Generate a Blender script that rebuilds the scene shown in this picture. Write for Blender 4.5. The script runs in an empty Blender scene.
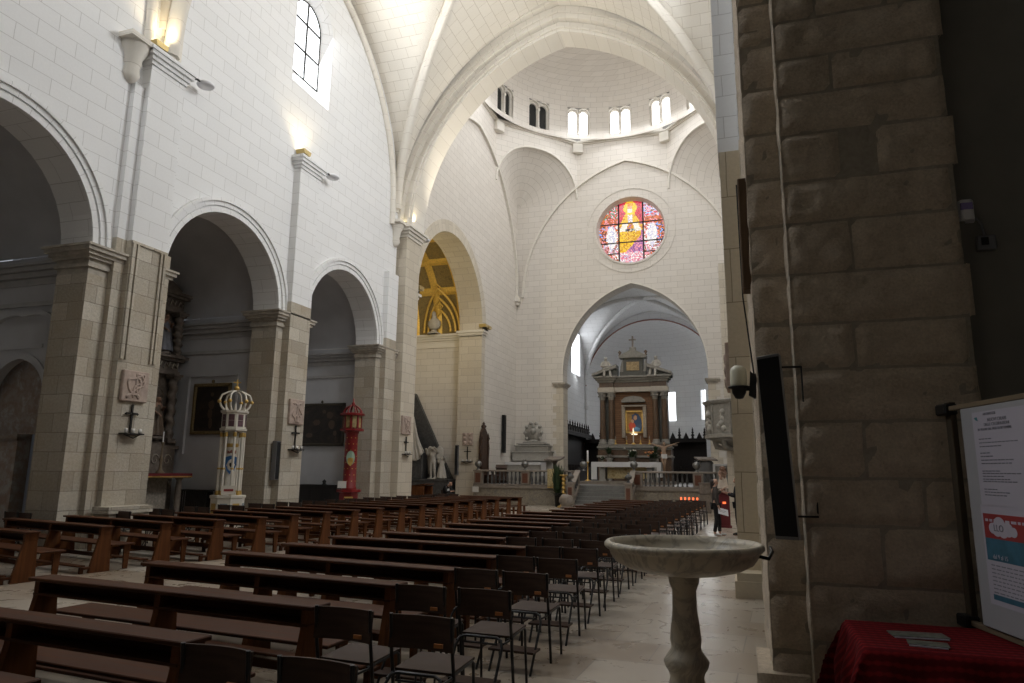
import bpy, bmesh, math, random
from mathutils import Vector, Matrix
random.seed(7)
sc = bpy.context.scene
COL = sc.collection
PI = math.pi
sin, cos = math.sin, math.cos
# ------------------------------------------------------------------ camera
FPX, CX, CY, EYE = 690.0, 512.0, 341.5, 1.7
Zc = Vector((38, 3691, -FPX)).normalized()
_dx = 230.0
Yc = Vector((_dx, -((38*_dx + FPX*FPX)/3691), -FPX)).normalized()
Xc = Yc.cross(Zc)
R3 = Matrix((Xc, Yc, Zc))
CAM = Vector((0, 0, EYE))
cd = bpy.data.cameras.new('camera'); cam = bpy.data.objects.new('camera', cd); COL.objects.link(cam)
cam.matrix_world = Matrix.Translation(CAM) @ R3.to_4x4()
cd.sensor_width = 36; cd.lens = FPX/1024*36; cd.clip_start = .05; cd.clip_end = 400
sc.camera = cam
def at(px, py, x=None, y=None, z=None):
    """survey: the point of the place seen at a pixel, on the real plane x=, y= or z="""
    d = R3 @ Vector((px-CX, -(py-CY), -FPX))
    t = (z-EYE)/d.z if z is not None else (x/d.x if x is not None else y/d.y)
    return CAM + d*t
# ------------------------------------------------------------------ materials
class G:
    def __init__(s, name):
        s.m = bpy.data.materials.new(name); s.m.use_nodes = True
        s.t = s.m.node_tree; s.b = s.t.nodes['Principled BSDF']
    def n(s, kind, **kw):
        nd = s.t.nodes.new('ShaderNode'+kind)
        for k, v in kw.items():
            if k in nd.inputs.keys(): nd.inputs[k].default_value = v
            else: setattr(nd, k, v)
        return nd
    def l(s, a, b): s.t.links.new(a, b)
    def ramp(s, fac, *stops):
        r = s.n('ValToRGB'); e = r.color_ramp.elements
        while len(e) < len(stops): e.new(.5)
        for el, (p, c) in zip(e, stops): el.position = p; el.color = (*c, 1)
        s.l(fac, r.inputs['Fac']); return r.outputs['Color']
    def noise(s, scale, detail=4, rough=.55, vec=None, coord='Object', dist=0.):
        nz = s.n('TexNoise'); nz.inputs['Scale'].default_value = scale; nz.inputs['Detail'].default_value = detail
        nz.inputs['Roughness'].default_value = rough; nz.inputs['Distortion'].default_value = dist
        if vec is None: vec = s.n('TexCoord').outputs[coord]
        s.l(vec, nz.inputs['Vector']); return nz.outputs['Fac']
    def mix(s, fac, a, b, mode='MIX'):
        mx = s.n('Mix'); mx.data_type = 'RGBA'; mx.blend_type = mode
        for v, i in ((fac, 0), (a, 6), (b, 7)):
            if hasattr(v, 'is_output'): s.l(v, mx.inputs[i])
            else: mx.inputs[i].default_value = (v if i == 0 else (*v, 1))
        return mx.outputs[2]
    def bump(s, h, strength=.3, dist=.02, prev=None):
        b = s.n('Bump'); b.inputs['Strength'].default_value = strength; b.inputs['Distance'].default_value = dist
        s.l(h, b.inputs['Height'])
        if prev: s.l(prev, b.inputs['Normal'])
        return b.outputs['Normal']
    def out(s, col=None, rough=None, metal=None, normal=None, spec=None):
        for v, k in ((col, 'Base Color'), (rough, 'Roughness'), (metal, 'Metallic'), (spec, 'Specular IOR Level')):
            if v is None: continue
            if hasattr(v, 'is_output'): s.l(v, s.b.inputs[k])
            else: s.b.inputs[k].default_value = (*v, 1) if isinstance(v, tuple) else v
        if normal is not None: s.l(normal, s.b.inputs['Normal'])
        return s.m
def plain(name, c, rough=.5, metal=0., nz=0., scale=20., bump=0.):
    g = G(name)
    if nz or bump:
        f = g.noise(scale)
        col = g.ramp(f, (.3, tuple(v*(1-nz) for v in c)), (.7, tuple(min(1, v*(1+nz)) for v in c)))
        return g.out(col, rough, metal, g.bump(f, bump) if bump else None)
    return g.out(c, rough, metal)
def ashlar(name, c1, c2, cm, bw, bh, mort=.012, rough=.85, bump=.25, stain=None, stain_amt=.0, scale=1., grain=18., mixn=.12):
    g = G(name)
    uv = g.n('TexCoord').outputs['UV']
    br = g.n('TexBrick'); br.offset = .5; br.offset_frequency = 2; br.squash = 1.
    br.inputs['Color1'].default_value = (*c1, 1); br.inputs['Color2'].default_value = (*c2, 1); br.inputs['Mortar'].default_value = (*cm, 1)
    br.inputs['Scale'].default_value = 1; br.inputs['Mortar Size'].default_value = mort; br.inputs['Mortar Smooth'].default_value = .3
    br.inputs['Bias'].default_value = 0; br.inputs['Brick Width'].default_value = bw; br.inputs['Row Height'].default_value = bh
    wob = g.n('VectorMath', operation='ADD'); nzv = g.n('TexNoise'); nzv.inputs['Scale'].default_value = 2.5
    sub = g.n('VectorMath', operation='SCALE'); sub.inputs['Scale'].default_value = .025
    g.l(uv, nzv.inputs['Vector']); g.l(nzv.outputs['Color'], sub.inputs[0]); g.l(uv, wob.inputs[0]); g.l(sub.outputs[0], wob.inputs[1])
    g.l(wob.outputs[0], br.inputs['Vector'])
    f = g.noise(grain, 6, .65, uv); big = g.noise(.9, 4, .6, uv)
    col = g.mix(mixn, br.outputs['Color'], g.ramp(f, (.3, (.25,)*3), (.7, (1., 1., 1.))), 'MULTIPLY')
    if stain: col = g.mix(g.ramp(big, (.5-stain_amt*.1, (0, 0, 0)), (.78, (stain_amt,)*3)), col, stain)
    hm = g.n('Math', operation='MULTIPLY_ADD'); g.l(br.outputs['Fac'], hm.inputs[0]); hm.inputs[1].default_value = -1; g.l(f, hm.inputs[2])
    return g.out(col, rough, 0, g.bump(hm.outputs[0], bump, .02), .25)
def wood(name, c1, c2, rough=.35, axis=0, scale=6.):
    g = G(name); tc = g.n('TexCoord'); mp = g.n('Mapping')
    s = [scale*3]*3; s[axis] = scale*.22; mp.inputs['Scale'].default_value = s
    g.l(tc.outputs['Object'], mp.inputs['Vector'])
    f = g.noise(1., 5, .6, mp.outputs['Vector'], dist=.6)
    return g.out(g.ramp(f, (.28, c1), (.72, c2)), g.ramp(f, (.2, (rough,)*3), (.9, (rough+.2,)*3)), 0, g.bump(f, .12, .004), .14)
def marble(name, c, vein, rough=.3, scale=3., amt=.9):
    g = G(name); f = g.noise(scale, 7, .6, dist=1.8); f2 = g.noise(scale*.6, 3)
    v = g.ramp(f, (.44, (0, 0, 0)), (.5, (amt,)*3), (.55, (0, 0, 0)))
    col = g.mix(v, g.ramp(f2, (.3, tuple(x*.85 for x in c)), (.7, c)), vein)
    return g.out(col, rough)
def emit(name, c, strength):
    g = G(name); g.b.inputs['Base Color'].default_value = (*[v*.5 for v in c], 1)
    g.b.inputs['Emission Color'].default_value = (*c, 1); g.b.inputs['Emission Strength'].default_value = strength
    g.b.inputs['Roughness'].default_value = .3
    return g.m
M = {}
M['white'] = ashlar('white_limewashed_ashlar', (.82, .82, .82), (.79, .79, .79), (.56, .55, .54), .86, .37, .007, bump=.12, mixn=.06)
M['cream'] = ashlar('cream_limestone_ashlar', (.72, .675, .615), (.68, .635, .575), (.47, .43, .38), .78, .36, .009, bump=.15, mixn=.07)
M['vault'] = ashlar('cream_vault_stone', (.78, .74, .67), (.74, .70, .63), (.50, .45, .38), .62, .34, .007, bump=.12, mixn=.06)
M['rib'] = ashlar('rib_stone', (.76, .72, .65), (.72, .68, .61), (.5, .45, .39), 20., .55, .006, bump=.1, mixn=.06)
M['stone'] = ashlar('weathered_pier_stone', (.63, .58, .49), (.44, .39, .315), (.33, .295, .245), .74, .40, .009, bump=.55, stain=(.40, .31, .20), stain_amt=.55, mixn=.35)
M['arch_stone'] = ashlar('yellowed_arch_stone', (.68, .615, .51), (.60, .535, .435), (.44, .38, .31), .8, .4, .01, bump=.35, mixn=.2)
M['block'] = None
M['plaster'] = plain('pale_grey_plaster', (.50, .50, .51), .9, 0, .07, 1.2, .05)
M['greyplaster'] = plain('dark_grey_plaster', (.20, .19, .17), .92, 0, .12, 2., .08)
M['cornice'] = plain('grey_stucco_cornice', (.42, .41, .40), .85, 0, .1, 4., .05)
M['cap'] = plain('worn_capital_stone', (.42, .38, .32), .88, 0, .22, 5., .3)
# ------------------------------------------------------------------ mesh builder
def tag(o, label=None, cat=None, group=None, kind=None):
    if label: o['label'] = label
    if cat: o['category'] = cat
    if group: o['group'] = group
    if kind: o['kind'] = kind
    return o
class MB:
    def __init__(s): s.v = []; s.f = []; s.sm = []; s.uv = []; s.mi = []; s.cur = 0
    def add(s, vs, fs, smooth=False, uvs=None):
        o = len(s.v); s.v += [tuple(p) for p in vs]
        for i, f in enumerate(fs):
            s.f.append(tuple(o+k for k in f)); s.sm.append(smooth); s.mi.append(s.cur)
            s.uv.append([uvs[k] for k in f] if uvs else None)
        return s
    def box(s, x0, x1, y0, y1, z0, z1):
        x0, x1 = min(x0, x1), max(x0, x1); y0, y1 = min(y0, y1), max(y0, y1); z0, z1 = min(z0, z1), max(z0, z1)
        return s.add([(x0,y0,z0),(x1,y0,z0),(x1,y1,z0),(x0,y1,z0),(x0,y0,z1),(x1,y0,z1),(x1,y1,z1),(x0,y1,z1)],
              [(3,2,1,0),(4,5,6,7),(0,1,5,4),(1,2,6,5),(2,3,7,6),(3,0,4,7)])
    def cbox(s, c, d, rot=None, ax='Z'):
        n0 = len(s.v); s.box(-d[0]/2, d[0]/2, -d[1]/2, d[1]/2, -d[2]/2, d[2]/2)
        m = Matrix.Rotation(rot, 3, ax) if rot else Matrix.Identity(3)
        for i in range(n0, len(s.v)): s.v[i] = tuple(m @ Vector(s.v[i]) + Vector(c))
        return s
    def prism(s, poly, axis, a, b, smooth=False, cap=True):
        """polygon in the plane across 'axis' (x: (y,z), y: (x,z), z: (x,y)) swept from a to b"""
        def p3(p, t): return (t, p[0], p[1]) if axis == 'x' else ((p[0], t, p[1]) if axis == 'y' else (p[0], p[1], t))
        ar = sum(poly[i][0]*poly[(i+1) % len(poly)][1]-poly[(i+1) % len(poly)][0]*poly[i][1] for i in range(len(poly)))
        if (ar < 0) != (axis == 'y'): poly = poly[::-1]
        if a > b: a, b = b, a
        n = len(poly); vs = [p3(p, a) for p in poly]+[p3(p, b) for p in poly]
        s.add(vs, [(i, (i+1) % n, n+(i+1) % n, n+i) for i in range(n)], smooth)
        if cap: s.add(vs, [tuple(range(n))[::-1], tuple(range(n, 2*n))])
        return s
    def tube(s, path, r, n=8, caps=True, rs=None):
        P = [Vector(p) for p in path]; m = len(P); rings = []
        up = Vector((0, 0, 1)); prev = None
        for i, p in enumerate(P):
            t = (P[min(i+1, m-1)]-P[max(i-1, 0)]).normalized()
            if prev is None:
                u = t.cross(up)
                if u.length < .05: u = t.cross(Vector((0, 1, 0)))
            else: u = prev-t*prev.dot(t)
            u.normalize(); prev = u; w = t.cross(u); rr = rs[i] if rs else r
            rings.append([p+u*rr*cos(2*PI*k/n)+w*rr*sin(2*PI*k/n) for k in range(n)])
        fs = [(i*n+k, i*n+(k+1) % n, (i+1)*n+(k+1) % n, (i+1)*n+k) for i in range(m-1) for k in range(n)]
        s.add([q for r_ in rings for q in r_], fs, True)
        if caps: s.add(rings[0], [tuple(range(n))[::-1]]); s.add(rings[-1], [tuple(range(n))])
        return s
    def lathe(s, prof, c=(0, 0, 0), n=24, a0=0., a1=2*PI, sx=1., sy=1., smooth=True):
        full = abs(a1-a0-2*PI) < 1e-6; k = n if full else n+1; vs = []; uv = []
        for r, z in prof:
            for i in range(k):
                a = a0+(a1-a0)*i/n; vs.append((c[0]+r*sx*cos(a), c[1]+r*sy*sin(a), c[2]+z))
        fs = []
        for j in range(len(prof)-1):
            for i in range(n):
                i2 = (i+1) % k; fs.append((j*k+i, j*k+i2, (j+1)*k+i2, (j+1)*k+i))
        s.add(vs, fs, smooth)
        return s
    def sphere(s, c, r, n=12, m=8, sx=1, sy=1, sz=1):
        return s.lathe([(max(1e-4, r*sin(PI*j/m)), -r*sz*cos(PI*j/m)) for j in range(m+1)], c, n, sx=sx, sy=sy)
    def grid(s, fn, nu, nv, smooth=True, flip=False, uvf=None):
        vs = []; uv = []
        for j in range(nv+1):
            for i in range(nu+1):
                vs.append(fn(i/nu, j/nv)); uv.append(uvf(i/nu, j/nv) if uvf else (0, 0))
        k = nu+1; fs = [(j*k+i, j*k+i+1, (j+1)*k+i+1, (j+1)*k+i) for j in range(nv) for i in range(nu)]
        if flip: fs = [f[::-1] for f in fs]
        return s.add(vs, fs, smooth, uv if uvf else None)
    def build(s, name, mat, parent=None, bevel=0., kind=None, loc=None, recalc=False):
        me = bpy.data.meshes.new(name); me.from_pydata(s.v, [], s.f)
        mats = mat if isinstance(mat, (list, tuple)) else [mat]
        for m in mats: me.materials.append(M[m] if isinstance(m, str) else m)
        me.polygons.foreach_set('use_smooth', s.sm); me.polygons.foreach_set('material_index', s.mi)
        ul = me.uv_layers.new(name='UVMap').data
        for p, cu in zip(me.polygons, s.uv):
            nx, ny, nz = (abs(c) for c in p.normal)
            for q, li in enumerate(p.loop_indices):
                if cu: ul[li].uv = cu[q]; continue
                x, y, z = me.vertices[me.loops[li].vertex_index].co
                ul[li].uv = (y, z) if nx >= ny and nx >= nz else ((x, z) if ny >= nz else (x, y))
        if recalc:
            bm = bmesh.new(); bm.from_mesh(me); bmesh.ops.remove_doubles(bm, verts=bm.verts, dist=1e-5)
            bmesh.ops.recalc_face_normals(bm, faces=bm.faces); bm.to_mesh(me); bm.free()
        me.update()
        o = bpy.data.objects.new(name, me); COL.objects.link(o)
        if parent: o.parent = parent
        if loc: o.location = loc
        if bevel:
            b = o.modifiers.new('bevel', 'BEVEL'); b.width = bevel; b.segments = 1; b.limit_method = 'ANGLE'; b.angle_limit = .7
        if kind: o['kind'] = kind
        return o
def thing(name, loc, label, cat, group=None, rz=0.):
    o = bpy.data.objects.new(name, None); COL.objects.link(o); o.location = loc; o.rotation_euler = (0, 0, rz); o.empty_display_size = .2
    return tag(o, label, cat, group)
KIDS = {}
def copy_tree(o, parent=None):
    c = o.copy(); COL.objects.link(c)
    if parent: c.parent = parent
    for ch in list(o.children): copy_tree(ch, c)
    return c
def struct(name, mb, mat, **k): return mb.build(name, mat, kind='structure', **k)
# ------------------------------------------------------------------ arch curves
def semi(c, r, zs, n=20, off=0.):
    return [(c-(r+off)*cos(PI*i/n), zs+(r+off)*sin(PI*i/n)) for i in range(n+1)]
def parch(x0, x1, zs, h, n=14, off=0.):
    """pointed arch from x0 to x1 springing at zs with rise h; off grows it"""
    w = (x1-x0)/2; r = (w*w+h*h)/(2*w); mid = (x0+x1)/2; cl = x0+r; R = r+off
    top = math.acos(max(-1, min(1, (cl-mid)/R)))
    L = [(cl-R*cos(top*i/n), zs+R*sin(top*i/n)) for i in range(n+1)]
    return L+[(2*mid-p[0], p[1]) for p in L[-2::-1]]
def band(mb, inner, outer, axis, a, b):
    """solid ring between two open curves of equal length, swept from a to b"""
    n = len(inner); poly = inner+outer[::-1]
    def p3(p, t): return (t, p[0], p[1]) if axis == 'x' else (p[0], t, p[1])
    vs = [p3(p, a) for p in inner]+[p3(p, a) for p in outer]+[p3(p, b) for p in inner]+[p3(p, b) for p in outer]
    Li = [0.]
    for i in range(1, n): Li.append(Li[-1]+math.hypot(inner[i][0]-inner[i-1][0], inner[i][1]-inner[i-1][1]))
    fl = (axis == 'y')
    fs = []; us = []
    wd = math.hypot(inner[0][0]-outer[0][0], inner[0][1]-outer[0][1])
    for i in range(n-1):
        for f, uv in (((i, i+1, n+i+1, n+i), [(0, Li[i]), (0, Li[i+1]), (wd, Li[i+1]), (wd, Li[i])]),
                      ((2*n+i, 3*n+i, 3*n+i+1, 2*n+i+1), [(0, Li[i]), (wd, Li[i]), (wd, Li[i+1]), (0, Li[i+1])]),
                      ((i, 2*n+i, 2*n+i+1, i+1), [(a, Li[i]), (b, Li[i]), (b, Li[i+1]), (a, Li[i+1])]),
                      ((n+i, n+i+1, 3*n+i+1, 3*n+i), [(a, Li[i]), (a, Li[i+1]), (b, Li[i+1]), (b, Li[i])])):
            if fl: f = f[::-1]; uv = uv[::-1]
            o = len(mb.v); mb.v += [tuple(vs[k]) for k in f]; mb.f.append((o, o+1, o+2, o+3)); mb.sm.append(False); mb.uv.append(uv); mb.mi.append(mb.cur)
    for i in (0, n-1):
        mb.add([vs[i], vs[n+i], vs[3*n+i], vs[2*n+i]], [(0, 1, 2, 3)])
    return mb
def moulding(mb, x0, x1, y0, y1, z, steps, sides='all'):
    """stacked slabs round a shaft: steps = (height, overhang)"""
    for h, o in steps: mb.box(x0-o, x1+o, y0-o, y1+o, z, z+h); z += h
    return mb
# ================================================================== THE SETTING
XW, XP, YE = -13.25, -13.0, 41.1; TW = .9
ZI = 6.42                                  # impost level of the arcade
g = G('marble_floor_slabs')                # large pale slabs with warmer ones
uv = g.n('TexCoord').outputs['UV']; rot = g.n('Mapping'); rot.inputs['Rotation'].default_value = (0, 0, math.radians(3)); g.l(uv, rot.inputs['Vector'])
br = g.n('TexBrick'); br.offset = .37; br.inputs['Scale'].default_value = 1; br.inputs['Brick Width'].default_value = 1.25; br.inputs['Row Height'].default_value = .74
br.inputs['Mortar Size'].default_value = .006; br.inputs['Color1'].default_value = (.43, .385, .325, 1); br.inputs['Color2'].default_value = (.23, .17, .115, 1); br.inputs['Mortar'].default_value = (.2, .17, .14, 1)
br.inputs['Bias'].default_value = -.1
g.l(rot.outputs['Vector'], br.inputs['Vector'])
f = g.noise(3.2, 7, .6, uv, dist=1.2)
colf = g.mix(.12, br.outputs['Color'], g.ramp(f, (.3, (.62, .58, .54)), (.65, (1, 1, 1))), 'MULTIPLY')
M['floor'] = g.out(colf, g.ramp(f, (.2, (.24,)*3), (.8, (.34,)*3)), 0, None, .4)
struct('floor', MB().add([(-20, -6, 0), (6, -6, 0), (6, 56, 0), (-20, 56, 0)], [(0, 1, 2, 3)]), 'floor')
struct('floor', MB().box(XW-.1, .5, 34.3, 53, 0, 1.02), plain('dark_presbytery_paving', (.13, .115, .10), .4, 0, .2, 2.))   # raised presbytery

# ---- left arcade: white wall on arches
ARC = [(2.3, 2.25), (8.57, 2.25), (15.07, 2.22), (21.08, 2.31)]
poly = [(-6, ZI)]
for c, r in ARC: poly += semi(c, r, ZI)
poly += [(24.7, ZI), (24.7, 14.1), (-6, 14.1)]
w = MB().prism(poly, 'x', XW-TW, XW)
WIN = [5.9, 18.2]
poly = [(-6, 14.1)]
for c in WIN: poly += [(c-1.05, 14.1)]+semi(c, 1.05, 16.85, 14)+[(c+1.05, 14.1)]
poly += [(26.1, 14.1), (26.1, 22.5), (-6, 22.5)]
w.prism(poly, 'x', XW-TW, XW)
struct('wall_left', w, 'white')
for k, (c, r) in enumerate(ARC):           # archivolts round the arcade arches
    b = MB(); band(b, semi(c, r, ZI, 28), semi(c, r, ZI, 28, .14), 'x', XW-.02, XW+.03)
    band(b, semi(c, r, ZI, 28, .18), semi(c, r, ZI, 28, .30), 'x', XW-.02, XW+.05)
    band(b, semi(c, r, ZI, 28, .30), semi(c, r, ZI, 28, .40), 'x', XW-.02, XW+.10)
    struct('trim_%d' % (k+1), b, 'white')
# ---- piers of the arcade: rough stone shafts with moulded imposts
PIERS = [(4.55, 6.32), (10.82, 12.85), (17.29, 18.77), (23.39, 24.9)]
for k, (a, b_) in enumerate(PIERS):
    p = MB().box(XW-TW, XW, a, b_, 0, ZI-.6)
    struct('wall_left', p, 'stone')
    m = MB(); moulding(m, XW-TW, XW, a, b_, ZI-.6, [(.14, .0), (.08, .05), (.10, .02), (.07, .09), (.08, .15), (.09, .21), (.05, .25)])
    struct('trim_%d' % (k+6), m, 'cap')
# ---- pilasters that climb from the piers
def pilaster(n, y0, y1, ztop, xf, step=None, capped=True, zt=6.78):
    s = MB()
    if step: s.box(XW-.05, (XW+xf)/2, y0-step, y1+step, 0, zt)
    s.box(XW-.05, xf, y0, y1, 0, zt)
    struct('trim_%d' % n, s, 'stone')
    s = MB()
    if step: s.box(XW-.05, (XW+xf)/2, y0-step, y1+step*.6, zt, ztop-1.0)
    s.box(XW-.05, xf, y0, y1, zt, ztop)
    struct('trim_%d' % n, s, 'white')
    if capped:
        m = MB(); moulding(m, XW-.05, xf, y0, y1, ztop-.38, [(.1, .04), (.1, .09), (.1, .15), (.09, .19)])
        struct('trim_%d' % n, m, 'white')
pilaster(11, 11.59, 12.62, 11.58, XP+.02, .27)
s = MB()
for ya_, yb_ in ((11.61, 11.69), (11.74, 11.79), (12.42, 12.47), (12.52, 12.60)): s.box(XP, XP+.07, ya_, yb_, 4.05, 6.72)
s.box(XP, XP+.06, 11.59, 12.62, 6.72, 6.78); struct('trim_54', s, 'stone')
pilaster(12, 17.6, 18.64, 11.58, XP)
pilaster(13, 5.2, 6.2, 11.58, XP)
pilaster(14, 23.75, 24.55, 9.5, XP-.02, None, False)
# corbel heads under the vault ribs beside pilaster and at the crossing
for n, (y, zz) in enumerate([(11.25, 11.5), (24.5, 11.7)]):
    m = MB(); m.lathe([(.02, -.95), (.12, -.9), (.2, -.75), (.17, -.55), (.2, -.5), (.22, -.3), (.34, -.1), (.36, 0)], (XW+.02, y, zz), 14)
    m.box(XW-.1, XW+.42, y-.42, y+.42, zz, zz+.12)
    struct('trim_%d' % (15+n), m, 'rib')
# base blocks of the piers
m = MB()
for a, b_ in PIERS[1:]: m.box(XW-1.4, XW+.04, a-.05, b_+.05, 0, .3)
struct('trim_17', m, 'stone')
# ---- crossing pier, left
s = MB().box(XW-1.3, XP+.12, 24.9, 26.12, 0, 11.3); struct('wall_left', s, 'arch_stone')
m = MB(); moulding(m, XW-.2, XP+.12, 24.9, 26.12, 11.3, [(.12, .05), (.12, .12), (.12, .2), (.1, .27)]); struct('trim_18', m, 'rib')
# ---- crossing left wall with the great chapel arch
c0, z0 = 30.81, 9.3
wl = [(26.12, 9.3)]+semi(c0, 4.1, z0, 28)+[(42.3, 9.3), (42.3, 23.2), (26.12, 23.2)]
w = MB().prism(wl, 'x', XW-1.3, XW); w.box(XW-1.3, XW, 34.91, 42.3, 0, 9.3); w.box(XW-1.3, XW, 26.12, 26.71, 0, 9.3)
struct('wall_left', w, 'cream')
b = MB(); band(b, semi(c0, 4.08, z0, 30), semi(c0, 4.66, z0, 30), 'x', XW-1.32, XW+.03); struct('trim_19', b, 'arch_stone')
s = MB().box(XW-1.33, XW+.02, 34.85, 35.35, 0, 9.0)
s.box(XW-1.33, XW+.02, 26.1, 26.78, 0, 9.0); struct('trim_20', s, 'arch_stone')
m = MB(); moulding(m, XW-1.3, XW, 34.88, 35.35, 8.95, [(.1, .03), (.12, .09), (.12, .17)])
moulding(m, XW-1.3, XW, 26.2, 26.7, 8.95, [(.1, .03), (.12, .09), (.12, .17)]); struct('trim_21', m, 'rib')
# ---- side chapels behind the arcade
CH = [(0, 11.12), (12.6, 17.62), (18.6, 23.72)]
for k, (a, b_) in enumerate([(6.0, 11.12), (12.6, 17.62), (18.6, 23.72)]):
    xb, xf = -17.4, XW-TW; c = (a+b_)/2; r = (b_-a)/2
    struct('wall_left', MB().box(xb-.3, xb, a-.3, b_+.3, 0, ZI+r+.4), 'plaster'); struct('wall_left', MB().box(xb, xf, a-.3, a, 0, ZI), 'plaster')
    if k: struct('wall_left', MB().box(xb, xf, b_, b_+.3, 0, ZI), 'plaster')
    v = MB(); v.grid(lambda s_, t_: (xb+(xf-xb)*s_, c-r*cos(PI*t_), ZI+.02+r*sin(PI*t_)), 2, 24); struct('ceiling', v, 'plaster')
    w = MB().prism([(a-.3, ZI)]+semi(c, ARC[k+1][1], ZI)+[(b_+.3, ZI), (b_+.3, ZI+r+.4), (a-.3, ZI+r+.4)], 'x', xf-.02, xf+.02)
    m = MB()
    for h, o, z in ((.10, .05, 5.25), (.16, .03, 5.75), (.12, .12, 5.92), (.1, .2, 6.05), (.06, .27, 6.16)):
        m.box(xb, xf, b_-o, b_+.01, z, z+h); m.box(xb, xb+o, a, b_, z, z+h)
    struct('trim_%d' % (22+k), m, 'cornice')
# ---- frescoed portal in the nearest chapel's far wall
yb = 11.12; pc = -15.28
px0, px1 = pc-.9, pc+.9
arch = parch(px0, px1, 3.1, .98, 12)
w = MB().prism([(-18.7, 0), (px0, 0)]+arch+[(px1, 0), (XW-TW+.05, 0), (XW-TW+.05, ZI), (-18.7, ZI)], 'y', yb, yb+.2); struct('wall_left', w, 'plaster')
b = MB(); band(b, parch(px0, px1, 3.1, .98, 12, -.03), parch(px0, px1, 3.1, .98, 12, .12), 'y', yb-.05, yb+.05)
up_ = parch(pc-1.3, pc+1.3, 4.05, .95, 12)
band(b, up_, parch(pc-1.3, pc+1.3, 4.05, .95, 12, .1), 'y', yb-.1, yb); b.box(-17.4, XW-1.4, yb-.04, yb, 4.28, 4.36)
struct('trim_25', b, 'plaster')
g = G('faded_fresco'); f = g.noise(2.2, 5, .6, dist=.8); f2 = g.noise(7., 4)
M['fresco'] = g.out(g.mix(g.ramp(f2, (.45, (0, 0, 0)), (.6, (.6,)*3)), g.ramp(f, (.3, (.40, .36, .32)), (.5, (.33, .28, .24)), (.62, (.44, .42, .40)), (.8, (.26, .23, .21))), (.30, .20, .15)), .95)
w = MB().box(px0-.4, pc+.13, yb+.3, yb+.4, 0, 2.4).box(px0-.4, pc+.5, yb+.32, yb+.4, 2.39, 4.2); struct('wall_left', w, 'fresco')
m = MB(); moulding(m, px0+.02, pc+.13, yb+.06, yb+.3, 2.22, [(.06, .0), (.06, .03), (.05, .06)]); m.box(px0+.02, pc+.13, yb+.08, yb+.3, 0, 2.22); struct('trim_26', m, 'fresco')
M['passageshade'] = plain('unlit_passage', (.02, .018, .016), .9)  # near-black colour stands in for the shade inside the passage
struct('wall_left', MB().box(pc-1.2, XW-TW, yb+1.3, yb+1.4, 0, 4.3).box(XW-1.4, XW-1.36, yb+.2, yb+1.4, 0, 4.3), 'passageshade')
# ---- great left chapel (gilded vault) beyond the crossing arch
xb, xf = -19.5, XW-1.3; ya, yb2 = 26.3, 35.45
struct('wall_left', MB().box(xb-.3, xb, ya-.3, yb2+.3, 0, 14), 'cream'); struct('wall_left', MB().box(xb, xf, ya-.3, ya, 0, 9.4), 'cream'); struct('wall_left', MB().box(xb, xf, yb2, yb2+.3, 0, 9.4), 'cream')
m = MB()
for h, o, z in ((.1, .06, 8.5), (.3, .03, 8.6), (.12, .12, 8.9), (.12, .2, 9.02), (.12, .28, 9.14)): m.box(xb, xf, yb2-o, yb2, z, z+h); m.box(xb, xb+o, ya, yb2, z, z+h)
struct('trim_27', m, 'rib')
cc, rr = (ya+yb2)/2, (yb2-ya)/2
g = G('gilded_painted_vault'); f = g.noise(9., 6, .6, dist=1.5)
M['goldvault'] = g.out(g.ramp(f, (.35, (.10, .075, .03)), (.5, (.30, .21, .07)), (.65, (.12, .10, .05))), .6)
M['gold'] = plain('old_gilding', (.72, .47, .10), .42, .25, .2, 12.)
v = MB().grid(lambda s_, t_: (xb+(xf-xb)*s_, cc-rr*cos(PI*t_), 9.3+rr*sin(PI*t_)), 4, 36); struct('ceiling', v, 'goldvault')
v = MB()
def vpt(x, t, d=0.): return (x, cc-(rr-d)*cos(t), 9.3+(rr-d)*sin(t))
for x in [xf-.12-k*1.42 for k in range(4)]:
    v.grid(lambda s_, t_: vpt(x-.22+.44*s_, PI*t_, .07*sin(PI*s_)+.02), 4, 40)
for t in [PI*k/9 for k in (1.75, 3, 4.2, 5.2, 6.3, 7.45)]:
    v.grid(lambda s_, t_: vpt(xb+(xf-xb)*s_, t-.05+.1*t_, .07*sin(PI*t_)+.02), 4, 4)
# pointed frames round the bust niches and lozenges, raised on the foot of the vault
for xc in (-15.85, ):
    for s_ in (1.12, .86, .55):
        pts = parch(xc-.98*s_, xc+.98*s_, .1, 2.3*s_, 10)
        for i in range(len(pts)-1):
            a_, b_ = pts[i], pts[i+1]
            pa, pb = (vpt(a_[0], PI-(a_[1])/rr, .12), vpt(b_[0], PI-(b_[1])/rr, .12)); v.tube([pa, pb], .075, 6)
    for zc, sz in ((2.6, .34), (1.62, .16)):
        q = [(xc, zc+sz), (xc+sz*.8, zc), (xc, zc-sz), (xc-sz*.8, zc), (xc, zc+sz)]
        v.tube([vpt(p[0], PI-p[1]/rr, .1) for p in q], .05, 6)
struct('trim_28', v, 'gold')
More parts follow.
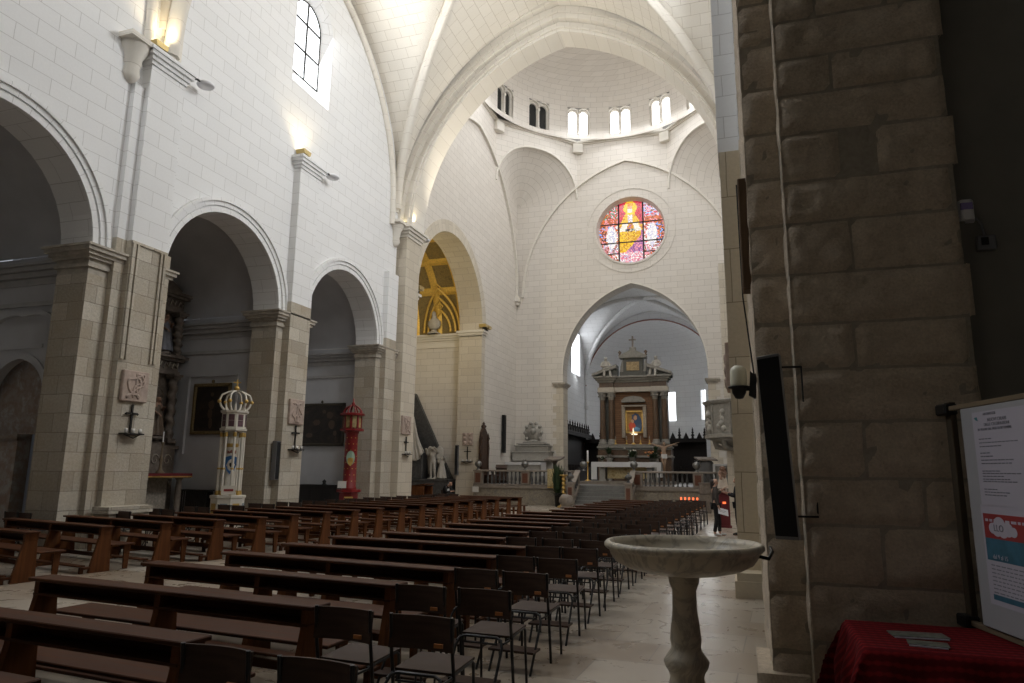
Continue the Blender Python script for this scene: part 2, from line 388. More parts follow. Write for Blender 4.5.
# ---- end wall of the crossing: sanctuary arch below, round window above
sl, sr = at(563, 385, y=YE).x, at(708, 375, y=YE).x
SA = parch(sl, sr, 7.6, 5.45, 18)
RC = at(630.3, 229.5, y=YE); RR = 2.14; rx, rz = RC.x, RC.z; ZS = 13.35
w = MB().prism([(XW-1, 0), (sl, 0)]+SA+[(sr, 0), (1.5, 0), (1.5, ZS), (XW-1, ZS)], 'y', YE, YE+1.1)
halfL = [(rx-RR*sin(PI*i/24)*1., rz+RR*cos(PI*i/24)) for i in range(25)]
w.prism([(XW-1, ZS), (rx, ZS)]+halfL[::-1]+[(rx, 23.2), (XW-1, 23.2)], 'y', YE, YE+1.1)
halfR = [(2*rx-p[0], p[1]) for p in halfL]
w.prism([(1.5, ZS), (rx, ZS)]+halfR[::-1]+[(rx, 23.2), (1.5, 23.2)], 'y', YE, YE+1.1)
struct('wall_far', w, 'cream')
b = MB(); band(b, [(x, z) for x, z in SA], parch(sl, sr, 7.6, 5.45, 18, .08), 'y', YE-.03, YE+.2)
struct('trim_29', b, 'rib')
m = MB()
for xx in (sl, sr):
    a_, b_ = (xx-.5, xx+.02) if xx == sl else (xx-.02, xx+.5)
    moulding(m, a_, b_, YE-.02, YE+1.1, 6.75, [(.1, .03), (.1, .1), (.1, .16)])
struct('trim_30', m, 'cap')
s = MB()
for k in range(15):
    wd = .42+.22*(k % 2); s.box(sl-wd, sl+.02, YE-.02, YE+1.1, 1.02+k*.382, 1.02+(k+1)*.382-.004)
for k in range(15):
    wd = .42+.22*(k % 2); s.box(sr-.02, sr+wd, YE-.02, YE+1.1, 1.02+k*.382, 1.02+(k+1)*.382-.004)
struct('trim_31', s, 'arch_stone')
# round window: splayed rings, leading, glass
ring = lambda r, n=48: [(rx+r*cos(2*PI*i/n), rz+r*sin(2*PI*i/n)) for i in range(n+1)]
b = MB(); band(b, ring(RR), ring(RR+.12), 'y', YE-.05, YE+.02); band(b, ring(RR+.55), ring(RR+.62), 'y', YE-.03, YE+.02)
b.grid(lambda s_, t_: (rx+(RR+.01-.16*t_)*cos(2*PI*s_), YE+.75*t_, rz+(RR+.01-.16*t_)*sin(2*PI*s_)), 48, 3); struct('trim_32', b, 'cream')
# blind pointed arches on crossing walls
b = MB(); i0, i1 = XW+.2, 1.0
cur = parch(-12.75, .55, 12.6, 8.45, 24)
band(b, cur, parch(-12.75, .55, 12.6, 8.45, 24, .13), 'y', YE-.16, YE+.02)
cur = [(y, z) for y, z in parch(26.4, YE-.25, 12.6, 8.2, 24)]
band(b, cur, parch(26.4, YE-.25, 12.6, 8.2, 24, .13), 'x', XW-.02, XW+.16)
m_ = MB()
b.box(XW, XW+.3, YE-.45, YE, 12.3, 12.6); b.box(XW, XW+.22, YE-.32, YE, 12.1, 12.3)
struct('trim_33', b, 'rib')
# ---- octagon: squinches, cornice, drum, dome
OX, OY, HX, HY = -6.35, 33.6, 6.9, 7.5
ZC = 22.55
fx, fy = HX*.414, HY*.414
oct_ = [(-fx, HY), (fx, HY), (HX, fy), (HX, -fy), (fx, -HY), (-fx, -HY), (-HX, -fy), (-HX, fy)]
O = [(OX+a, OY+b_) for a, b_ in oct_]
sq = MB()
for (i, j), (cx_, cy_) in (((7, 0), (-1, 1)), ((1, 2), (1, 1)), ((3, 4), (1, -1)), ((5, 6), (-1, -1))):
    P0, P1 = Vector((*O[i], 0)), Vector((*O[j], 0)); K = Vector((OX+cx_*HX, OY+cy_*HY, 0)); L = (P1-P0).length
    n = 18; zb, rise = 18.9, 2.75; arc = parch(0, L, zb, rise, n); d = (P1-P0)/L
    A3 = [P0+d*p[0]+Vector((0, 0, p[1])) for p in arc]
    # face above the arch
    T3 = [P0+d*p[0]+Vector((0, 0, ZC)) for p in arc]
    for k in range(len(arc)-1):
        u0, u1 = arc[k][0], arc[k+1][0]
        sq.add([A3[k], A3[k+1], T3[k+1], T3[k]], [(0, 1, 2, 3)], False, [(u0, arc[k][1]), (u1, arc[k+1][1]), (u1, ZC), (u0, ZC)])
    # hollow shell behind it, closing on the corner
    def shell(s_, t_, A3=A3, K=K, zb=zb):
        q = s_*(len(A3)-1); k = min(int(q), len(A3)-2); p = A3[k].lerp(A3[k+1], q-k); e = Vector((K.x, K.y, zb-.2))
        h = cos(t_*PI/2)
        return (e.x+(p.x-e.x)*(1-t_**1.0), e.y+(p.y-e.y)*(1-t_**1.0), e.z+(p.z-e.z)*(h*.5+.5*(1-t_)))
    sq.grid(shell, 36, 10, uvf=lambda s_, t_: (s_*7, t_*3.4))
struct('wall_far', sq, 'cream')
b = MB()
for (i, j) in ((7, 0), (1, 2), (3, 4), (5, 6)):
    P0, P1 = Vector((*O[i], 0)), Vector((*O[j], 0)); L = (P1-P0).length; d = (P1-P0)/L
    b.tube([P0+d*p[0]+Vector((0, 0, p[1])) for p in parch(.05, L-.05, 18.9, 2.72, 14)], .07, 6)
def octring(mb, o0, o1, z0_, z1_):
    for k in range(8):
        a0, a1 = Vector(oct_[k]), Vector(oct_[(k+1) % 8])
        def sc_(p, o): return (OX+p.x*(1-o/7.2), OY+p.y*(1-o/7.2))
        q = [sc_(a0, o0), sc_(a1, o0), sc_(a1, o1), sc_(a0, o1)]
        mb.prism(q, 'z', z0_, z1_)
octring(b, -.3, .12, ZC, ZC+.1); octring(b, -.3, .2, ZC+.1, ZC+.2); octring(b, -.3, .1, ZC+.2, ZC+.3)
for x_, y_ in O:
    dx, dy = OX-x_, OY-y_; l_ = math.hypot(dx, dy); b.cbox((x_+dx/l_*.15, y_+dy/l_*.15, ZC-.3), (.62, .5, .6), math.atan2(dy, dx)+PI/2)
struct('trim_34', b, 'rib')
DR, ZD, ZB = 6.75, 25.6, ZC+.25            # drum and dome
ws = 1.1                                   # half width of a window bay
NW = 16; bayang = 2*PI/NW
def dpt(a, z, r=DR): return (OX+r*sin(a), OY+r*1.07*cos(a), z)
d = MB()
wz0, wz1 = ZB+.12, ZB+1.95; ha = .70/DR
for k in range(NW):
    a0 = k*bayang
    def seg(aa, ab, za, zb_):
        d.grid(lambda s_, t_: dpt(aa+(ab-aa)*s_, za+(zb_-za)*t_), 3, 1, True, uvf=lambda s_, t_: ((aa+(ab-aa)*s_)*DR, za+(zb_-za)*t_))
    seg(a0+ha, a0+bayang-ha, ZB-.2, ZD); seg(a0-ha, a0+ha, wz1, ZD); seg(a0-ha, a0+ha, ZB-.2, wz0)
struct('wall_far', d, 'cream')
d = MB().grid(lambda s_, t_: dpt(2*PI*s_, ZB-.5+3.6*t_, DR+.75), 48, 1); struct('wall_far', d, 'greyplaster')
d = MB().grid(lambda s_, t_: dpt(2*PI*s_, ZD+6.4*sin(PI/2*t_), max(.02, DR*cos(PI/2*t_))), 64, 20, True, uvf=lambda s_, t_: (2*PI*s_*DR*max(.15, cos(PI/2*t_*.9)), ZD+t_*PI/2*DR))
struct('ceiling', d, 'cream')
M['daylight'] = emit('daylight_glass', (.93, .96, 1.), 3.)
M['shadedglass'] = plain('shaded_window_glass', (.02, .022, .022), .25)
M['lead'] = plain('black_iron_bars', (.02, .02, .02), .6)
for k in range(NW):
    a0 = k*bayang; dark = k in (13, 14, 3)  # windows without daylight, their shade put into the glass colour
    rm = Matrix.Rotation(-a0, 3, 'Z')
    def T(lx, ly, z): v_ = rm @ Vector((lx, ly, 0)); b0 = dpt(a0, 0); return (b0[0]+v_.x, b0[1]+v_.y, z)
    def lprism(mb, poly2, y0_, y1_):
        n0 = len(mb.v); mb.prism(poly2, 'y', y0_, y1_)
        for i in range(n0, len(mb.v)): mb.v[i] = T(*mb.v[i])
    fr = MB()
    H = wz1-wz0; hw = .93
    two = [(-hw, wz0)]
    lights_ = [(-.36, .27), (.36, .27)]
    two = [(-hw, wz0)]
    for c_, r_ in lights_: two += [(c_-r_, wz0)]+semi(c_, r_, wz1-.45, 8)+[(c_+r_, wz0)]
    two += [(hw, wz0), (hw, wz1+.03), (-hw, wz1+.03)]
    lprism(fr, two, .12, .3)
    n0 = len(fr.v); fr.lathe([(.1, 0), (.1, .06), (.06, .1), (.055, H-.68), (.1, H-.6), (.11, H-.5)], (0, .05, wz0), 10)
    for i in range(n0, len(fr.v)): fr.v[i] = T(*fr.v[i])
    n0 = len(fr.v); band(fr, semi(-.36, .36, wz1-.42, 8), semi(-.36, .42, wz1-.42, 8), 'y', -.04, .1); band(fr, semi(.36, .36, wz1-.42, 8), semi(.36, .42, wz1-.42, 8), 'y', -.04, .1)
    for i in range(n0, len(fr.v)): fr.v[i] = T(*fr.v[i])
    wo = struct('window_%d' % (k+10), fr, 'rib')
    gl = MB(); lprism(gl, [(-.68, wz0+.02), (.68, wz0+.02), (.68, wz1-.1), (-.68, wz1-.1)], .24, .26)
    gl.build('glass', 'shadedglass' if dark else 'daylight', wo)
# ---- the crossing arch (transverse, pointed) and the nave vault
TX0, TX1 = -12.75, .12
b = MB()
tp = lambda off: parch(TX0, TX1, 11.6, 8.0, 24, off)
band(b, tp(0), tp(.55), 'y', 25.0, 26.15); band(b, tp(.42), tp(1.05), 'y', 24.7, 25.0); band(b, tp(.95), tp(1.6), 'y', 24.4, 24.75); band(b, tp(1.2), tp(1.32), 'y', 24.32, 24.42)
band(b, tp(.12), tp(.2), 'y', 24.9, 25.02); band(b, tp(.62), tp(.7), 'y', 24.66, 24.8)
struct('trim_35', b, 'rib')
# wall above the arch up to the vault and behind it to the octagon
w = MB()
cu = tp(.5); w.prism([(XW-.3, 11.6)]+cu+[(1.2, 11.6), (1.2, 23.2), (XW-.3, 23.2)], 'y', 24.9, 26.1); struct('wall_far', w, 'cream')
VX0, VX1 = XW-.02, .4
def hx(x):
    w_, h = (VX1-VX0)/2, 8.9; r = (w_*w_+h*h)/(2*w_); m_ = (VX0+VX1)/2; dx = abs(x-m_); q = r-w_; return 11.8+math.sqrt(max(0, r*r-(dx+q)**2))
def mkhy(y0, y1):
    def hy(y):
        w_, h = (y1-y0)/2, 7.0; r = (w_*w_+h*h)/(2*w_); m_ = (y0+y1)/2; dx = abs(y-m_); q = r-w_; return 12.55+math.sqrt(max(0, r*r-(dx+q)**2))
    return hy
for (y0, y1) in ((12.1, 24.6), (-.5, 12.1)):
    hy = mkhy(y0, y1); v = MB()
    sm = lambda t: .5-.5*cos(PI*t)
    v.grid(lambda s_, t_: (VX0+(VX1-VX0)*sm(s_), y0+(y1-y0)*sm(t_), max(hx(VX0+(VX1-VX0)*sm(s_)), hy(y0+(y1-y0)*sm(t_)))), 48, 48,
           uvf=lambda s_, t_: ((y0+(y1-y0)*sm(t_)) if hx(VX0+(VX1-VX0)*sm(s_)) > hy(y0+(y1-y0)*sm(t_)) else VX0+(VX1-VX0)*sm(s_), (s_ if hx(VX0+(VX1-VX0)*sm(s_)) > hy(y0+(y1-y0)*sm(t_)) else t_)*18))
    struct('ceiling', v, 'vault')
    rb = MB()
    for (xa, xb_) in ((VX0, VX1), (VX1, VX0)):
        path = []
        for i in range(41):
            t = sm(i/40); x = xa+(xb_-xa)*t; y = y0+(y1-y0)*t; path.append((x, y, max(hx(x), hy(y))-.1))
        rb.tube(path, .2, 8); rb.tube([(p[0], p[1], p[2]-.16) for p in path], .1, 8)
    fo = [(XW+.06, p[0], p[1]) for p in parch(y0+.35, y1-.5, 12.4, 6.95, 20)]
    rb.tube([(XW+.06, y0+.35, 11.6)]+fo+[(XW+.06, y1-.5, 11.6)], .13, 8); rb.tube([(XW+.04, p[1]+(.0), p[2]+.2) for p in fo], .08, 6)
    tr = [(p[0], y0, p[1]) for p in parch(VX0+.3, VX1-.3, 11.7, 8.6, 20)]
    rb.tube(tr, .2, 8); rb.tube([(p[0], y0, p[2]-.15) for p in tr], .1, 8)
    struct('trim_%d' % (36 if y0 > 0 else 37), rb, 'rib')
# ---- clerestory windows, left wall and (unseen) right wall
M['skyglass'] = emit('overcast_sky_glass', (.95, .97, 1.), 2.4)
def clerestory(n, c, xw, sg):
    lin = MB(); o_ = [(c-1.05, 14.1)]+semi(c, 1.05, 16.85, 14)+[(c+1.05, 14.1)]; i_ = [(c-.78, 14.75)]+semi(c, .78, 16.85, 14)+[(c+.78, 14.75)]
    k = len(o_)
    lin.add([(xw+sg*.005, *p) for p in o_]+[(xw-sg*.36, *p) for p in i_], [(j, (j+1) % k, k+(j+1) % k, k+j) for j in range(k)])
    wo = struct('window_%d' % n, lin, 'white')
    gl = MB().prism(i_, 'x', xw-sg*.36, xw-sg*.38); gl.build('glass', 'skyglass', wo)
    fr = MB(); x0 = xw-sg*.34
    fr.box(x0-.02, x0+.02, c-.03, c+.03, 14.75, 17.6)
    for z in (15.75, 16.8): fr.box(x0-.02, x0+.02, c-.78, c+.78, z-.03, z+.03)
    for j in range(k): fr.tube([(x0, *i_[j]), (x0, *i_[(j+1) % k])], .025, 5)
    fr.build('glazing_bars', 'lead', wo)
for n, c in enumerate(WIN): clerestory(1+n, c, XW, 1)
XR = .42
poly = [(10.9, 6.42), (10.9, 14.1)]
w = MB().box(XR, XR+1.3, 10.95, 42, 0, 14.1); w.box(XR, XR+1.3, -6, 10.95, 10.2, 14.1)
poly = [(-6, 14.1)]
for c in WIN: poly += [(c-1.05, 14.1)]+semi(c, 1.05, 16.85, 14)+[(c+1.05, 14.1)]
poly += [(42, 14.1), (42, 23.2), (-6, 23.2)]
w.prism(poly, 'x', XR, XR+1.3); struct('wall_right', w, 'white')
for n, c in enumerate(WIN): clerestory(3+n, c, XR, -1)
# right nave pilaster: dressed stone below, white above
xa = at(729.5, 370, y=10.9).x
s = MB().box(xa, XR+.1, 10.9, 11.9, .33, 6.78); s.box(xa+.3, XR+1., 10.55, 11., .33, 6.78)
M['dressed'] = ashlar('smooth_yellow_dressed_stone', (.62, .54, .41), (.56, .48, .36), (.30, .25, .18), 3., .86, .008, bump=.2, mixn=.15)
struct('trim_41', s, 'dressed')
s = MB().box(xa-.02, XR+.1, 10.9, 11.9, 6.78, 14); s.box(xa+.3, XR+1., 10.6, 11., 6.78, 14); struct('trim_41', s, 'white')
s = MB().box(xa-.06, 1.1, 10.5, 11.95, 0, .22); s.box(xa-.03, 1.05, 10.53, 11.9, .22, .33); struct('trim_42', s, 'dressed')
for k in range(1): pass
# back of the nave, aisles and roof that close the room
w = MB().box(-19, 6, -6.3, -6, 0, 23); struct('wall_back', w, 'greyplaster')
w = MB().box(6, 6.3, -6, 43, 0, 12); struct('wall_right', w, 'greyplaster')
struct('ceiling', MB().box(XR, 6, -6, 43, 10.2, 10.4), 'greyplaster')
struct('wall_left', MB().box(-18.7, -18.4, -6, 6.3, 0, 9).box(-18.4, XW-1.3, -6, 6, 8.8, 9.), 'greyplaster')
struct('ceiling', MB().box(-15, 2, -6.2, 0, 22.4, 22.6), 'vault')
# ---- sanctuary behind the arch: walls, ribbed bay, apse with two windows
x0, x1, y0, y1 = sl-.75, sr+.75, YE+1.1, 51.
lw = at(575, 352, x=x0)
w = MB()
a_, b_ = at(571.5, 350, x=x0).y, at(580, 350, x=x0).y
z0w, z1w = at(575, 374, x=x0).z, at(575, 331, x=x0).z
w.box(x0-.5, x0, y0, a_, 1, 14); w.box(x0-.5, x0, b_, y1, 1, 14); w.box(x0-.5, x0, a_, b_, 1, z0w); w.box(x0-.5, x0, a_, b_, z1w, 14)
w.box(x1, x1+.4, y0, y1, 1, 14); struct('wall_far', w, 'white')
wo = struct('window_5', MB().box(x0-.5, x0-.46, a_, b_, z0w, z1w), 'daylight')
mx, ar = (x0+x1)/2, (x1-x0)/2
zA = 7.3
def apx(s_): return (mx-ar*cos(PI*s_), y1+ar*.8*sin(PI*s_))
W_ = []
for p_l, p_r, p_t, p_b in ((668, 676.5, 392, 421), (701.5, 706.5, 389, 420)):
    def s_of(px):
        best = min((abs((lambda q: (q-CAM))(Vector((*apx(s/400), 5))).x - 0)*0 + abs(prj(Vector((*apx(s/400), 5.5)))[0]-px), s/400) for s in range(200, 401)); return best[1]
    def prj(p):
        c_ = R3.transposed() @ (p-CAM); return CX+FPX*c_.x/-c_.z, CY-FPX*c_.y/-c_.z
    W_.append((s_of(p_l), s_of(p_r)))
zt, zb_ = 7.0, 5.0
a1 = Vector((*apx(W_[0][0]), 0)); zt, zb_ = at(672, 392, y=a1.y).z, at(672, 421, y=a1.y).z
w = MB(); cuts = [0]
for a_, b_ in W_: cuts += [a_, b_]
cuts.append(1.); cuts = sorted(cuts)
for k in range(len(cuts)-1):
    s0, s1 = cuts[k], cuts[k+1]
    spans = [(1, zb_), (zt, zA+.6)] if k % 2 else [(1, zA+.6)]
    for za, zb2 in spans:
        w.grid(lambda s_, t_: (*apx(s0+(s1-s0)*s_), za+(zb2-za)*t_), max(2, int((s1-s0)*40)), 1, uvf=lambda s_, t_: ((s0+(s1-s0)*s_)*ar*3.1, za+(zb2-za)*t_))
w.grid(lambda s_, t_: (mx-ar*cos(PI*s_)*cos(PI/2*t_), y1+ar*.8*sin(PI*s_)*cos(PI/2*t_), zA+.6+ar*.98*sin(PI/2*t_)), 40, 14, uvf=lambda s_, t_: (s_*ar*3.1, t_*7))
struct('wall_far', w, 'white')
for n, (s0, s1) in enumerate(W_):
    q0, q1 = Vector((*apx(s0), 0)), Vector((*apx(s1), 0)); out = ((q0+q1)/2-Vector((mx, y1, 0))).normalized()*.35
    gl = MB().add([q0+out+Vector((0, 0, zb_)), q1+out+Vector((0, 0, zb_)), q1+out+Vector((0, 0, zt)), q0+out+Vector((0, 0, zt))], [(0, 1, 2, 3)])
    wo = struct('window_%d' % (6+n), gl, 'daylight')
    rv = MB()
    for za in (zb_, zt): rv.add([q0+Vector((0, 0, za)), q1+Vector((0, 0, za)), q1+out+Vector((0, 0, za)), q0+out+Vector((0, 0, za))], [(0, 1, 2, 3)])
    for q in (q0, q1): rv.add([q+Vector((0, 0, zb_)), q+out+Vector((0, 0, zb_)), q+out+Vector((0, 0, zt)), q+Vector((0, 0, zt))], [(0, 1, 2, 3)])
    rv.build('reveal', 'white', wo)
# sanctuary vault
def hs(x): w_, h = ar, 5.6; r = (w_*w_+h*h)/(2*w_); dx = abs(x-mx); return 7.9+math.sqrt(max(0, r*r-(dx+r-w_)**2))
def ht(y): w_, h = (y1-y0)/2, 4.6; r = (w_*w_+h*h)/(2*w_); dx = abs(y-(y0+y1)/2); return 8.2+math.sqrt(max(0, r*r-(dx+r-w_)**2))
v = MB().grid(lambda s_, t_: (x0+(x1-x0)*s_, y0-.2+(y1-y0+.2)*t_, max(hs(x0+(x1-x0)*s_), ht(y0+(y1-y0)*t_))), 40, 40); struct('ceiling', v, 'white')
rb = MB()
for xa_, xb_ in ((x0, x1), (x1, x0)):
    rb.tube([(xa_+(xb_-xa_)*i/30, y0+(y1-y0)*i/30, max(hs(xa_+(xb_-xa_)*i/30), ht(y0+(y1-y0)*i/30))-.08) for i in range(31)], .16, 8)
rb.tube([(x0+.1, y1-.1, 1), (x0+.1, y1-.1, 8.)], .12, 8); rb.lathe([(.1, 0), (.2, .15), (.24, .3)], (x0+.15, y1-.15, 6.2), 10)
struct('trim_43', rb, 'white')
M['redline'] = plain('red_sandstone_line', (.32, .15, .11), .9)
rb = MB(); rb.tube([(x, y1-.05, z) for x, z in [(mx-(ar-.08)*cos(PI*i/30), 7.9+(ar-.1)*sin(PI*i/30)) for i in range(31)]], .05, 6)
struct('trim_44', rb, 'redline')
w = MB(); pr = semi(mx, ar, 7.9, 20); w.prism([(x0-.3, 7.9)]+pr+[(x1+.3, 7.9), (x1+.3, 15), (x0-.3, 15)], 'y', y1-.02, y1+.2); struct('wall_far', w, 'white')
SX0, SX1, SY0, SY1, SMX, SZT, SZB = x0, x1, y0, y1, mx, zt, zb_
def apx(s_): return (SMX-ar*cos(PI*s_), SY1+ar*.8*sin(PI*s_))

RX0, RZ0 = rx, rz
# ================================================================== NEAR RIGHT PIER AND WHAT STANDS BY IT
YP = 5.4
g = G('rough_brown_sandstone'); f = g.noise(55., 6, .7); f2 = g.noise(2.6, 5, .6); f3 = g.noise(11., 4, .6)
col = g.mix(g.ramp(f3, (.4, (0, 0, 0)), (.7, (.55,)*3)), g.ramp(f2, (.3, (.60, .51, .405)), (.55, (.68, .58, .46)), (.75, (.62, .545, .44))), (.48, .385, .285))
M['block'] = g.out(g.mix(.55, col, g.ramp(f, (.3, (.45,)*3), (.65, (1, 1, 1))), 'MULTIPLY'), .95, 0, g.bump(f, .7, .02, g.bump(f3, .6, .03)))
M['mortar'] = plain('lime_mortar', (.36, .32, .26), .95, 0, .12, 30., .4)
xl, xr = at(792, 341, y=YP).x, at(975, 341, y=YP).x
jy = [-45, -18, 20, 58.4, 95, 135, 182, 223.6, 274.7, 324.8, 369.8, 421.6, 477.7, 524.3, 582.7, 641, 700, 760]
zs = [at(793, y, y=YP).z for y in jy]
cut = {0: [.3], 1: [.28], 3: [.36], 5: [.36, .56], 7: [.39], 9: [.37], 11: [.36], 12: [.68], 13: [.42], 15: [.3], 16: [.5]}
from mathutils import noise as mn
def blockface(mb, P, U, V, N, w_, h_, seed, d=.024, nu=None):
    """one weathered block: raised, rounded, pitted face on the plane P + U*u + V*v"""
    nu = nu or max(5, int(w_/.045)); nv = max(5, int(h_/.045))
    def fn(s_, t_):
        u, v = s_*w_, t_*h_
        e = min(u, w_-u, v, h_-v); k = min(1., e/.022); k = math.sqrt(max(0, 1-(1-k)**2))
        q = Vector((u*3+seed*7.3, v*3, seed)); nz = mn.fractal(q, .8, 2.1, 4)
        pit = mn.noise(Vector((u*9+seed*3, v*9, 2.)))
        h = d*k*(1+.35*nz)-(.02*k if pit > .42 else 0)+.012*nz*k
        ju = .005*mn.noise(Vector((v*6, seed, 1.)))*(1 if 0 < s_ < 1 else 1); jv = .006*mn.noise(Vector((u*5, seed, 9.)))
        p = P+U*(u+ju)+V*(v+jv)+N*(h-.004)
        return (p.x, p.y, p.z)
    mb.grid(fn, nu, nv, True)
mb = MB(); X_, Z_ = Vector((1, 0, 0)), Vector((0, 0, 1)); mt = MB()
mt.box(xl+.01, xr-.01, YP+.012, YP+.9, 0, zs[0])
for k in range(len(zs)-1):
    z1_, z0_ = zs[k], max(0.02, zs[k+1])
    if z1_ < .05: continue
    us = [0]+cut.get(k, [])+[1]; ext = .03*((k*7) % 3-1)
    for j in range(len(us)-1):
        if k == 5 and j == 1: continue        # the patch of bare mortar
        a_, b_ = xl+(xr+ext-xl)*us[j], xl+(xr+ext-xl)*us[j+1]
        blockface(mb, Vector((a_+.006, YP+.01, z0_+.006)), X_, Z_, Vector((0, -1, 0)), b_-a_-.012, z1_-z0_-.012, k*3.1+j)
    blockface(mb, Vector((xl+.008, YP+.86, z0_+.006)), Vector((0, -1, 0)), Z_, Vector((-1, 0, 0)), .86, z1_-z0_-.012, k*2.3+50, .005)
    blockface(mb, Vector((xr+ext-.02, YP+.0, z0_+.006)), Vector((0, 1, 0)), Z_, Vector((1, 0, 0)), .3, z1_-z0_-.012, k*2.3+80)
po = struct('wall_right', mt, 'mortar'); mb.build('rough_blocks', 'block', po)
# recessed strip of the pier behind, its own courses
xs = at(741, 100, y=5.64).x
mt = MB().box(xs+.01, xl+.3, 5.65, 7.6, 0, 12); mb = MB(); z = .02; k = 0
while z < 8.5:
    h = .40 if k else .42
    blockface(mb, Vector((xs+.004, 5.65, z+.004)), X_, Z_, Vector((0, -1, 0)), xl+.1-xs, h-.008, k+120, .02)
    blockface(mb, Vector((xs+.006, 7.55, z+.004)), Vector((0, -1, 0)), Z_, Vector((-1, 0, 0)), 1.9, h-.008, k+160, .006); z += h; k += 1
po = struct('wall_right', mt, 'mortar'); mb.build('rough_blocks', 'block', po)
mb = MB(); b_ = at(756, 655, y=5.55)
blockface(mb, Vector((b_.x, 5.55, .0)), X_, Z_, Vector((0, -1, 0)), xl-b_.x-.01, .3, 210, .04)
mt = MB().box(b_.x+.01, xl-.01, 5.56, YP+.95, 0, .30)
po = struct('trim_45', mt, 'block'); mb.build('rough_blocks', 'block', po)
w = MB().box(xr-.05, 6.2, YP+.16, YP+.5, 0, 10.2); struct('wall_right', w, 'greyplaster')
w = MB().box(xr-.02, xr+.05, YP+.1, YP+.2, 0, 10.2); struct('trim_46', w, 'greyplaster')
# ---- motion sensor and junction box on the wall
M['whiteplastic'] = plain('white_plastic', (.75, .75, .78), .4)
M['black'] = plain('black_metal', (.012, .012, .013), .45, .3)
M['blackcloth'] = plain('black_speaker_grille', (.006, .006, .007), .7)
M['greymetal'] = plain('grey_aluminium', (.22, .22, .23), .4, .6)
s = at(966.5, 210, y=YP+.08)
t = thing('motion_sensor', (s.x, YP+.14, s.z), 'small white motion sensor high on the dark wall beside the rough pier', 'sensor')
m = MB().prism([(-.055, -.03), (-.03, -.075), (.03, -.075), (.055, -.03), (.06, .03), (-.06, .03)], 'z', -.075, .075); m.build('housing', 'whiteplastic', t, bevel=.012)
m = MB().prism([(-.035, -.079), (.035, -.079), (.04, -.07), (-.04, -.07)], 'z', .0, .05); m.build('lens', plain('smoked_lens', (.25, .2, .45), .2), t)
s = at(985, 244, y=YP+.15)
t = thing('junction_box', (s.x, YP+.155, s.z), 'dark junction box on the grey wall below the white sensor', 'electrical box')
MB().box(-.06, .06, -.05, 0, -.055, .055).build('box', 'greymetal', t, bevel=.008)
m = MB().tube([(0, -.02, .05), (-.01, -.02, .14), (-.04, -.01, .2)], .008, 6); m.build('conduit', 'greymetal', t)
MB().box(-.035, .01, -.058, -.05, -.02, .035).build('switch', 'black', t)
# ---- black loudspeaker column on the pier
TL, TR, BL, BR = at(756, 357, y=5.22), at(778.5, 353, y=5.22), at(775.5, 539, y=5.27), at(799, 540.5, y=5.27)
t = thing('loudspeaker_column', BL, 'tall black loudspeaker column bracketed to the rough near pier', 'loudspeaker')
O_ = BL; dy = Vector((0.02, .1, 0))
m = MB(); q = [TL-O_, TR-O_, BR-O_, BL-O_]; q2 = [p+dy for p in q]; m.add(q+q2, [(3, 2, 1, 0), (4, 5, 6, 7), (0, 1, 5, 4), (1, 2, 6, 5), (2, 3, 7, 6), (3, 0, 4, 7)]); m.build('cabinet', 'greymetal', t, bevel=.004)
c_ = sum(q, Vector())/4
m = MB(); q3 = [c_+(p-c_)*.965+Vector((0, -.006, 0)) for p in q]; q4 = [p+Vector((0, .01, 0)) for p in q3]; m.add(q3+q4, [(3, 2, 1, 0), (0, 1, 5, 4), (1, 2, 6, 5), (2, 3, 7, 6), (3, 0, 4, 7)]); m.build('grille', 'blackcloth', t)
for zz in (.93, .12):
    p = q2[2].lerp(q2[1], zz); m = MB(); m.tube([p+Vector((-.05, -.02, 0)), p+Vector((.13, .0, 0)), p+Vector((.13, YP-BL.y-.1+.02, 0))], .008, 6); m.tube([p+Vector((.13, 0.03, 0)), p+Vector((.13, .03, -.25 if zz > .5 else .1))], .006, 6); m.build('bracket', 'black', t)
# ---- candle-shaped wall lamp with its cable, on the strip behind
yl = 5.95; s = at(738.5, 380, y=yl); pxy = at(752, 385, y=yl)
t = thing('wall_lamp', (pxy.x+.02, yl, s.z), 'wall lamp with a pale cylindrical glass on a black iron bracket', 'lamp')
cx_ = s.x-pxy.x-.02; zt_, zb2 = at(738, 366, y=yl).z-s.z, at(738, 387, y=yl).z-s.z
M['opal'] = plain('opal_glass', (.75, .74, .60), .25)
MB().lathe([(.001, zb2), (.062, zb2), (.066, zb2+.02), (.066, zt_-.05), (.058, zt_-.02), (.035, zt_), (.001, zt_+.003)], (cx_, 0, 0), 20).build('glass_shade', 'opal', t)
m = MB().lathe([(.001, zb2-.1), (.03, zb2-.095), (.055, zb2-.05), (.06, zb2-.015), (.085, zb2-.008), (.085, zb2+.004), (.001, zb2+.004)], (cx_, 0, 0), 20); m.build('lamp_cup', 'black', t)
m = MB().tube([(cx_, 0, zb2-.03), (cx_+.09, 0, zb2-.02), (-.01, 0, zb2+.01), (xs-pxy.x-.02, 0, zb2+.01)], .012, 8); m.build('bracket', 'black', t)
m = MB().prism([(-.05, -.13), (.0, -.16), (.03, -.12), (.04, -.02), (.03, .06), (.0, .04), (-.03, .07), (-.035, .0)], 'y', -.02, .02); m.build('back_plate', 'black', t)
m = MB().tube([(.0, 0, .04), (-.02, 0, .28), (-.055, 0, .7), (-.06, 0, 1.7)], .007, 6); m.build('cable', 'black', t)
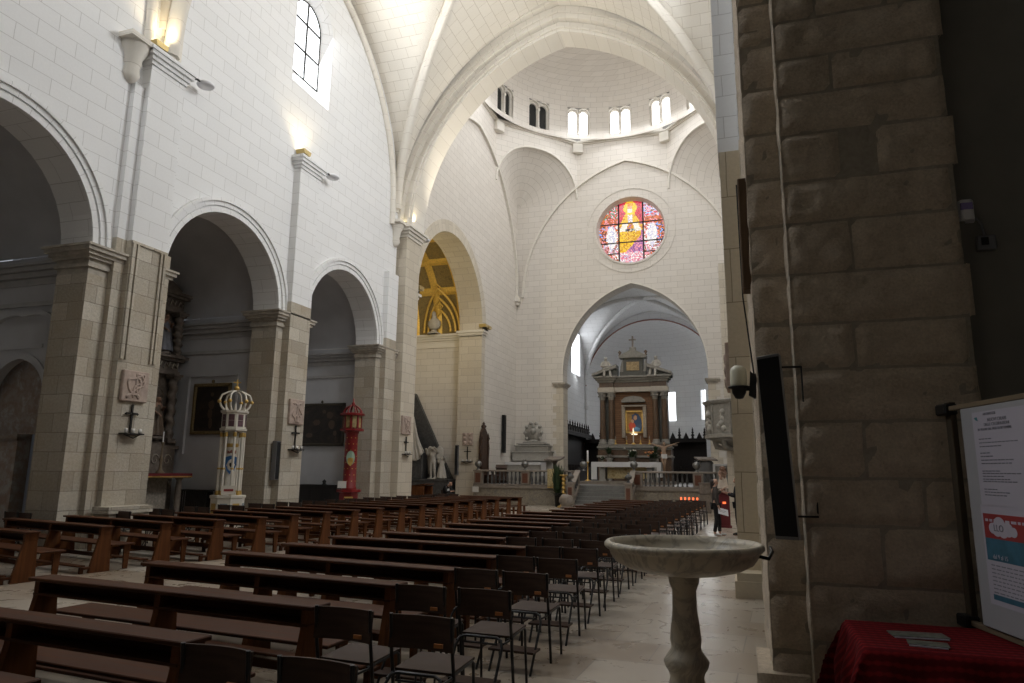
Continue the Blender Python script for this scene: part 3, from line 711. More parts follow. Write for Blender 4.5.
# ---- brown board fixed higher up, stone plaque on the pilaster
a_, b_ = at(739.5, 182, y=5.8), at(752, 291, y=5.8)
t = MB().box(a_.x-.02, xs+.01, 5.72, 5.9, b_.z, a_.z).build('sounding_board', wood('old_brown_panel', (.11, .07, .045), (.17, .115, .075), .6, 2), None, bevel=.008)
tag(t, 'narrow brown wooden board fixed high on the side of the near pier', 'wooden board')
M['terra'] = plain('pinkish_carved_stone', (.42, .33, .28), .9, 0, .16, 9., .25)
a_, b_ = at(724.5, 343, y=11.), at(724.5, 389, y=11.)
t = thing('stone_relief_plaque', (xa-.0, 11.25, b_.z), 'reddish stone relief plaque seen edge-on on the right pilaster', 'relief plaque', 'stone relief plaques on the pilasters')
MB().box(a_.x-xa, .01, -.32, .32, 0, a_.z-b_.z).build('slab', 'terra', t, bevel=.01)
m = MB()
for i in range(9): m.sphere((a_.x-xa-.005, -.2+.2*(i % 3)*1.0, .12+.18*(i//3)), .07, 8, 6, .35)
m.build('carving', 'terra', t)
# ---- holy water stoup
YS = 5.1; S = at(684.5, 600, y=YS); zof = lambda py: at(684.5, py, y=YS).z
M['stoupmarble'] = marble('veined_pale_marble', (.55, .49, .385), (.26, .23, .19), .38, 2.6, .75)
t = thing('holy_water_stoup', (S.x, YS, 0), 'large veined marble holy water stoup on a baluster stem', 'stoup')
zr = 1.222; RB = .54
b = MB().lathe([(.001, 1.05), (.16, 1.055), (.30, 1.08), (.42, 1.12), (.47, 1.15), (.485, 1.185), (.505, zr+.005), (.525, zr+.004), (.54, zr-.012), (.54, zr-.03), (.525, zr-.045), (.51, zr-.05), (.505, zr-.06), (.497, zr-.085), (.465, zr-.13), (.39, zr-.17), (.28, zr-.197), (.18, zr-.21), (.1, zr-.212), (.001, zr-.212)], (0, 0, 0), 64)
b.build('bowl', 'stoupmarble', t)
MB().lathe([(.001, 1.12), (.42, 1.122)], (0, 0, 0), 48).build('water', plain('still_water', (.10, .11, .10), .05), t)
zc_ = [zof(p) for p in (576, 583, 590, 610, 628, 639, 646, 650, 655, 661, 667, 671, 676, 683, 695)]
rs_ = [.105, .10, .08, .083, .098, .106, .098, .105, .128, .152, .14, .122, .112, .12, .135]
MB().lathe([(.11, zr-.208)]+list(zip(rs_, zc_)), (0, 0, 0), 36).build('stem', 'stoupmarble', t)
zb2 = zc_[-1]
MB().lathe([(.14, zb2+.01), (.2, zb2-.02), (.21, zb2-.06), (.22, .12), (.3, .1), (.3, 0), (.001, 0)], (0, 0, 0), 32).build('foot', 'stoupmarble', t)
m = MB().tube([(RB-.06, .02, 1.15), (RB+.02, .06, 1.13), (RB+.05, .2, 1.16), (xs-S.x+.03, .58, 1.16)], .012, 8); m.build('iron_stay', 'black', t)
# ---- table with a red striped cloth, leaflets
a_, b_ = at(846, 623.5, z=.76), at(857, 653, z=.76)
tx0, tx1, ty0, ty1 = a_.x, a_.x+1.3, b_.y+.1, 5.22
t = thing('folding_table', (tx0, ty0, 0), 'table hidden under the red striped cloth by the rough pier', 'table')
MB().box(.02, tx1-tx0, .02, ty1-ty0-.02, .72, .75).build('tabletop', wood('plain_table_wood', (.2, .13, .07), (.28, .18, .1)), t)
for lx in (.08, tx1-tx0-.06):
    for ly in (.07, ty1-ty0-.07): MB().box(lx-.02, lx+.02, ly-.02, ly+.02, 0, .72).build('leg', 'black', t)
g = G('red_striped_cloth'); tc = g.n('TexCoord'); sp = g.n('SeparateXYZ'); g.l(tc.outputs['Object'], sp.inputs[0])
wv = g.n('Math', operation='SINE'); ml = g.n('Math', operation='MULTIPLY'); ad = g.n('Math', operation='ADD'); g.l(sp.outputs['Z'], ad.inputs[0]); g.l(sp.outputs['Y'], ad.inputs[1]); ml.inputs[1].default_value = 95.; g.l(ad.outputs[0], ml.inputs[0]); g.l(ml.outputs[0], wv.inputs[0])
wx = g.n('Math', operation='SINE'); mlx = g.n('Math', operation='MULTIPLY'); mlx.inputs[1].default_value = 130.; g.l(sp.outputs['X'], mlx.inputs[0]); g.l(mlx.outputs[0], wx.inputs[0])
mm = g.n('Math', operation='MULTIPLY_ADD'); g.l(wx.outputs[0], mm.inputs[0]); mm.inputs[1].default_value = .35; g.l(wv.outputs[0], mm.inputs[2])
M['redcloth'] = g.out(g.ramp(mm.outputs[0], (0., (.085, .005, .007)), (.9, (.17, .010, .012))), .95, 0, g.bump(mm.outputs[0], .15, .004), .1)
L_, D_ = tx1-tx0, ty1-ty0
def drape(s_, t_):
    # top in the middle of the grid, skirts on every side with folds
    def axis_(v, ln, dr):
        tot = ln+2*dr; q = v*tot-dr
        if q < 0: return 0., -q
        if q > ln: return ln, q-ln
        return q, 0.
    x, dx = axis_(s_, L_, .55); y, dy_ = axis_(t_, D_, .55); dd = max(dx, dy_)
    ph = (x+y)*9
    sx = -1 if s_ < .5 else 1; sy = -1 if t_ < .5 else 1
    fl = .05*min(1, dd/.25)*(1+.6*sin(ph*2.1))
    corner = min(dx, dy_)
    return (x+(sx*(fl+corner*.30) if dx > 0 else 0), y+(sy*(fl+corner*.30) if dy_ > 0 and not (sy > 0) else 0), .763-dd*(1-.04*abs(sin(ph)))-.0)
m = MB().grid(drape, 60, 60)
o = m.build('tablecloth', 'redcloth', None, loc=(tx0, ty0, 0)); so = o.modifiers.new('thickness', 'SOLIDIFY'); so.thickness = .004; so.offset = 1
tag(o, 'dark red striped tablecloth draped over the table at the lower right', 'tablecloth')
M['paper'] = plain('white_paper', (.42, .40, .47), .7)
M['leaflet'] = plain('printed_leaflet', (.10, .11, .09), .5, 0, .6, 30.)
for (px, py, w_, d_, rz, lb) in ((918, 636, .30, .07, .1, 'dark leaflet lying flat, the left of the pair on the red tablecloth'), (928, 645, .20, .06, -.12, 'narrow folded leaflet nearer the table edge, the right of the pair')):
    s = at(px, py, z=.77)
    t = thing('leaflet', (s.x, s.y, .769), lb, 'leaflet', 'leaflets on the red table', rz)
    MB().box(-w_/2, w_/2, -d_, d_, .006, .010).build('cover', 'leaflet', t)
    MB().box(-w_/2+.005, w_/2-.01, -d_-.012, d_-.01, 0, .006).build('pages', 'paper', t)
# ---- notice stand with two printed sheets
P0 = at(955, 500, y=5.3); ud = Vector((.21, -.978, 0)).normalized(); nd = Vector((-.978, -.21, 0))
def onb(px, py, off=0.):
    d = R3 @ Vector((px-CX, -(py-CY), -FPX)); o_ = P0+nd*off; tt = (o_-CAM).dot(nd)/d.dot(nd); p = CAM+d*tt; q = p-P0
    return q.dot(ud), q.z+P0.z
t = thing('notice_stand', (P0.x, P0.y, 0), 'notice stand with a white board beside the red-clothed table', 'notice board', None, math.atan2(ud.y, ud.x))
# local frame: x along the board towards the viewer, -y ... face side is -y rotated: face normal nd = local +(-y)
M['postwood'] = wood('dark_varnished_post', (.05, .04, .028), (.085, .065, .045), .5, 2)
M['barwood'] = wood('light_wooden_rail', (.16, .12, .08), (.22, .17, .11), .5, 0)
ztop, zbot = onb(940, 408)[1], onb(945, 612)[1]
fs = -1
MB().box(-.035, .035, .01, .05, 0.02, ztop+.03).build('post', 'postwood', t, bevel=.004)
MB().box(1.2, 1.27, .01, .05, 0.02, ztop+.03).build('post', 'postwood', t, bevel=.004)
for lx in (0, 1.235): MB().box(lx-.03, lx+.03, -.25, .3, 0, .04).build('foot', 'postwood', t, bevel=.004)
MB().box(-.06, 1.3, -.005, .03, ztop-.03, ztop).build('rail', 'barwood', t, bevel=.003)
MB().box(-.06, 1.3, -.005, .03, zbot-.02, zbot+.012).build('rail', 'barwood', t, bevel=.003)
for zz in (ztop-.02, zbot-.005): MB().box(-.085, .05, -.03, .055, zz-.035, zz+.04).build('clamp', 'black', t, bevel=.01)
bx0 = onb(964, 420)[0]; bz0, bz1 = zbot+.02, ztop-.035
B_ = MB().box(bx0, 1.18, -.018, -.006, bz0, bz1).build('board', plain('white_pinboard', (.33, .33, .35), .6), t, bevel=.003)
u0, z1p = onb(975, 413); z0p = onb(981, 505)[1]
sh = MB().box(u0, u0+.62, -.0205, -.0185, z0p, z1p).build('printed_sheet', 'paper', t)
M['ink'] = plain('black_print', (.17, .165, .20), .7); M['teal'] = plain('teal_print', (.05, .2, .22), .6)
def textmesh(s, size, parent, loc, mat, name='lettering', rot=(PI/2, 0, 0), align='LEFT', extr=.0006):
    cu = bpy.data.curves.new('t', 'FONT'); cu.body = s; cu.size = size; cu.align_x = align; cu.extrude = extr
    ob = bpy.data.objects.new('t', cu); COL.objects.link(ob)
    bpy.context.view_layer.update(); me = bpy.data.meshes.new_from_object(ob.evaluated_get(bpy.context.evaluated_depsgraph_get()))
    bpy.data.objects.remove(ob); o = bpy.data.objects.new(name, me); me.materials.clear(); me.materials.append(M[mat]); COL.objects.link(o)
    o.parent = parent; o.location = loc; o.rotation_euler = rot; return o
H_ = z1p-z0p; yt = -.0215
def tx(s, x, zf, size, mat='ink', par=sh): return textmesh(s, size, par, (u0+x, yt, z0p+H_*zf), mat)
tx('ARCIDIOCESI', .12, .955, .022); tx('NUOVI ORARI', .16, .885, .030); tx('DELLE CELEBRAZIONI', .12, .84, .026); tx('IN VIGORE DAL MESE DI SETTEMBRE', .05, .795, .021)
m = MB(); random.seed(3)
for zf, w1 in ((.70, .1), (.66, .36), (.62, .22), (.55, .08), (.515, .12), (.475, .3), (.44, .3), (.36, .14), (.335, .36), (.305, .2), (.275, .26), (.25, .3), (.17, .12), (.14, .22), (.11, .2)):
    x = u0+.05
    while x < u0+.05+w1:
        l_ = random.uniform(.015, .04); m.box(x, x+l_, yt-.0003, yt+.001, z0p+H_*zf, z0p+H_*zf+.006); x += l_+.008
m.build('fine_print', 'ink', sh)['kind'] = 'stuff'
MB().prism([(u0+.02, z1p-.035), (u0+.05, z1p-.03), (u0+.06, z1p-.055), (u0+.04, z1p-.05)], 'y', yt-.0003, yt+.001).build('letterhead_mark', 'teal', sh)
v0, y1p = onb(986.5, 513); y0p = onb(994, 598)[1]; yb_ = onb(988, 537)[1]; yc_ = onb(990.5, 559)[1]
ps = MB().box(v0-.02, v0+.5, -.0205, -.0185, y0p-.03, y1p+.05).build('poster', 'paper', t)
M['posterred'] = plain('poster_red', (.28, .03, .03), .6); M['posterblue'] = plain('poster_blue', (.035, .12, .18), .6, 0, .2, 14.)
MB().box(v0, v0+.5, -.0215, -.0205, yb_, y1p).build('red_band', 'posterred', ps)
MB().box(v0, v0+.5, -.0215, -.0205, yc_, yb_).build('blue_band', 'posterblue', ps)
MB().box(v0+.02, v0+.5, -.0215, -.0205, y0p, y0p+.03).build('blue_strip', 'posterblue', ps)
c0x, c0z = v0+.16, yb_+(y1p-yb_)*.42
m = MB()
for dx, dz, r in ((-.07, 0, .04), (0, .02, .06), (.08, .0, .05), (.03, -.01, .05), (-.03, -.01, .045), (.13, -.01, .035)):
    m.prism([(c0x+dx+r*cos(2*PI*i/16), c0z+dz+r*.8*sin(2*PI*i/16)) for i in range(16)], 'y', -.0222-.0001*len(m.v)/64, -.0212)
m.build('white_cloud', 'paper', ps)
textmesh('LLO', .055, ps, (c0x-.06, -.0235, c0z-.015), 'ink'); textmesh('dal 9 al 15', .036, ps, (v0+.06, -.0225, yc_+.012), 'paper')
m = MB(); random.seed(5)
for k in range(9):
    x = v0+.03
    while x < v0+.46:
        l_ = random.uniform(.015, .05); m.box(x, x+l_, -.0212, -.0203, yc_-.03-k*.022, yc_-.024-k*.022); x += l_+.012
m.build('fine_print', 'ink', ps)['kind'] = 'stuff'
m = MB(); x = v0+.02
while x < v0+.46:
    l_ = random.uniform(.02, .05); m.box(x, x+l_, -.0222, -.0210, y1p-.045, y1p-.03); x += l_+.014
m.build('fine_print', 'paper', ps)['kind'] = 'stuff'
# ================================================================== PEWS AND CHAIRS
ORD = 'first second third fourth fifth sixth seventh eighth ninth tenth eleventh twelfth thirteenth fourteenth fifteenth sixteenth seventeenth eighteenth nineteenth twentieth twenty-first twenty-second twenty-third'.split()
M['pew'] = wood('varnished_pew_wood', (.036, .0135, .006), (.095, .034, .013), .46, 0, 5.)
M['pewend'] = wood('varnished_pew_ends', (.075, .026, .009), (.15, .055, .018), .42, 2, 5.)  # end panels in a warmer, lighter tone than the boards
M['pad'] = plain('brown_leatherette', (.07, .028, .018), .45, 0, .15, 20.)
M['tube'] = plain('black_enamelled_tube', (.014, .014, .016), .35, .2)
M['seatwood'] = wood('dark_chair_plywood', (.038, .024, .018), (.075, .046, .034), .38, 0, 6.)
def make_pew(L):
    r = thing('pew', (0, 0, 0), 'x', 'pew'); h = L/2
    MB().box(-h, h, -.12, .09, .70, .73).build('ledge', 'pew', r, bevel=.006)
    MB().box(-h+.06, h-.06, .07, .095, .60, .70).build('back_panel', 'pew', r)
    MB().box(-h+.06, h-.06, -.10, .09, .585, .603).build('book_shelf', 'pew', r, bevel=.003)
    MB().box(-h+.02, h-.02, .10, .50, .395, .422).build('seat', 'pew', r, bevel=.006)
    ends = [-h+.09, h-.09]+([0.] if L > 2.4 else [])
    for x in ends:
        MB().prism([(-.22, 0), (.12, 0), (.08, .70), (-.09, .70), (-.095, .56)], 'x', x-.03, x+.03).build('end_panel', 'pewend', r, bevel=.006)
    for x in (-h+.12, h-.12): MB().prism([(.38, 0), (.45, 0), (.47, .395), (.36, .395)], 'x', x-.02, x+.02).build('leg', 'pewend', r, bevel=.004)
    MB().box(-h+.1, h-.1, .12, .15, .2, .26).build('stretcher', 'pew', r)
    k = MB().box(-h+.12, h-.12, -.38, -.25, .10, .125)
    for x in ends: k.box(x-.025, x+.025, -.36, -.18, .06, .1); k.box(x-.025, x+.025, -.36, -.3, 0, .1)
    kn = k.build('kneeler', 'pew', r, bevel=.004)
    for i in range(0):
        w_ = (L-.4)/n; c = -h+.2+w_*(i+.5); p = MB()
        p.grid(lambda s_, t_: (c-w_*.42+w_*.84*s_, -.41+.18*t_, .166+.05*min(1, 5*min(s_, 1-s_)*2)**.5*sin(PI*min(1, max(0, t_)))**.5), 10, 6); p.build('cushion', 'pad', kn)
    return r
def make_chair():
    r = thing('folding_chair', (0, 0, 0), 'x', 'chair')
    b = MB()
    def bk(s_, t_, o=0.): x = -.225+.45*s_; return (x, -.045+.035*(1-(2*s_-1)**2)+.02*(t_-.5)+o, .575+.2*t_)
    for o, fl in ((0, False), (.016, True)): b.grid(lambda s_, t_: bk(s_, t_, o), 8, 2, True, fl)
    for t_ in (0, 1): b.grid(lambda s_, q: bk(s_, t_, .016*q), 8, 1, False, t_ == 0)
    for s0 in (0, 1): b.grid(lambda q, t_: bk(s0, t_, .016*q), 1, 2, False)
    b.build('backrest', 'seatwood', r)
    def st(s_, t_, o=0.): return (-.2+.4*s_, .0+.38*t_, .445+.012*t_-.012*sin(PI*s_)*sin(PI*t_)-o)
    s = MB(); s.grid(lambda a_, b_: st(a_, b_), 8, 6); s.grid(lambda a_, b_: st(a_, b_, .016), 8, 6, True, True)
    for t_ in (0, 1): s.grid(lambda a_, q: st(a_, t_, .016*q), 8, 1, False)
    for a0 in (0, 1): s.grid(lambda q, b_: st(a0, b_, .016*q), 1, 6, False)
    s.build('seat', 'seatwood', r)
    for x in (-.215, .215):
        MB().tube([(x, -.05, .785), (x, -.03, .58), (x, .0, .42), (x, .06, .012), (x, .062, 0)], .0125, 7).build('leg', 'tube', r)
        MB().tube([(x*.9, -.02, .42), (x*.9, .34, .44), (x*.9, .37, .42), (x*.93, .40, 0)], .0115, 6).build('leg', 'tube', r)
    k = MB().tube([(-.19, -.40, 0), (-.19, -.14, .38), (-.17, -.105, .43), (-.13, -.095, .445), (.13, -.095, .445), (.17, -.105, .43), (.19, -.14, .38), (.19, -.40, 0)], .0115, 6)
    k.tube([(-.14, -.1, .40), (.14, -.1, .40)], .008, 5)
    for x in (-.13, 0, .13): k.tube([(x, -.1, .40), (x, -.095, .445)], .007, 5)
    for x in (-.2, .2): k.tube([(x*.95, -.12, .41), (x*1.06, .0, .42)], .009, 5)
    fr = k.build('kneeler_frame', 'tube', r)
    MB().box(-.21, .21, -.38, -.2, .165, .185).build('kneeler', 'seatwood', r, bevel=.003)
    MB().box(.1, .16, -.062, -.05, .6, .625).build('number_tag', plain('orange_brass_tag', (.45, .18, .06), .5), r)
    return r
_p = {}
def place_pew(L, x, y, rz, label, group):
    k = round(L, 1)
    if k not in _p: _p[k] = o = make_pew(k)
    else: o = copy_tree(_p[k])
    o.location = (x, y, 0); o.rotation_euler = (0, 0, rz); tag(o, label, 'pew', group); return o
_c = []
def place_chair(x, y, rz, label, group):
    if not _c: _c.append(make_chair()); o = _c[0]
    else: o = copy_tree(_c[0])
    o.location = (x, y, 0); o.rotation_euler = (0, 0, rz); tag(o, label, 'chair', group); return o
def span(a, b): # pew from left-back point a to right-back point b
    L = math.hypot(b[0]-a[0], b[1]-a[1]); return L, (a[0]+b[0])/2, (a[1]+b[1])/2, math.atan2(b[1]-a[1], b[0]-a[0])
MID = [((-6.25, 2.72), (-3.12, 2.50)), ((-6.2, 3.72), (-3.02, 3.47)), ((-6.14, 4.86), (-2.94, 4.60)), ((-6.04, 5.98), (-2.84, 5.66)), ((-5.84, 7.02), (-2.74, 6.68)), ((-5.71, 8.08), (-2.69, 7.78)),
       ((-5.67, 9.16), (-2.68, 8.86)), ((-5.55, 10.12), (-3.32, 9.9)), ((-5.46, 11.16), (-3.30, 10.95)), ((-5.33, 12.22), (-3.2, 12.0))]
for yr_ in (13.06, 14.05, 15.1, 16.25, 17.4, 18.6, 19.8, 21.0, 22.2, 23.4, 24.6):
    f_ = (yr_-12)/12.6; MID.append(((-5.25+.85*f_, yr_+.2), (-3.17+.36*f_, yr_)))
for k, (a_, b_) in enumerate(MID):
    L, x, y, rz = span(a_, b_)
    if k > 6: L = 2.1 if L > 1.9 else 1.7
    elif k: L = 3.1
    x = b_[0]-cos(rz)*L/2; y = b_[1]-sin(rz)*L/2
    place_pew(L, x, y, rz, 'dark wooden pew of the middle block, %s row from the camera' % ORD[k], 'pews of the middle block')
    # folding chairs that carry the row on to the right
    if k <= 6: xe = -1.7+.004*k; n = 2
    else: xe = -1.68+(b_[1]-9.)*.036; n = 3
    x0_ = b_[0]+.06; pit = (xe-x0_)/n
    nm = ['beside the pew end', 'at the open aisle'] if n == 2 else ['beside the pew end', 'middle of three', 'at the open aisle']
    for j in range(n):
        place_chair(x0_+pit*(j+.5), b_[1]-.27-.05*(j+.5)*0.5+random.uniform(-.02, .02)+(0 if k > 6 else 0), rz*.5+random.uniform(-.03, .03), 'dark folding chair in the %s row of the middle block, %s' % (ORD[k], nm[j]), 'folding chairs of the middle block')
th = math.radians(-11.3)
LE = [(35, 531.6), (109.4, 526), (169.5, 522.2), (222.3, 519.7), (265, 517), (297.9, 514.2), (330, 511.9), (358.2, 509.9), (382.6, 508), (404.9, 506.2), (425, 504.7), (442.6, 503.3), (457.8, 502.1), (473.4, 500.9), (486.5, 500), (497.7, 499.2), (508.5, 498.5), (518.5, 497.9), (527.5, 497.3)]
for k in range(18):
    e_ = at(*LE[k], z=.73); x = e_.x; y = e_.y
    if k > 10: y = yprev+.985; x = xprev+.10
    xprev, yprev = x, y
    L = 3.2 if k < 3 else 2.7
    place_pew(L, x-cos(th)*L/2, y-sin(th)*L/2, th, 'wooden pew with orange-brown end panel in the left block, %s row from the camera' % ORD[k], 'pews of the left block')
    lx, ly = x-cos(th)*L, y-sin(th)*L
    n = 0 if k < 2 else 2
    for j in range(n):
        cx2 = lx-.32-.5*j; cy2 = ly+.04+.1*j
        bad = any(a2-.45 < cy2 < b2+.5 for a2, b2 in PIERS) and cx2 < XP+.32
        if k == 2: cx2 -= .3; cy2 -= .45; bad = False
        if bad: continue
        place_chair(cx2, cy2, th*.8+random.uniform(-.05, .05), 'black folding chair by the left arcade, %s row, %s' % (ORD[k], 'next to the pew' if j == 0 else 'nearer the wall'), 'folding chairs by the left arcade')
# ================================================================== FIGURES (skin over a jointed skeleton)
def skin(name, nodes, edges, mat, parent=None, sub=1, root=0, loc=None, kind=None):
    me = bpy.data.meshes.new(name); me.from_pydata([n[:3] for n in nodes], edges, [])
    o = bpy.data.objects.new(name, me); COL.objects.link(o)
    md = o.modifiers.new('s', 'SKIN'); md.use_smooth_shade = True
    sv = me.skin_vertices[0].data if me.skin_vertices else None
    if sv is None:
        bm = bmesh.new(); bm.from_mesh(me); bm.verts.layers.skin.verify(); bm.to_mesh(me); bm.free(); sv = me.skin_vertices[0].data
    for i, n in enumerate(nodes):
        r = n[3]; sv[i].radius = (r, n[4] if len(n) > 4 else r); sv[i].use_root = (i == root)
    if sub: ss = o.modifiers.new('u', 'SUBSURF'); ss.levels = sub; ss.render_levels = sub
    bpy.context.view_layer.update()
    m2 = bpy.data.meshes.new_from_object(o.evaluated_get(bpy.context.evaluated_depsgraph_get()))
    bpy.data.objects.remove(o); m2.name = name
    o = bpy.data.objects.new(name, m2); COL.objects.link(o); m2.materials.clear(); m2.materials.append(M[mat] if isinstance(mat, str) else mat)
    for p in m2.polygons: p.use_smooth = True
    if parent: o.parent = parent
    if loc: o.location = loc
    if kind: o['kind'] = kind
    return o
V3 = Vector
def skeleton(J, fingers=True, grow=0., parts=('torso', 'head', 'arm', 'leg')):
    """J: joint name -> point; returns nodes and edges of a whole body (facing -y)"""
    N = []; E = []
    def nd(p, r, link=None, r2=None):
        N.append((p[0], p[1], p[2], r+grow, (r2 or r)+grow)); i = len(N)-1
        if link is not None: E.append((link, i))
        return i
    pel = nd(J['pelvis'], .125, None, .095); wa = nd(J['waist'], .115, pel, .085); ch = nd(J['chest'], .14, wa, .1); nb = nd(J['neckbase'], .07, ch, .06)
    if 'head' in parts:
        h = J['head']; f = J.get('face', V3((0, -1, 0)))
        ne = nd(J['neckbase'].lerp(h, .35), .05, nb); ja = nd(h+f*.03+V3((0, 0, -.055)), .062, ne, .06); cr = nd(h+V3((0, 0, .01)), .082, ja, .092); nd(h-f*.01+V3((0, 0, .075)), .06, cr, .07)
        no = nd(h+f*.105+V3((0, 0, -.03)), .016, ja)
        sd = f.cross(V3((0, 0, 1)))
        for q in (-1, 1): nd(h+sd*.085*q+V3((0, 0, -.015)), .018, cr)
    if 'arm' in parts:
        for s in 'LR':
            sh = nd(J['sh'+s], .06, ch); el = nd(J['el'+s], .043, sh); wr = nd(J['wr'+s], .03, el)
            if fingers:
                d = (J['wr'+s]-J['el'+s]).normalized(); d = J.get('hd'+s, d); sd = d.cross(V3((0, 0, 1)));  sd = sd if sd.length > .2 else d.cross(V3((0, 1, 0))); sd.normalize(); up = sd.cross(d)
                pm = nd(J['wr'+s]+d*.055, .034, wr, .02)
                for k, (o, l) in enumerate(((-.026, .085), (-.009, .095), (.009, .09), (.026, .072))):
                    a = nd(J['wr'+s]+d*.095+sd*o, .0095, pm); b = nd(J['wr'+s]+d*(.095+l*.5)+sd*o*1.1-up*.006, .0085, a); nd(J['wr'+s]+d*(.095+l*.85)+sd*o*1.1-up*.028, .0075, b)
                a = nd(J['wr'+s]+d*.045-sd*.04, .011, pm); nd(J['wr'+s]+d*.085-sd*.055-up*.01, .009, a)
    if 'leg' in parts:
        for s in 'LR':
            hp = nd(J['hip'+s], .085, pel); kn = nd(J['kn'+s], .057, hp); an = nd(J['an'+s], .036, kn); he = J['an'+s]; tf = J.get('ft'+s, V3((0, -1, 0)))
            b = nd(V3((he.x, he.y, he.z-.045))+tf*.03, .034, an); nd(V3((he.x, he.y, he.z-.06))+tf*.16, .026, b, .03)
    return N, E
def stand(h=1.65, **over):
    k = h/1.72
    J = dict(pelvis=(0, 0, .93), waist=(0, .0, 1.08), chest=(0, .01, 1.28), neckbase=(0, .015, 1.44), head=(0, -.01, 1.60), shL=(.17, .01, 1.38), shR=(-.17, .01, 1.38), elL=(.23, .03, 1.10), elR=(-.23, .03, 1.10), wrL=(.22, -.06, .87), wrR=(-.22, -.06, .87),
             hipL=(.09, 0, .88), hipR=(-.09, 0, .88), knL=(.095, -.02, .49), knR=(-.095, -.02, .49), anL=(.1, .02, .085), anR=(-.1, .02, .085))
    for a, b in over.items(): J[a] = b
    return {a: (V3(b)*k if a not in ('face', 'hdL', 'hdR') and not a.startswith('ft') else V3(b)) for a, b in J.items()}
M['statue'] = plain('white_statuary_marble', (.46, .43, .38), .55, 0, .1, 6., .1)
M['gilt'] = plain('gilded_wood', (.62, .40, .12), .38, .5, .2, 14.)
def robe(h, mb=None, seed=0, c=(0, 0, 0), flare=1.):
    m = mb or MB(); rnd = random.Random(seed); ph = rnd.random()*6
    def fn(s_, t_):
        a = 2*PI*s_; z = h*(.02+.83*t_); r = (.27*flare*(1-t_)**1.1+.15+.02*sin(t_*3.1)) if t_ < .9 else .15*(1-(t_-.9)*6)
        r *= 1+.10*(1-t_*.8)*sin(a*7+ph+t_*2)+.05*sin(a*13+ph*2)*(1-t_)
        return (c[0]+r*h/1.72*cos(a), c[1]+r*.8*h/1.72*sin(a), c[2]+z)
    m.grid(fn, 42, 14); return m
# ================================================================== LEFT SIDE: PLAQUES, CROSSES, LOUDSPEAKERS, LAMPS
def on_x(px, py, x): return at(px, py, x=x)
plq = []
for n, (xa_, a_, b_, nm) in enumerate(((XP+.02, (121.5, 371), (144, 402), 'nearest left pilaster'), (XP, (288.5, 399.5), (301, 424.5), 'second left pilaster, above its iron cross'), (XP+.12, (401, 416), (409, 434.5), 'crossing pier on the left'), )):
    p0, p1 = on_x(*a_, xa_), on_x(*b_, xa_)
    y0, y1, z1, z0 = p0.y, p1.y, (at((a_[0]+b_[0])/2, a_[1], x=xa_).z), at((a_[0]+b_[0])/2, b_[1], x=xa_).z
    t = thing('stone_relief_plaque', (xa_, (y0+y1)/2, z0), 'pinkish carved stone plaque on the '+nm, 'relief plaque', 'stone relief plaques on the pilasters', PI/2)
    w_, h_ = (y1-y0)/2, z1-z0
    MB().box(-w_, w_, -.09, .0, 0, h_).build('slab', 'terra', t, bevel=.015)
    m = MB(); rnd = random.Random(n+4)
    pts = []
    for i in range(60):
        q = i*.55; pts.append(V3((w_*.72*sin(q*.73+n)*(.5+.5*sin(q*.31)), -.092, h_*(.5+.36*cos(q*.47+n*2)+.06*sin(q*1.9)))))
    m.tube(pts, .028, 6)
    m.build('carving', 'terra', t)
p0, p1 = at(463, 433, y=34.85), at(473, 445.5, y=34.85)
t = thing('stone_relief_plaque', ((p0.x+p1.x)/2, 34.85, p1.z), 'stone plaque on the jamb of the gilded chapel arch, above a cross', 'relief plaque', 'stone relief plaques on the pilasters')
MB().box(p0.x-(p0.x+p1.x)/2, p1.x-(p0.x+p1.x)/2, -.08, .1, 0, p0.z-p1.z).build('slab', 'terra', t, bevel=.015)
m = MB()
for i in range(6): m.sphere((-.15+.3*(i % 2), -.085, .15+.22*(i//2)), .1, 8, 5, 1, .4)
m.build('carving', 'terra', t)
M['iron'] = plain('dark_wrought_iron', (.02, .018, .016), .5, .4)
M['wax'] = plain('white_candle_cups', (.6, .58, .55), .5)
def iron_cross(p, h, rz, label):
    t = thing('iron_cross', p, label, 'cross', 'iron consecration crosses', rz); w = h*.36
    m = MB().box(-.022, .022, -.06, -.03, .08, h).box(-w*.6, w*.6, -.06, -.03, h*.70, h*.70+.045)
    for x, z in ((-w*.6, h*.72), (w*.6, h*.72), (0, h)): m.lathe([(.001, -.03), (.035, 0), (.001, .03)], (x, -.045, z), 8)
    m.build('cross', 'iron', t)
    m = MB().box(-w, w, -.2, .015, .05, .08).tube([(-w*.8, -.1, .05), (0, -.16, -.03), (w*.8, -.1, .05)], .015, 6); sh = m.build('bracket', 'iron', t)
    for k in (-1, 0, 1): MB().lathe([(.001, 0), (.035, 0), (.04, .1), (.001, .105)], (w*.75*k, -.13, .08), 10).build('candle_cup', 'wax', t)
for xa_, (px, pt, pb), nm in ((XP+.02, (129.5, 405, 437), 'black iron cross with three candle cups on the nearest pilaster'), (XP, (294, 426, 452), 'black iron cross with candle cups on the second pilaster'), (XP+.12, (405, 437, 456), 'small iron cross with candle cups on the crossing pier')):
    a_, b_ = at(px, pt, x=xa_), at(px, pb, x=xa_); iron_cross((xa_, (a_.y+b_.y)/2, b_.z), a_.z-b_.z, PI/2, nm)
a_, b_ = at(467.5, 447, y=34.85), at(467.5, 463, y=34.85); iron_cross((b_.x, 34.85, b_.z), a_.z-b_.z, 0, 'small iron cross with candle cups beside the altar rail')
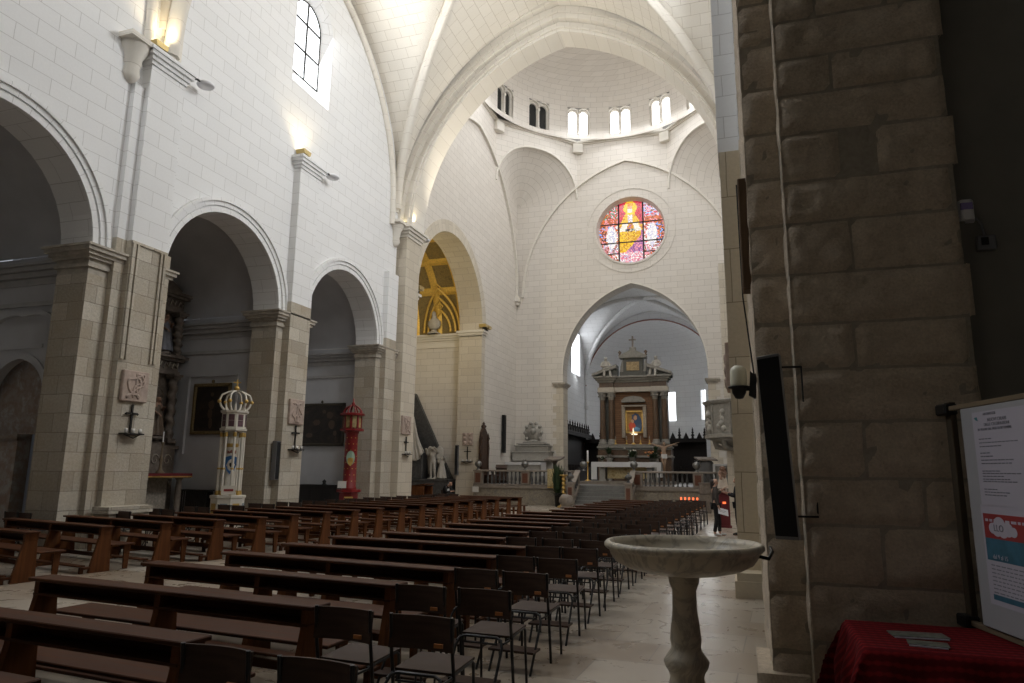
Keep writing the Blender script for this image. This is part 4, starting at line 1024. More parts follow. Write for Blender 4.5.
def speaker(p, w_, d_, h_, rz, label, mat='greymetal'):
    t = thing('column_loudspeaker', p, label, 'loudspeaker', 'slim column loudspeakers', rz)
    MB().box(-w_, w_, -d_-.06, -.06, 0, h_).build('cabinet', mat, t, bevel=.01)
    MB().box(-w_*.8, w_*.8, -d_-.066, -d_-.058, h_*.03, h_*.97).build('grille', 'blackcloth', t)
    MB().box(-.03, .03, -.07, .0, h_*.45, h_*.55).build('bracket', 'black', t)
    return t
a_, b_ = at(273, 441, x=XW), at(273, 480, x=XW); speaker((XW, a_.y-.0, b_.z), .1, .16, a_.z-b_.z, PI/2, 'slim grey loudspeaker column beside the second left pilaster')
a_, b_ = at(459.5, 445, y=34.8), at(459.5, 475, y=34.8); speaker((a_.x-.1, 34.85, b_.z), .09, .16, a_.z-b_.z, 0, 'slim grey loudspeaker column on the gilded arch jamb, left of its cross')
a_, b_ = at(502, 415, x=XW), at(502, 453, x=XW); speaker((XW, a_.y, b_.z), .17, .16, a_.z-b_.z, PI/2, 'tall black loudspeaker on the white wall by the carved throne', 'black')
a_, b_ = at(514, 437, y=YE), at(514, 448, y=YE); speaker((a_.x-.02, YE, b_.z), .12, .2, a_.z-b_.z, 0, 'short dark loudspeaker in the corner above the side altar')
# floodlights on the capitals
M['lampglass'] = emit('lit_floodlight_glass', (1., .86, .5), 6.)
M['brass'] = plain('brass_lamp_body', (.5, .38, .16), .35, .7)
FL = []
def flood(p, label, up=True, rz=0., lit=True, s=1.):
    t = thing('floodlight', p, label, 'floodlight', 'floodlights on the cornices', rz)
    if up:
        MB().box(-.09*s, .09*s, -.04, .04, 0, .1*s).build('bracket', 'black', t)
        MB().prism([(-.16*s, .1*s), (.16*s, .1*s), (.2*s, .24*s), (-.2*s, .24*s)], 'y', -.16*s, .16*s).build('housing', 'brass', t, bevel=.01)
        MB().box(-.17*s, .17*s, -.14*s, .14*s, .241*s, .25*s).build('lens', 'lampglass' if lit else 'opal', t)
    else:
        MB().tube([(0, 0, 0), (0, -.1, .06), (0, -.22, .06)], .03, 8).build('bracket', 'black', t)
        m = MB().lathe([(.001, .1), (.1, .09), (.2, .05), (.23, 0), (.2, -.04), (.001, -.06)], (0, -.42, .06), 16); m.build('housing', 'whiteplastic', t)
    return t
zc = 11.6
for (y, nm) in ((11.75, 'the nearest left pilaster'), (17.75, 'the second left pilaster'), (25.1, 'the crossing pier')):
    o = flood((XP-.05, y, zc+(.15 if y > 20 else 0)), 'brass floodlight shining upwards on the cap of '+nm, rz=PI/2); FL.append(o.location.copy())
for (y, nm) in ((12.8, 'the nearest left pilaster'), (18.83, 'the second left pilaster'), (26.2, 'the crossing pier')):
    flood((XP+.1, y, zc-.1+(.15 if y > 20 else 0)), 'white disc floodlight on a bracket at the right corner of '+nm, False, PI, s=1)
for (px, py, y, nm) in ((418.5, 296, 26.6, 'left impost of the gilded chapel arch'), (462.5, 327, 34.9, 'right impost of the gilded chapel arch, inner corner'), (487, 329, 35.4, 'right impost of the gilded chapel arch, outer corner')):
    flood((at(px, py, x=XW).x+.1, y, 9.3), 'small floodlight on the '+nm, True, PI/2, lit=False, s=1.25)
# ================================================================== CHAPEL TWO: WOODEN ALTARPIECE
M['oldwood'] = plain('dark_altarpiece_wood', (.155, .125, .10), .6, 0, .3, 9., .2)
M['niche'] = plain('grey_niche_plaster', (.22, .21, .20), .8, 0, .1, 6.)
M['carved'] = plain('pale_carved_scrollwork', (.30, .26, .21), .7, 0, .3, 16., .4)
xk = -17.05; ym = 15.25; hw = 2.2
t = thing('wooden_altarpiece', (xk, ym, 0), 'tall dark wooden altarpiece with twisted columns and niches in the arcade chapel', 'altarpiece', None, PI/2)
# local: x along the wall (+x = further), y = into the wall, facing -y
zs_ = dict(pre=2.0, c1=4.55, f1=5.05, c2=7.2, f2=7.65)
zz = lambda py: at(180, py, x=xk+.3).z
c1a, c1b, c2a, c2b = zz(441), zz(375), zz(358), zz(312)
MB().box(-hw, hw, .1, .35, 0, c2b+.3).build('back_board', 'oldwood', t)
m = MB()
moulding(m, -hw, hw, -.1, .3, c1b, [(.12, .02), (.3, -.02), (.08, .1), (.1, .2)]); moulding(m, -hw, hw, -.1, .3, c2b, [(.1, .02), (.35, -.02), (.08, .1), (.1, .2)])
moulding(m, -hw, hw, -.1, .3, c1a-.25, [(.1, .15), (.1, .08)]); m.build('cornice', 'oldwood', t)
m = MB()
for z in (c1b+.28, c2b+.28):
    for i in range(13):
        x = -hw+.2+i*(2*hw-.4)/12; m.tube([(x-.12, -.12, z-.1), (x-.05, -.13, z+.08), (x+.06, -.13, z-.06), (x+.12, -.12, z+.09)], .028, 5)
m.build('carved_frieze', 'carved', t)['kind'] = 'stuff'
for x in (-hw+.22, hw-.22, -.95, .95):
    for z0_, z1_ in ((c1a-.05, c1b), (c2a-.0, c2b)):
        m = MB(); n = 60
        m.grid(lambda s_, t_: ((.13+.025*sin(2*PI*s_+t_*34))*cos(2*PI*s_)+x, -.14+(.13+.025*sin(2*PI*s_+t_*34))*sin(2*PI*s_), z0_+.1+(z1_-z0_-.2)*t_), 14, n)
        moulding(m, x-.13, x+.13, -.27, -.01, z0_-.02, [(.07, .04), (.06, .02)]); moulding(m, x-.13, x+.13, -.27, -.01, z1_-.14, [(.07, .02), (.08, .06)]); m.build('twisted_column', 'oldwood', t)
for z0_, z1_ in ((c1a, c1b), (c2a, c2b)):
    for xc in (-1.47, 0, 1.47):
        r = .42 if xc else .7; h_ = z1_-z0_-r-.35
        m = MB().grid(lambda s_, t_: (xc-r*cos(PI*s_), .09-.02+(.0+.24*sin(PI*s_))*1., z0_+h_*t_), 14, 2); m.build('niche', 'niche', t)
        m = MB().grid(lambda s_, t_: (xc-r*cos(PI*s_)*cos(PI/2*t_)*1., .07+(.24*sin(PI*s_))*cos(PI/2*t_), z0_+h_+r*.9*sin(PI/2*t_)+.03*abs(sin(s_*PI*5))), 40, 8); m.build('shell', 'carved', t)
m = MB().prism([(-hw*.75, c2b+.63), (hw*.75+.3, c2b+.63), (hw*.75+.35, c2b+.75), (0, c2b+1.9), (-hw*.75-.35, c2b+.75)], 'y', -.12, .3); m.lathe([(.001, 0), (.08, .1), (.05, .25), (.001, .4)], (0, 0, c2b+1.88), 8); m.build('pediment', 'oldwood', t)
m = MB().box(-hw, hw, -.25, .1, 0, c1a-.25); m.build('predella', 'oldwood', t)
m = MB()
for r_ in range(2):
    for i in range(9):
        x = -hw+.3+i*(2*hw-.6)/8; z = c1a-.6-r_*.75; m.tube([(x+.17*cos(q)*(1-q/9), -.262, z+.2*sin(q)*(1-q/9)) for q in [k*.6 for k in range(12)]], .025, 5)
m.build('carved_panel', 'carved', t)['kind'] = 'stuff'
def saint(loc, h, rz, label, mats, group=None, seed=1, sc_=1., cat='statue', nm='saint_statue'):
    t = thing(nm, loc, label, cat, group, rz)
    J = stand(h, elL=(.26, -.05, 1.12), wrL=(.12, -.22, 1.2), elR=(-.25, -.02, 1.1), wrR=(-.2, -.22, .98))
    N, E = skeleton(J, True, .004); skin('figure', N, E, mats[0], t, 1)
    robe(h*.98, None, seed).build('robe', mats[1], t)
    MB().lathe([(.001, 0), (.3*h/1.7, 0), (.3*h/1.7, .06), (.26*h/1.7, .1), (.001, .1)], (0, 0, -.1), 16).build('base', mats[2], t)
    return t
M['robebrown'] = plain('painted_brown_robe', (.10, .065, .04), .6, 0, .2, 8.); M['robeblue'] = plain('painted_white_blue_robe', (.16, .16, .18), .6, 0, .25, 7.); M['skintone'] = plain('painted_flesh', (.26, .15, .10), .6)
for z, lb, mt_, sd in ((c1a+.02, 'painted saint in a brown robe standing in the lower altarpiece niche', 'robebrown', 3), (c2a+.04, 'painted saint with pale blue hem in the upper altarpiece niche', 'robeblue', 5)):
    saint((xk+.12, ym+1.47, z+.1), 1.2, PI/2, lb, ('skintone', mt_, 'oldwood'), 'painted saints of the altarpiece', sd)
# altar table with red-and-gold cloth edge, candlestick, dark stand
t = thing('chapel_altar', (xk+.75, ym, 0), 'dark chapel altar with a red and gold cloth edge below the wooden altarpiece', 'altar', None, PI/2)
ztb = at(165, 474, x=xk+1.2).z
MB().box(-1.5, 2.0, -.4, .4, ztb-.12, ztb).build('tabletop', 'oldwood', t)
MB().box(-1.52, 2.02, -.42, .3, ztb+.002, ztb+.02).box(-1.52, 2.02, -.43, -.405, ztb-.07, ztb+.02).build('altar_cloth', plain('red_altar_cloth', (.16, .015, .02), .8), t)
MB().box(-1.52, 2.02, -.436, -.43, ztb-.1, ztb-.06).build('gold_fringe', 'gilt', t)
for x in (-1.35, 1.75): MB().lathe([(.12, 0), (.12, .1), (.08, .15), (.1, ztb*.5), (.08, ztb-.2), (.12, ztb-.12)], (x, -.2, 0), 12).build('leg', 'oldwood', t)
MB().box(-1.2, 1.6, .1, .35, 0, ztb-.12).build('altar_front', 'carved', t)
s = at(161, 461, x=xk+.9)
t = thing('altar_candlestick', (xk+.9, s.y, ztb+.02), 'tall gilded candlestick standing on the chapel altar', 'candlestick')
MB().lathe([(.12, 0), (.12, .03), (.05, .1), (.03, .3), (.06, .4), (.025, .5), (.02, .8), (.04, .86), (.06, .9), (.001, .9)], (0, 0, 0), 14).build('stem', 'barwood', t); MB().lathe([(.02, .9), (.018, 1.2), (.001, 1.21)], (0, 0, 0), 10).build('candle', 'wax', t)
M['ebony'] = plain('black_stained_wood', (.014, .012, .011), .5)
s = at(194, 505, y=17.1)
t = thing('slatted_radiator_screen', (s.x, 17.2, 0), 'black slatted screen standing under the painting behind the white column', 'screen')
h_ = at(194, 489.5, y=17.1).z
MB().box(-.5, .5, -.16, .14, h_-.05, h_).box(-.5, .5, -.14, .12, .02, .08).box(-.48, .48, .08, .1, .05, h_-.05).build('frame', 'ebony', t)
for i in range(12): MB().box(-.47+i*.08, -.43+i*.08, -.15, -.12, .06, h_-.05).build('slat', 'ebony', t)
# paintings in gilt frames
def painting(name, p, w_, h_, label, seed, fmat, nud):
    t = thing('framed_painting', p, label, 'painting', 'dark paintings in the chapels')
    m = MB()
    for a_, b_ in (((-w_, -w_+.11), (0, h_)), ((w_-.11, w_), (0, h_)), ((-w_, w_), (0, .11)), ((-w_, w_), (h_-.11, h_))): m.box(*a_, -.08, 0, *b_)
    m.build('frame', fmat, t, bevel=.02)
    g = G('dark_oil_painting'); f = g.noise(2.2, 6, .65, dist=1.2)
    M['oil%d' % seed] = g.out(g.ramp(f, (.4, (.012, .010, .008)), (.62, (.035, .024, .016)), (.78, (.10, .06, .04))), .35)
    cv = MB().box(-w_+.09, w_-.09, -.03, -.01, .09, h_-.09).build('canvas', 'oil%d' % seed, t)
    m = MB(); rnd = random.Random(seed)
    for (u, v, r, sx) in nud:
        m.prism([(u*w_+r*sx*cos(q)*rnd.uniform(.85, 1.1), v*h_+r*sin(q)*rnd.uniform(.85, 1.1)) for q in [2*PI*k/14 for k in range(14)]], 'y', -.0345-.0005*len(m.v)/28, -.029)
    m.build('painted_figure', plain('dim_flesh_paint', (.085, .055, .035), .4), cv)
    MB().lathe([(.001, 0), (.05, .03), (.04, .1), (.001, .12)], (0, -.04, h_), 8).build('finial', fmat, t)
M['frame1'] = plain('worn_gilt_frame', (.20, .14, .06), .5, .3, .3, 20.); M['frame2'] = plain('dark_frame', (.05, .04, .025), .5, .1, .2, 10.)
yf = 17.6
a_, b_ = at(195.5, 386, y=yf), at(228.5, 434, y=yf)
painting('', ((a_.x+b_.x)/2, yf, at(212, 434.5, y=yf).z), (b_.x-a_.x)/2, at(212, 383, y=yf).z-at(212, 434, y=yf).z, 'dark upright painting of a pale standing figure, behind the white column', 3, 'frame1', [(0, .78, .07, .9), (0, .58, .14, .8), (-.05, .4, .16, .55), (.02, .22, .17, .4)])
m = MB(); 
for (x0_, x1_, z0_, z1_) in ((a_.x-.28, b_.x+.22, a_.z+.28, a_.z+.34), (a_.x-.28, a_.x-.22, b_.z-.6, a_.z+.3), (b_.x+.16, b_.x+.22, b_.z-.6, a_.z+.3)): m.box(x0_, x1_, yf-.06, yf+.03, z0_, z1_)
struct('trim_47', m, 'plaster')
yf = 23.7
a_, b_ = at(300, 404, y=yf), at(344, 446, y=yf)
painting('', ((a_.x+b_.x)/2, yf, b_.z), (b_.x-a_.x)/2, a_.z-b_.z, 'dark broad painting behind the red column', 8, 'frame2', [(.35, .72, .14, 1.2), (.45, .5, .18, .8), (-.2, .55, .12, 1.4), (.1, .8, .08, 1), (-.5, .25, .1, 1.5), (.6, .3, .1, .8)])
s = at(321, 499, y=23.2)
t = thing('harmonium', (s.x, 23.2, 0), 'low black cabinet against the chapel wall under the broad dark painting', 'cabinet')
h_ = at(321, 484.5, y=23.2).z; w_ = (at(341, 490, y=23.2).x-at(302, 490, y=23.2).x)/2
MB().box(-w_, w_, -.3, .3, 0, h_-.06).build('body', 'ebony', t, bevel=.01); MB().box(-w_-.04, w_+.04, -.35, .34, h_-.06, h_).build('lid', 'ebony', t, bevel=.01)
for k in (-1, 0, 1): MB().box(k*w_*.62-w_*.26, k*w_*.62+w_*.26, -.312, -.3, .12, h_-.18).build('panel', 'ebony', t, bevel=.005)
MB().lathe([(.001, 0), (.1, .0), (.05, .05), (.08, .12), (.001, .2)], (.1, 0, h_), 10).build('knob', 'ebony', t)
# ================================================================== PROCESSIONAL COLUMNS
M['cwhite'] = plain('white_painted_wood', (.66, .62, .54), .45, 0, .04, 10.); M['cgold'] = plain('gold_paint', (.55, .36, .10), .4, .4); M['cblue'] = plain('blue_painted_shield', (.03, .14, .36), .5); M['cred'] = plain('red_painted_wood', (.20, .010, .011), .42, 0, .1, 9.)
M['darkpane'] = plain('dark_pictured_pane', (.10, .05, .06), .3, 0, .5, 9.)
yc = 16.0; s = at(231, 460, y=yc); wx = s.x
t = thing('white_processional_column', (wx, yc, 0), 'white and gold processional column with an open crown and blue shield', 'column', 'processional candle columns', PI/4*1.1)
zb1, zb2_, zl0, zl1, zct = at(228, 495, y=yc).z, at(229, 487, y=yc).z, at(233, 432, y=yc).z, at(234, 411, y=yc).z, at(236, 391, y=yc).z
m = MB(); m.lathe([(.44, 0), (.44, zb1-.1), (.47, zb1-.06), (.47, zb1), (.30, zb1+.005), (.001, zb1+.005)], (0, 0, 0), 8, smooth=False); m.build('base', 'cwhite', t)
for k in range(8):
    a = 2*PI*(k+.5)/8; pm = MB().cbox((.405*cos(a), .405*sin(a), zb1*.62), (.02, .2, .3), a); pm.build('painted_panel', plain('grey_blue_panel', (.22, .27, .30), .5) if k % 2 else 'cgold', t)
m = MB().lathe([(.19, zb1), (.2, zb1+.06), (.155, zb1+.12), (.15, zl0-.45), (.16, zl0-.4), (.15, zl0-.3), (.16, zl0), (.001, zl0)], (0, 0, 0), 20); m.build('shaft', 'cwhite', t)
MB().lathe([(.157, zl0-.42), (.175, zl0-.38), (.157, zl0-.32)], (0, 0, 0), 20).build('gold_ring', 'cgold', t)
for k in range(8):
    a = 2*PI*k/8; m = MB().lathe([(.035, 0), (.035, zl0-zb1)], (.3*cos(a), .3*sin(a), zb1), 8); cn = m.build('colonnette', 'cwhite', t)
    m = MB()
    for z in (zb1, zl0-.14, zb1+(zl0-zb1)*.4): m.lathe([(.036, 0), (.05, .03), (.036, .12 if z != zb1+(zl0-zb1)*.4 else .05)], (.3*cos(a), .3*sin(a), z), 8)
    m.build('gilt_collar', 'cgold', cn)
face = math.atan2(-yc, -wx)-PI/4*1.1      # towards the viewer
def shield(r, z, w_, h_, mat, name, par, pts=None):
    m = MB(); out = pts or [(-.5, .5), (0, .62), (.5, .5), (.5, 0), (.3, -.35), (0, -.6), (-.3, -.35), (-.5, 0)]
    n = len(out); V_ = []
    for d in (0, .02):
        for u, v in out:
            a = face+u*w_/r; V_.append(((r+d)*cos(a), (r+d)*sin(a), z+v*h_))
    m.add(V_, [tuple(range(n)), tuple(range(n, 2*n))]+[(i, (i+1) % n, n+(i+1) % n, n+i) for i in range(n)]); return m.build(name, mat, par)
zsd = at(231, 465, y=yc).z
sh_ = shield(.16, zsd, .30, .42, 'cblue', 'shield', t); shield(.185, zsd-.02, .13, .18, 'cwhite', 'emblem', sh_); shield(.19, zsd+.0, .06, .1, 'ebony', 'emblem', sh_)
shield(.16, zsd+.36, .22, .10, 'redline', 'crest', t, [(-.5, -.5), (-.5, .4), (-.25, 0), (0, .6), (.25, 0), (.5, .4), (.5, -.5)])
a = face; MB().cbox((.36*cos(a), .36*sin(a), zb1+.14), (.02, .36, .24), a).build('sign', 'cwhite', t)
MB().cbox((.373*cos(a), .373*sin(a), zb1+.14), (.006, .24, .06), a).build('sign_print', 'posterred', t)
m = MB().lathe([(.2, zl0), (.36, zl0+.03), (.37, zl0+.09), (.33, zl0+.1), (.33, zl1-.08), (.37, zl1-.06), (.38, zl1), (.001, zl1)], (0, 0, 0), 8, smooth=False); m.build('lantern', 'cwhite', t)
for k in range(8):
    a = 2*PI*(k+.5)/8; r = .33*cos(PI/8)
    for z in (.3, .72): MB().cbox((r*cos(a), r*sin(a), zl0+.1+(zl1-zl0-.18)*z), (.02, .15, (zl1-zl0)*.28), a).build('pane', 'darkpane', t)
m = MB()
for k in range(6):
    a = 2*PI*k/6; hc = zct-zl1
    m2 = MB().tube([(q*cos(a), q*sin(a), zl1+z*hc) for q, z in ((.28, 0), (.38, .22), (.43, .5), (.37, .78), (.2, .94), (.03, 1.))], .03, 7, True, [.036, .03, .028, .026, .024, .024]); m2.build('crown_rib', 'cwhite', t)
    MB().sphere((.43*cos(a), .43*sin(a), zl1+.45*hc), .055, 8, 6).build('gilt_boss', 'cgold', t)
    MB().lathe([(.03, 0), (.01, .2), (.001, .24)], (.28*cos(a+PI/8), .28*sin(a+PI/8), zl1), 6).build('spike', 'cwhite', t)
MB().lathe([(.001, 0), (.07, .03), (.08, .08), (.05, .13), (.001, .14)], (0, 0, zct), 10).box(-.02, .02, -.02, .02, zct+.13, zct+.32).cbox((0, 0, zct+.24), (.2, .03, .03), face+PI/2).build('gilt_cross', 'cgold', t)
yc = 22.3; s = at(351, 450, y=yc); wx = s.x
zb1, zl0, zl1, ztop2 = at(347, 489.5, y=yc).z, at(351, 431.5, y=yc).z, at(352, 414, y=yc).z, at(353, 402.5, y=yc).z
t = thing('red_processional_column', (wx, yc, 0), 'red painted processional column with a lantern top and gilt stars', 'column', 'processional candle columns')
face = math.atan2(-yc, -wx)
m = MB().lathe([(.46, 0), (.46, .12), (.34, .14), (.34, zb1-.1), (.45, zb1-.08), (.45, zb1), (.25, zb1+.01)], (0, 0, 0), 8, smooth=False); m.build('base', 'cred', t)
MB().cbox((.36*cos(face), .36*sin(face), zb1*.6), (.02, .3, .3), face).build('painted_panel', 'cgold', t)
MB().lathe([(.25, zb1), (.27, zb1+.05), (.235, zb1+.1), (.225, zl0-.1), (.26, zl0-.05), (.26, zl0)], (0, 0, 0), 24).build('shaft', 'cred', t)
m = MB()
for i in range(9):
    for k in range(9):
        a = 2*PI*(k+.5*(i % 2))/9; r = .234; m.cbox((r*cos(a), r*sin(a), zb1+.3+i*.22), (.015, .032, .032), a)
sr_ = m.build('gilt_star', 'cgold', t); sr_['kind'] = 'stuff'
md_ = shield(.245, at(352, 458, y=yc).z, .30, .52, plain('pale_green_medallion', (.30, .42, .32), .6), 'medallion', t, [(.5*cos(2*PI*i/14), .5*sin(2*PI*i/14)) for i in range(14)]); shield(.268, at(352, 462, y=yc).z, .18, .26, 'cgold', 'painted_figures', md_)
MB().lathe([(.28, zl0), (.44, zl0+.02), (.44, zl0+.09), (.31, zl0+.1)], (0, 0, 0), 8, smooth=False).build('lantern_base', 'cred', t)
for k in range(8):
    a = 2*PI*k/8+PI/8; MB().cbox((.32*cos(a), .32*sin(a), (zl0+zl1)/2+.04), (.05, .06, zl1-zl0-.12), a).build('lantern_post', 'cred', t)
    a += PI/8; MB().cbox((.30*cos(a), .30*sin(a), (zl0+zl1)/2+.03), (.02, .15, zl1-zl0-.2), a).build('icon_panel', plain('ochre_icon_panel', (.33, .24, .1), .5, 0, .3, 12.), t)
MB().lathe([(.30, zl1-.08), (.45, zl1-.06), (.46, zl1), (.36, zl1+.03), (.001, zl1+.04)], (0, 0, 0), 8, smooth=False).build('lantern_roof', 'cred', t)
hc = ztop2-zl1-.12
for k in range(8):
    a = 2*PI*k/8; MB().tube([(q*cos(a), q*sin(a), zl1+.02+z*hc) for q, z in ((.33, 0), (.32, .35), (.22, .7), (.06, 1.))], .028, 6).build('crown_rib', 'cred', t)
MB().lathe([(.001, 0), (.07, .02), (.06, .1), (.02, .14), (.02, .26), (.001, .27)], (0, 0, zl1+hc), 10).build('finial', 'cred', t)
MB().cbox((.475*cos(face-.55), .475*sin(face-.55), zb1+.18), (.02, .3, .24), face).build('sign', 'wax', t)
# ================================================================== MONUMENT IN THE GREAT CHAPEL
ym = 35.4; M['slate'] = marble('dark_grey_slate', (.055, .055, .055), (.11, .11, .11), .4, 2., .6)
apx_, br_ = at(415.2, 394, y=ym), at(453.5, 479, y=ym); zb = br_.z
t = thing('funerary_monument', (apx_.x, ym, 0), 'funerary monument with a dark slate pyramid on the chapel wall', 'monument')
hw = br_.x-apx_.x
MB().prism([(-hw, zb), (hw, zb), (.12, apx_.z), (-.12, apx_.z)], 'y', -.25, 0).build('pyramid', 'slate', t, bevel=.03)
x2 = at(455.5, 488, y=ym).x-apx_.x
MB().box(-x2, x2, -1.1, 0, 0.02, zb-.12).box(-x2-.06, x2+.06, -1.16, 0, zb-.12, zb).build('plinth', 'slate', t, bevel=.02)
zs0 = at(420, 452, y=ym-.6).z
MB().box(-1.0, at(424, 470, y=ym-.6).x-apx_.x, -.85, -.2, zb, zs0).build('sarcophagus', 'slate', t, bevel=.04)
m = MB()
def cloth(s_, t_):
    # marble drapery gathered at the top and swept to the left
    a = at(411+2.5*s_, 417, y=ym-.35); b = at(409+15*s_, 455-9*abs(s_-.45)*2*0-4*s_+8*sin(PI*s_), y=ym-.95)
    p = a.lerp(b, t_); sw = sin(s_*26+t_*2)*.06*(.3+t_); return (p.x-apx_.x, p.y-ym+sw, p.z-.25*sin(PI*t_)*(s_))
m.grid(cloth, 48, 16); o = m.build('marble_drapery', 'statue', t); so = o.modifiers.new('thickness', 'SOLIDIFY'); so.thickness = .06
def cherub(px, pt, pb, y, label, rz=0., wing=True):
    a_, b_ = at(px, pt, y=y), at(px, pb, y=y); h = a_.z-b_.z
    t = thing('marble_statue', (b_.x, y, b_.z), label, 'statue', 'white marble statues of the monument', rz)
    J = stand(h, elL=(.30, -.02, 1.36), wrL=(.22, -.2, 1.55), elR=(-.32, -.02, 1.25), wrR=(-.30, -.2, 1.45), head=(0, -.03, 1.62), knL=(.13, -.1, .5), anL=(.14, .02, .09))
    N, E = skeleton(J, True, .035*h/1.7); skin('figure', N, E, 'statue', t, 1)
    if wing:
        for s in (-1, 1):
            m = MB(); m.grid(lambda a, b: (s*(.08+.42*a*(1-.3*b))*h/1.7, (.14+.1*a)*h/1.7, h*(.88-.5*b*a-.25*b+.12*sin(PI*a))), 8, 6); w_ = m.build('wing', 'statue', t); so = w_.modifiers.new('thickness', 'SOLIDIFY'); so.thickness = .05
    else:
        robe(h*.95, None, 9).build('robe', 'statue', t)
    MB().lathe([(.001, -.0), (.28*h/1.7, 0), (.26*h/1.7, .05), (.001, .05)], (0, 0, -.02), 14).build('base', 'statue', t)
cherub(432.5, 446, 478.5, ym-.75, 'white marble winged youth leaning before the dark pyramid')
cherub(441.5, 457, 478.5, ym-.8, 'white marble draped woman right of the winged youth', .4, False)
# bust in the gilded niche of the vault foot
s = at(434.5, 327, y=35.2); t = thing('marble_bust', (s.x, 35.15, 9.27), 'white marble bust on the cornice inside the gilded chapel', 'bust')
h_ = at(434.5, 309, y=35.15).z-9.27
MB().lathe([(.35, 0), (.38, .06), (.2, .14), (.16, .24), (.001, .24)], (0, 0, 0), 14).build('socle', 'statue', t)
N = [(0, 0, .24, .26, .18), (0, 0, h_*.42, .42, .24), (.45, 0, h_*.42, .2), (-.45, 0, h_*.42, .2), (0, -.01, h_*.6, .1), (0, -.04, h_*.76, .2), (0, -.02, h_*.92, .16), (0, -.24, h_*.76, .04)]
skin('figure', N, [(0, 1), (1, 2), (1, 3), (1, 4), (4, 5), (5, 6), (5, 7)], 'statue', t, 1)
m = MB().box(XW-5.5, XW-TW, 34.95, 35.35, 9.26, 9.27); 
# stone ledge at the foot of the nearest pilaster
m = MB().box(XP, XP+.42, 11.45, 12.5, 0, .72).box(XP, XP+.46, 11.4, 12.55, .72, .86); struct('trim_48', m, 'stone')
# ================================================================== PRESBYTERY
ZP = 1.02; YB = 34.0
g = G('mottled_stone_facing'); f = g.noise(3.5, 6, .65, dist=1.); f2 = g.noise(14., 5, .6)
M['mottle'] = g.out(g.mix(.5, g.ramp(f, (.3, (.19, .16, .12)), (.5, (.30, .26, .20)), (.7, (.21, .19, .165))), g.ramp(f2, (.35, (.4,)*3), (.65, (1, 1, 1))), 'MULTIPLY'), .8, 0, g.bump(f2, .4, .02))
M['railstone'] = plain('grey_beige_marble_rail', (.23, .195, .16), .5, 0, .15, 5.); M['baluster'] = plain('dark_grey_marble', (.075, .073, .07), .45, 0, .2, 8.); M['redmarble'] = marble('red_brown_marble_panel', (.14, .055, .03), (.09, .03, .02), .35, 5., .7)
zt_ = 1.73; zr0 = .98
xl0, xl1 = XW+.02, at(577, 471, y=YB).x; xr0, xr1 = at(634, 472, y=YB).x, .36
for n, (a_, b_) in enumerate(((xl0, xl1), (xr0, xr1))):
    w = MB().box(a_, b_, YB-.02, YB+.35, 0, zr0-.16); struct('wall_far', w, 'mottle')
    m = MB().box(a_, b_, YB-.1, YB+.4, zr0-.16, zr0-.08).box(a_, b_, YB-.05, YB+.35, zr0-.08, zr0-.03)
    struct('trim_%d' % (50+n), m, 'railstone')
BAL = [(.045, 0), (.05, .03), (.03, .06), (.035, .1), (.06, .2), (.055, .27), (.03, .4), (.028, .48), (.045, .52), (.045, .56)]
def rail(xa_, xb_, posts, label, urns):
    t = thing('balustrade', (xa_, YB, zr0-.03), label, 'balustrade', 'altar rails'); L = xb_-xa_
    MB().box(0, L, .02, .26, 0, .07).build('bottom_rail', 'railstone', t, bevel=.01)
    MB().box(-.03, L+.03, -.03, .31, zt_-zr0-.06, zt_-zr0+.03).build('top_rail', 'railstone', t, bevel=.015)
    h_ = zt_-zr0-.13; k_ = h_/.56
    for p in posts:
        x = p-xa_; po = MB().box(x-.23, x+.23, -.0, .28, .07, zt_-zr0-.06).build('post', 'railstone', t, bevel=.01)
        MB().box(x-.14, x+.14, -.02, .0, .14, zt_-zr0-.14).build('red_panel', 'redmarble', po)
    x = .1
    while x < L-.1:
        if all(abs(x+xa_-p) > .3 for p in posts): MB().lathe([(r*1.1, z*k_) for r, z in BAL], (x, .14, .07), 8).build('baluster', 'baluster', t)
        x += .215
    return t
pl = [at(469, 478, y=YB).x, at(525, 478, y=YB).x]; pl[0] = max(pl[0], xl0+.25)
rail(xl0, xl1, pl+[xl1-.15], 'left marble altar rail with red panelled posts, beside the carved throne', None)
pr_ = at(698, 480, y=YB).x
rail(xr0, xr1, [xr0+.15, pr_], 'right marble altar rail with red panelled post, behind the standing woman', None)
# stairs with their side rails
sx0, sx1 = xl1+.1, xr0-.1
st = MB()
for k in range(6): st.box(sx0, sx1, 32.55+k*.3, 34.36, .17*k, .17*(k+1))
struct('trim_52', st, marble('grey_marble_steps', (.20, .195, .18), (.13, .125, .12), .35, 3., .6))
for s, xx, lb in ((-1, sx0-.06, 'left sloping side rail of the altar steps with a square newel'), (1, sx1+.06, 'right sloping side rail of the altar steps with a square newel')):
    t = thing('stair_rail', (xx, 32.6, 0), lb, 'stair rail', 'side rails of the altar steps')
    MB().box(-.16, .16, -.3, .02, 0, 1.1).box(-.2, .2, -.34, .06, 1.1, 1.2).box(-.2, .2, -.34, .06, 0, .12).build('newel', 'railstone', t, bevel=.012)
    MB().box(-.09, .09, -.32, -.299, .25, .95).build('red_panel', 'redmarble', t)
    MB().prism([(0, .95), (1.42, 1.66), (1.42, 1.76), (0, 1.05)], 'x', -.13, .13).build('handrail', 'railstone', t, bevel=.01)
    MB().prism([(0, .0), (1.42, .0), (1.42, 1.1), (0, .32)], 'x', -.11, .11).build('string', 'railstone', t)
    for k in range(5):
        y = .18+k*.26; MB().lathe([(r, z*1.08) for r, z in BAL], (0, y, .40+y*.5), 8).build('baluster', 'baluster', t)
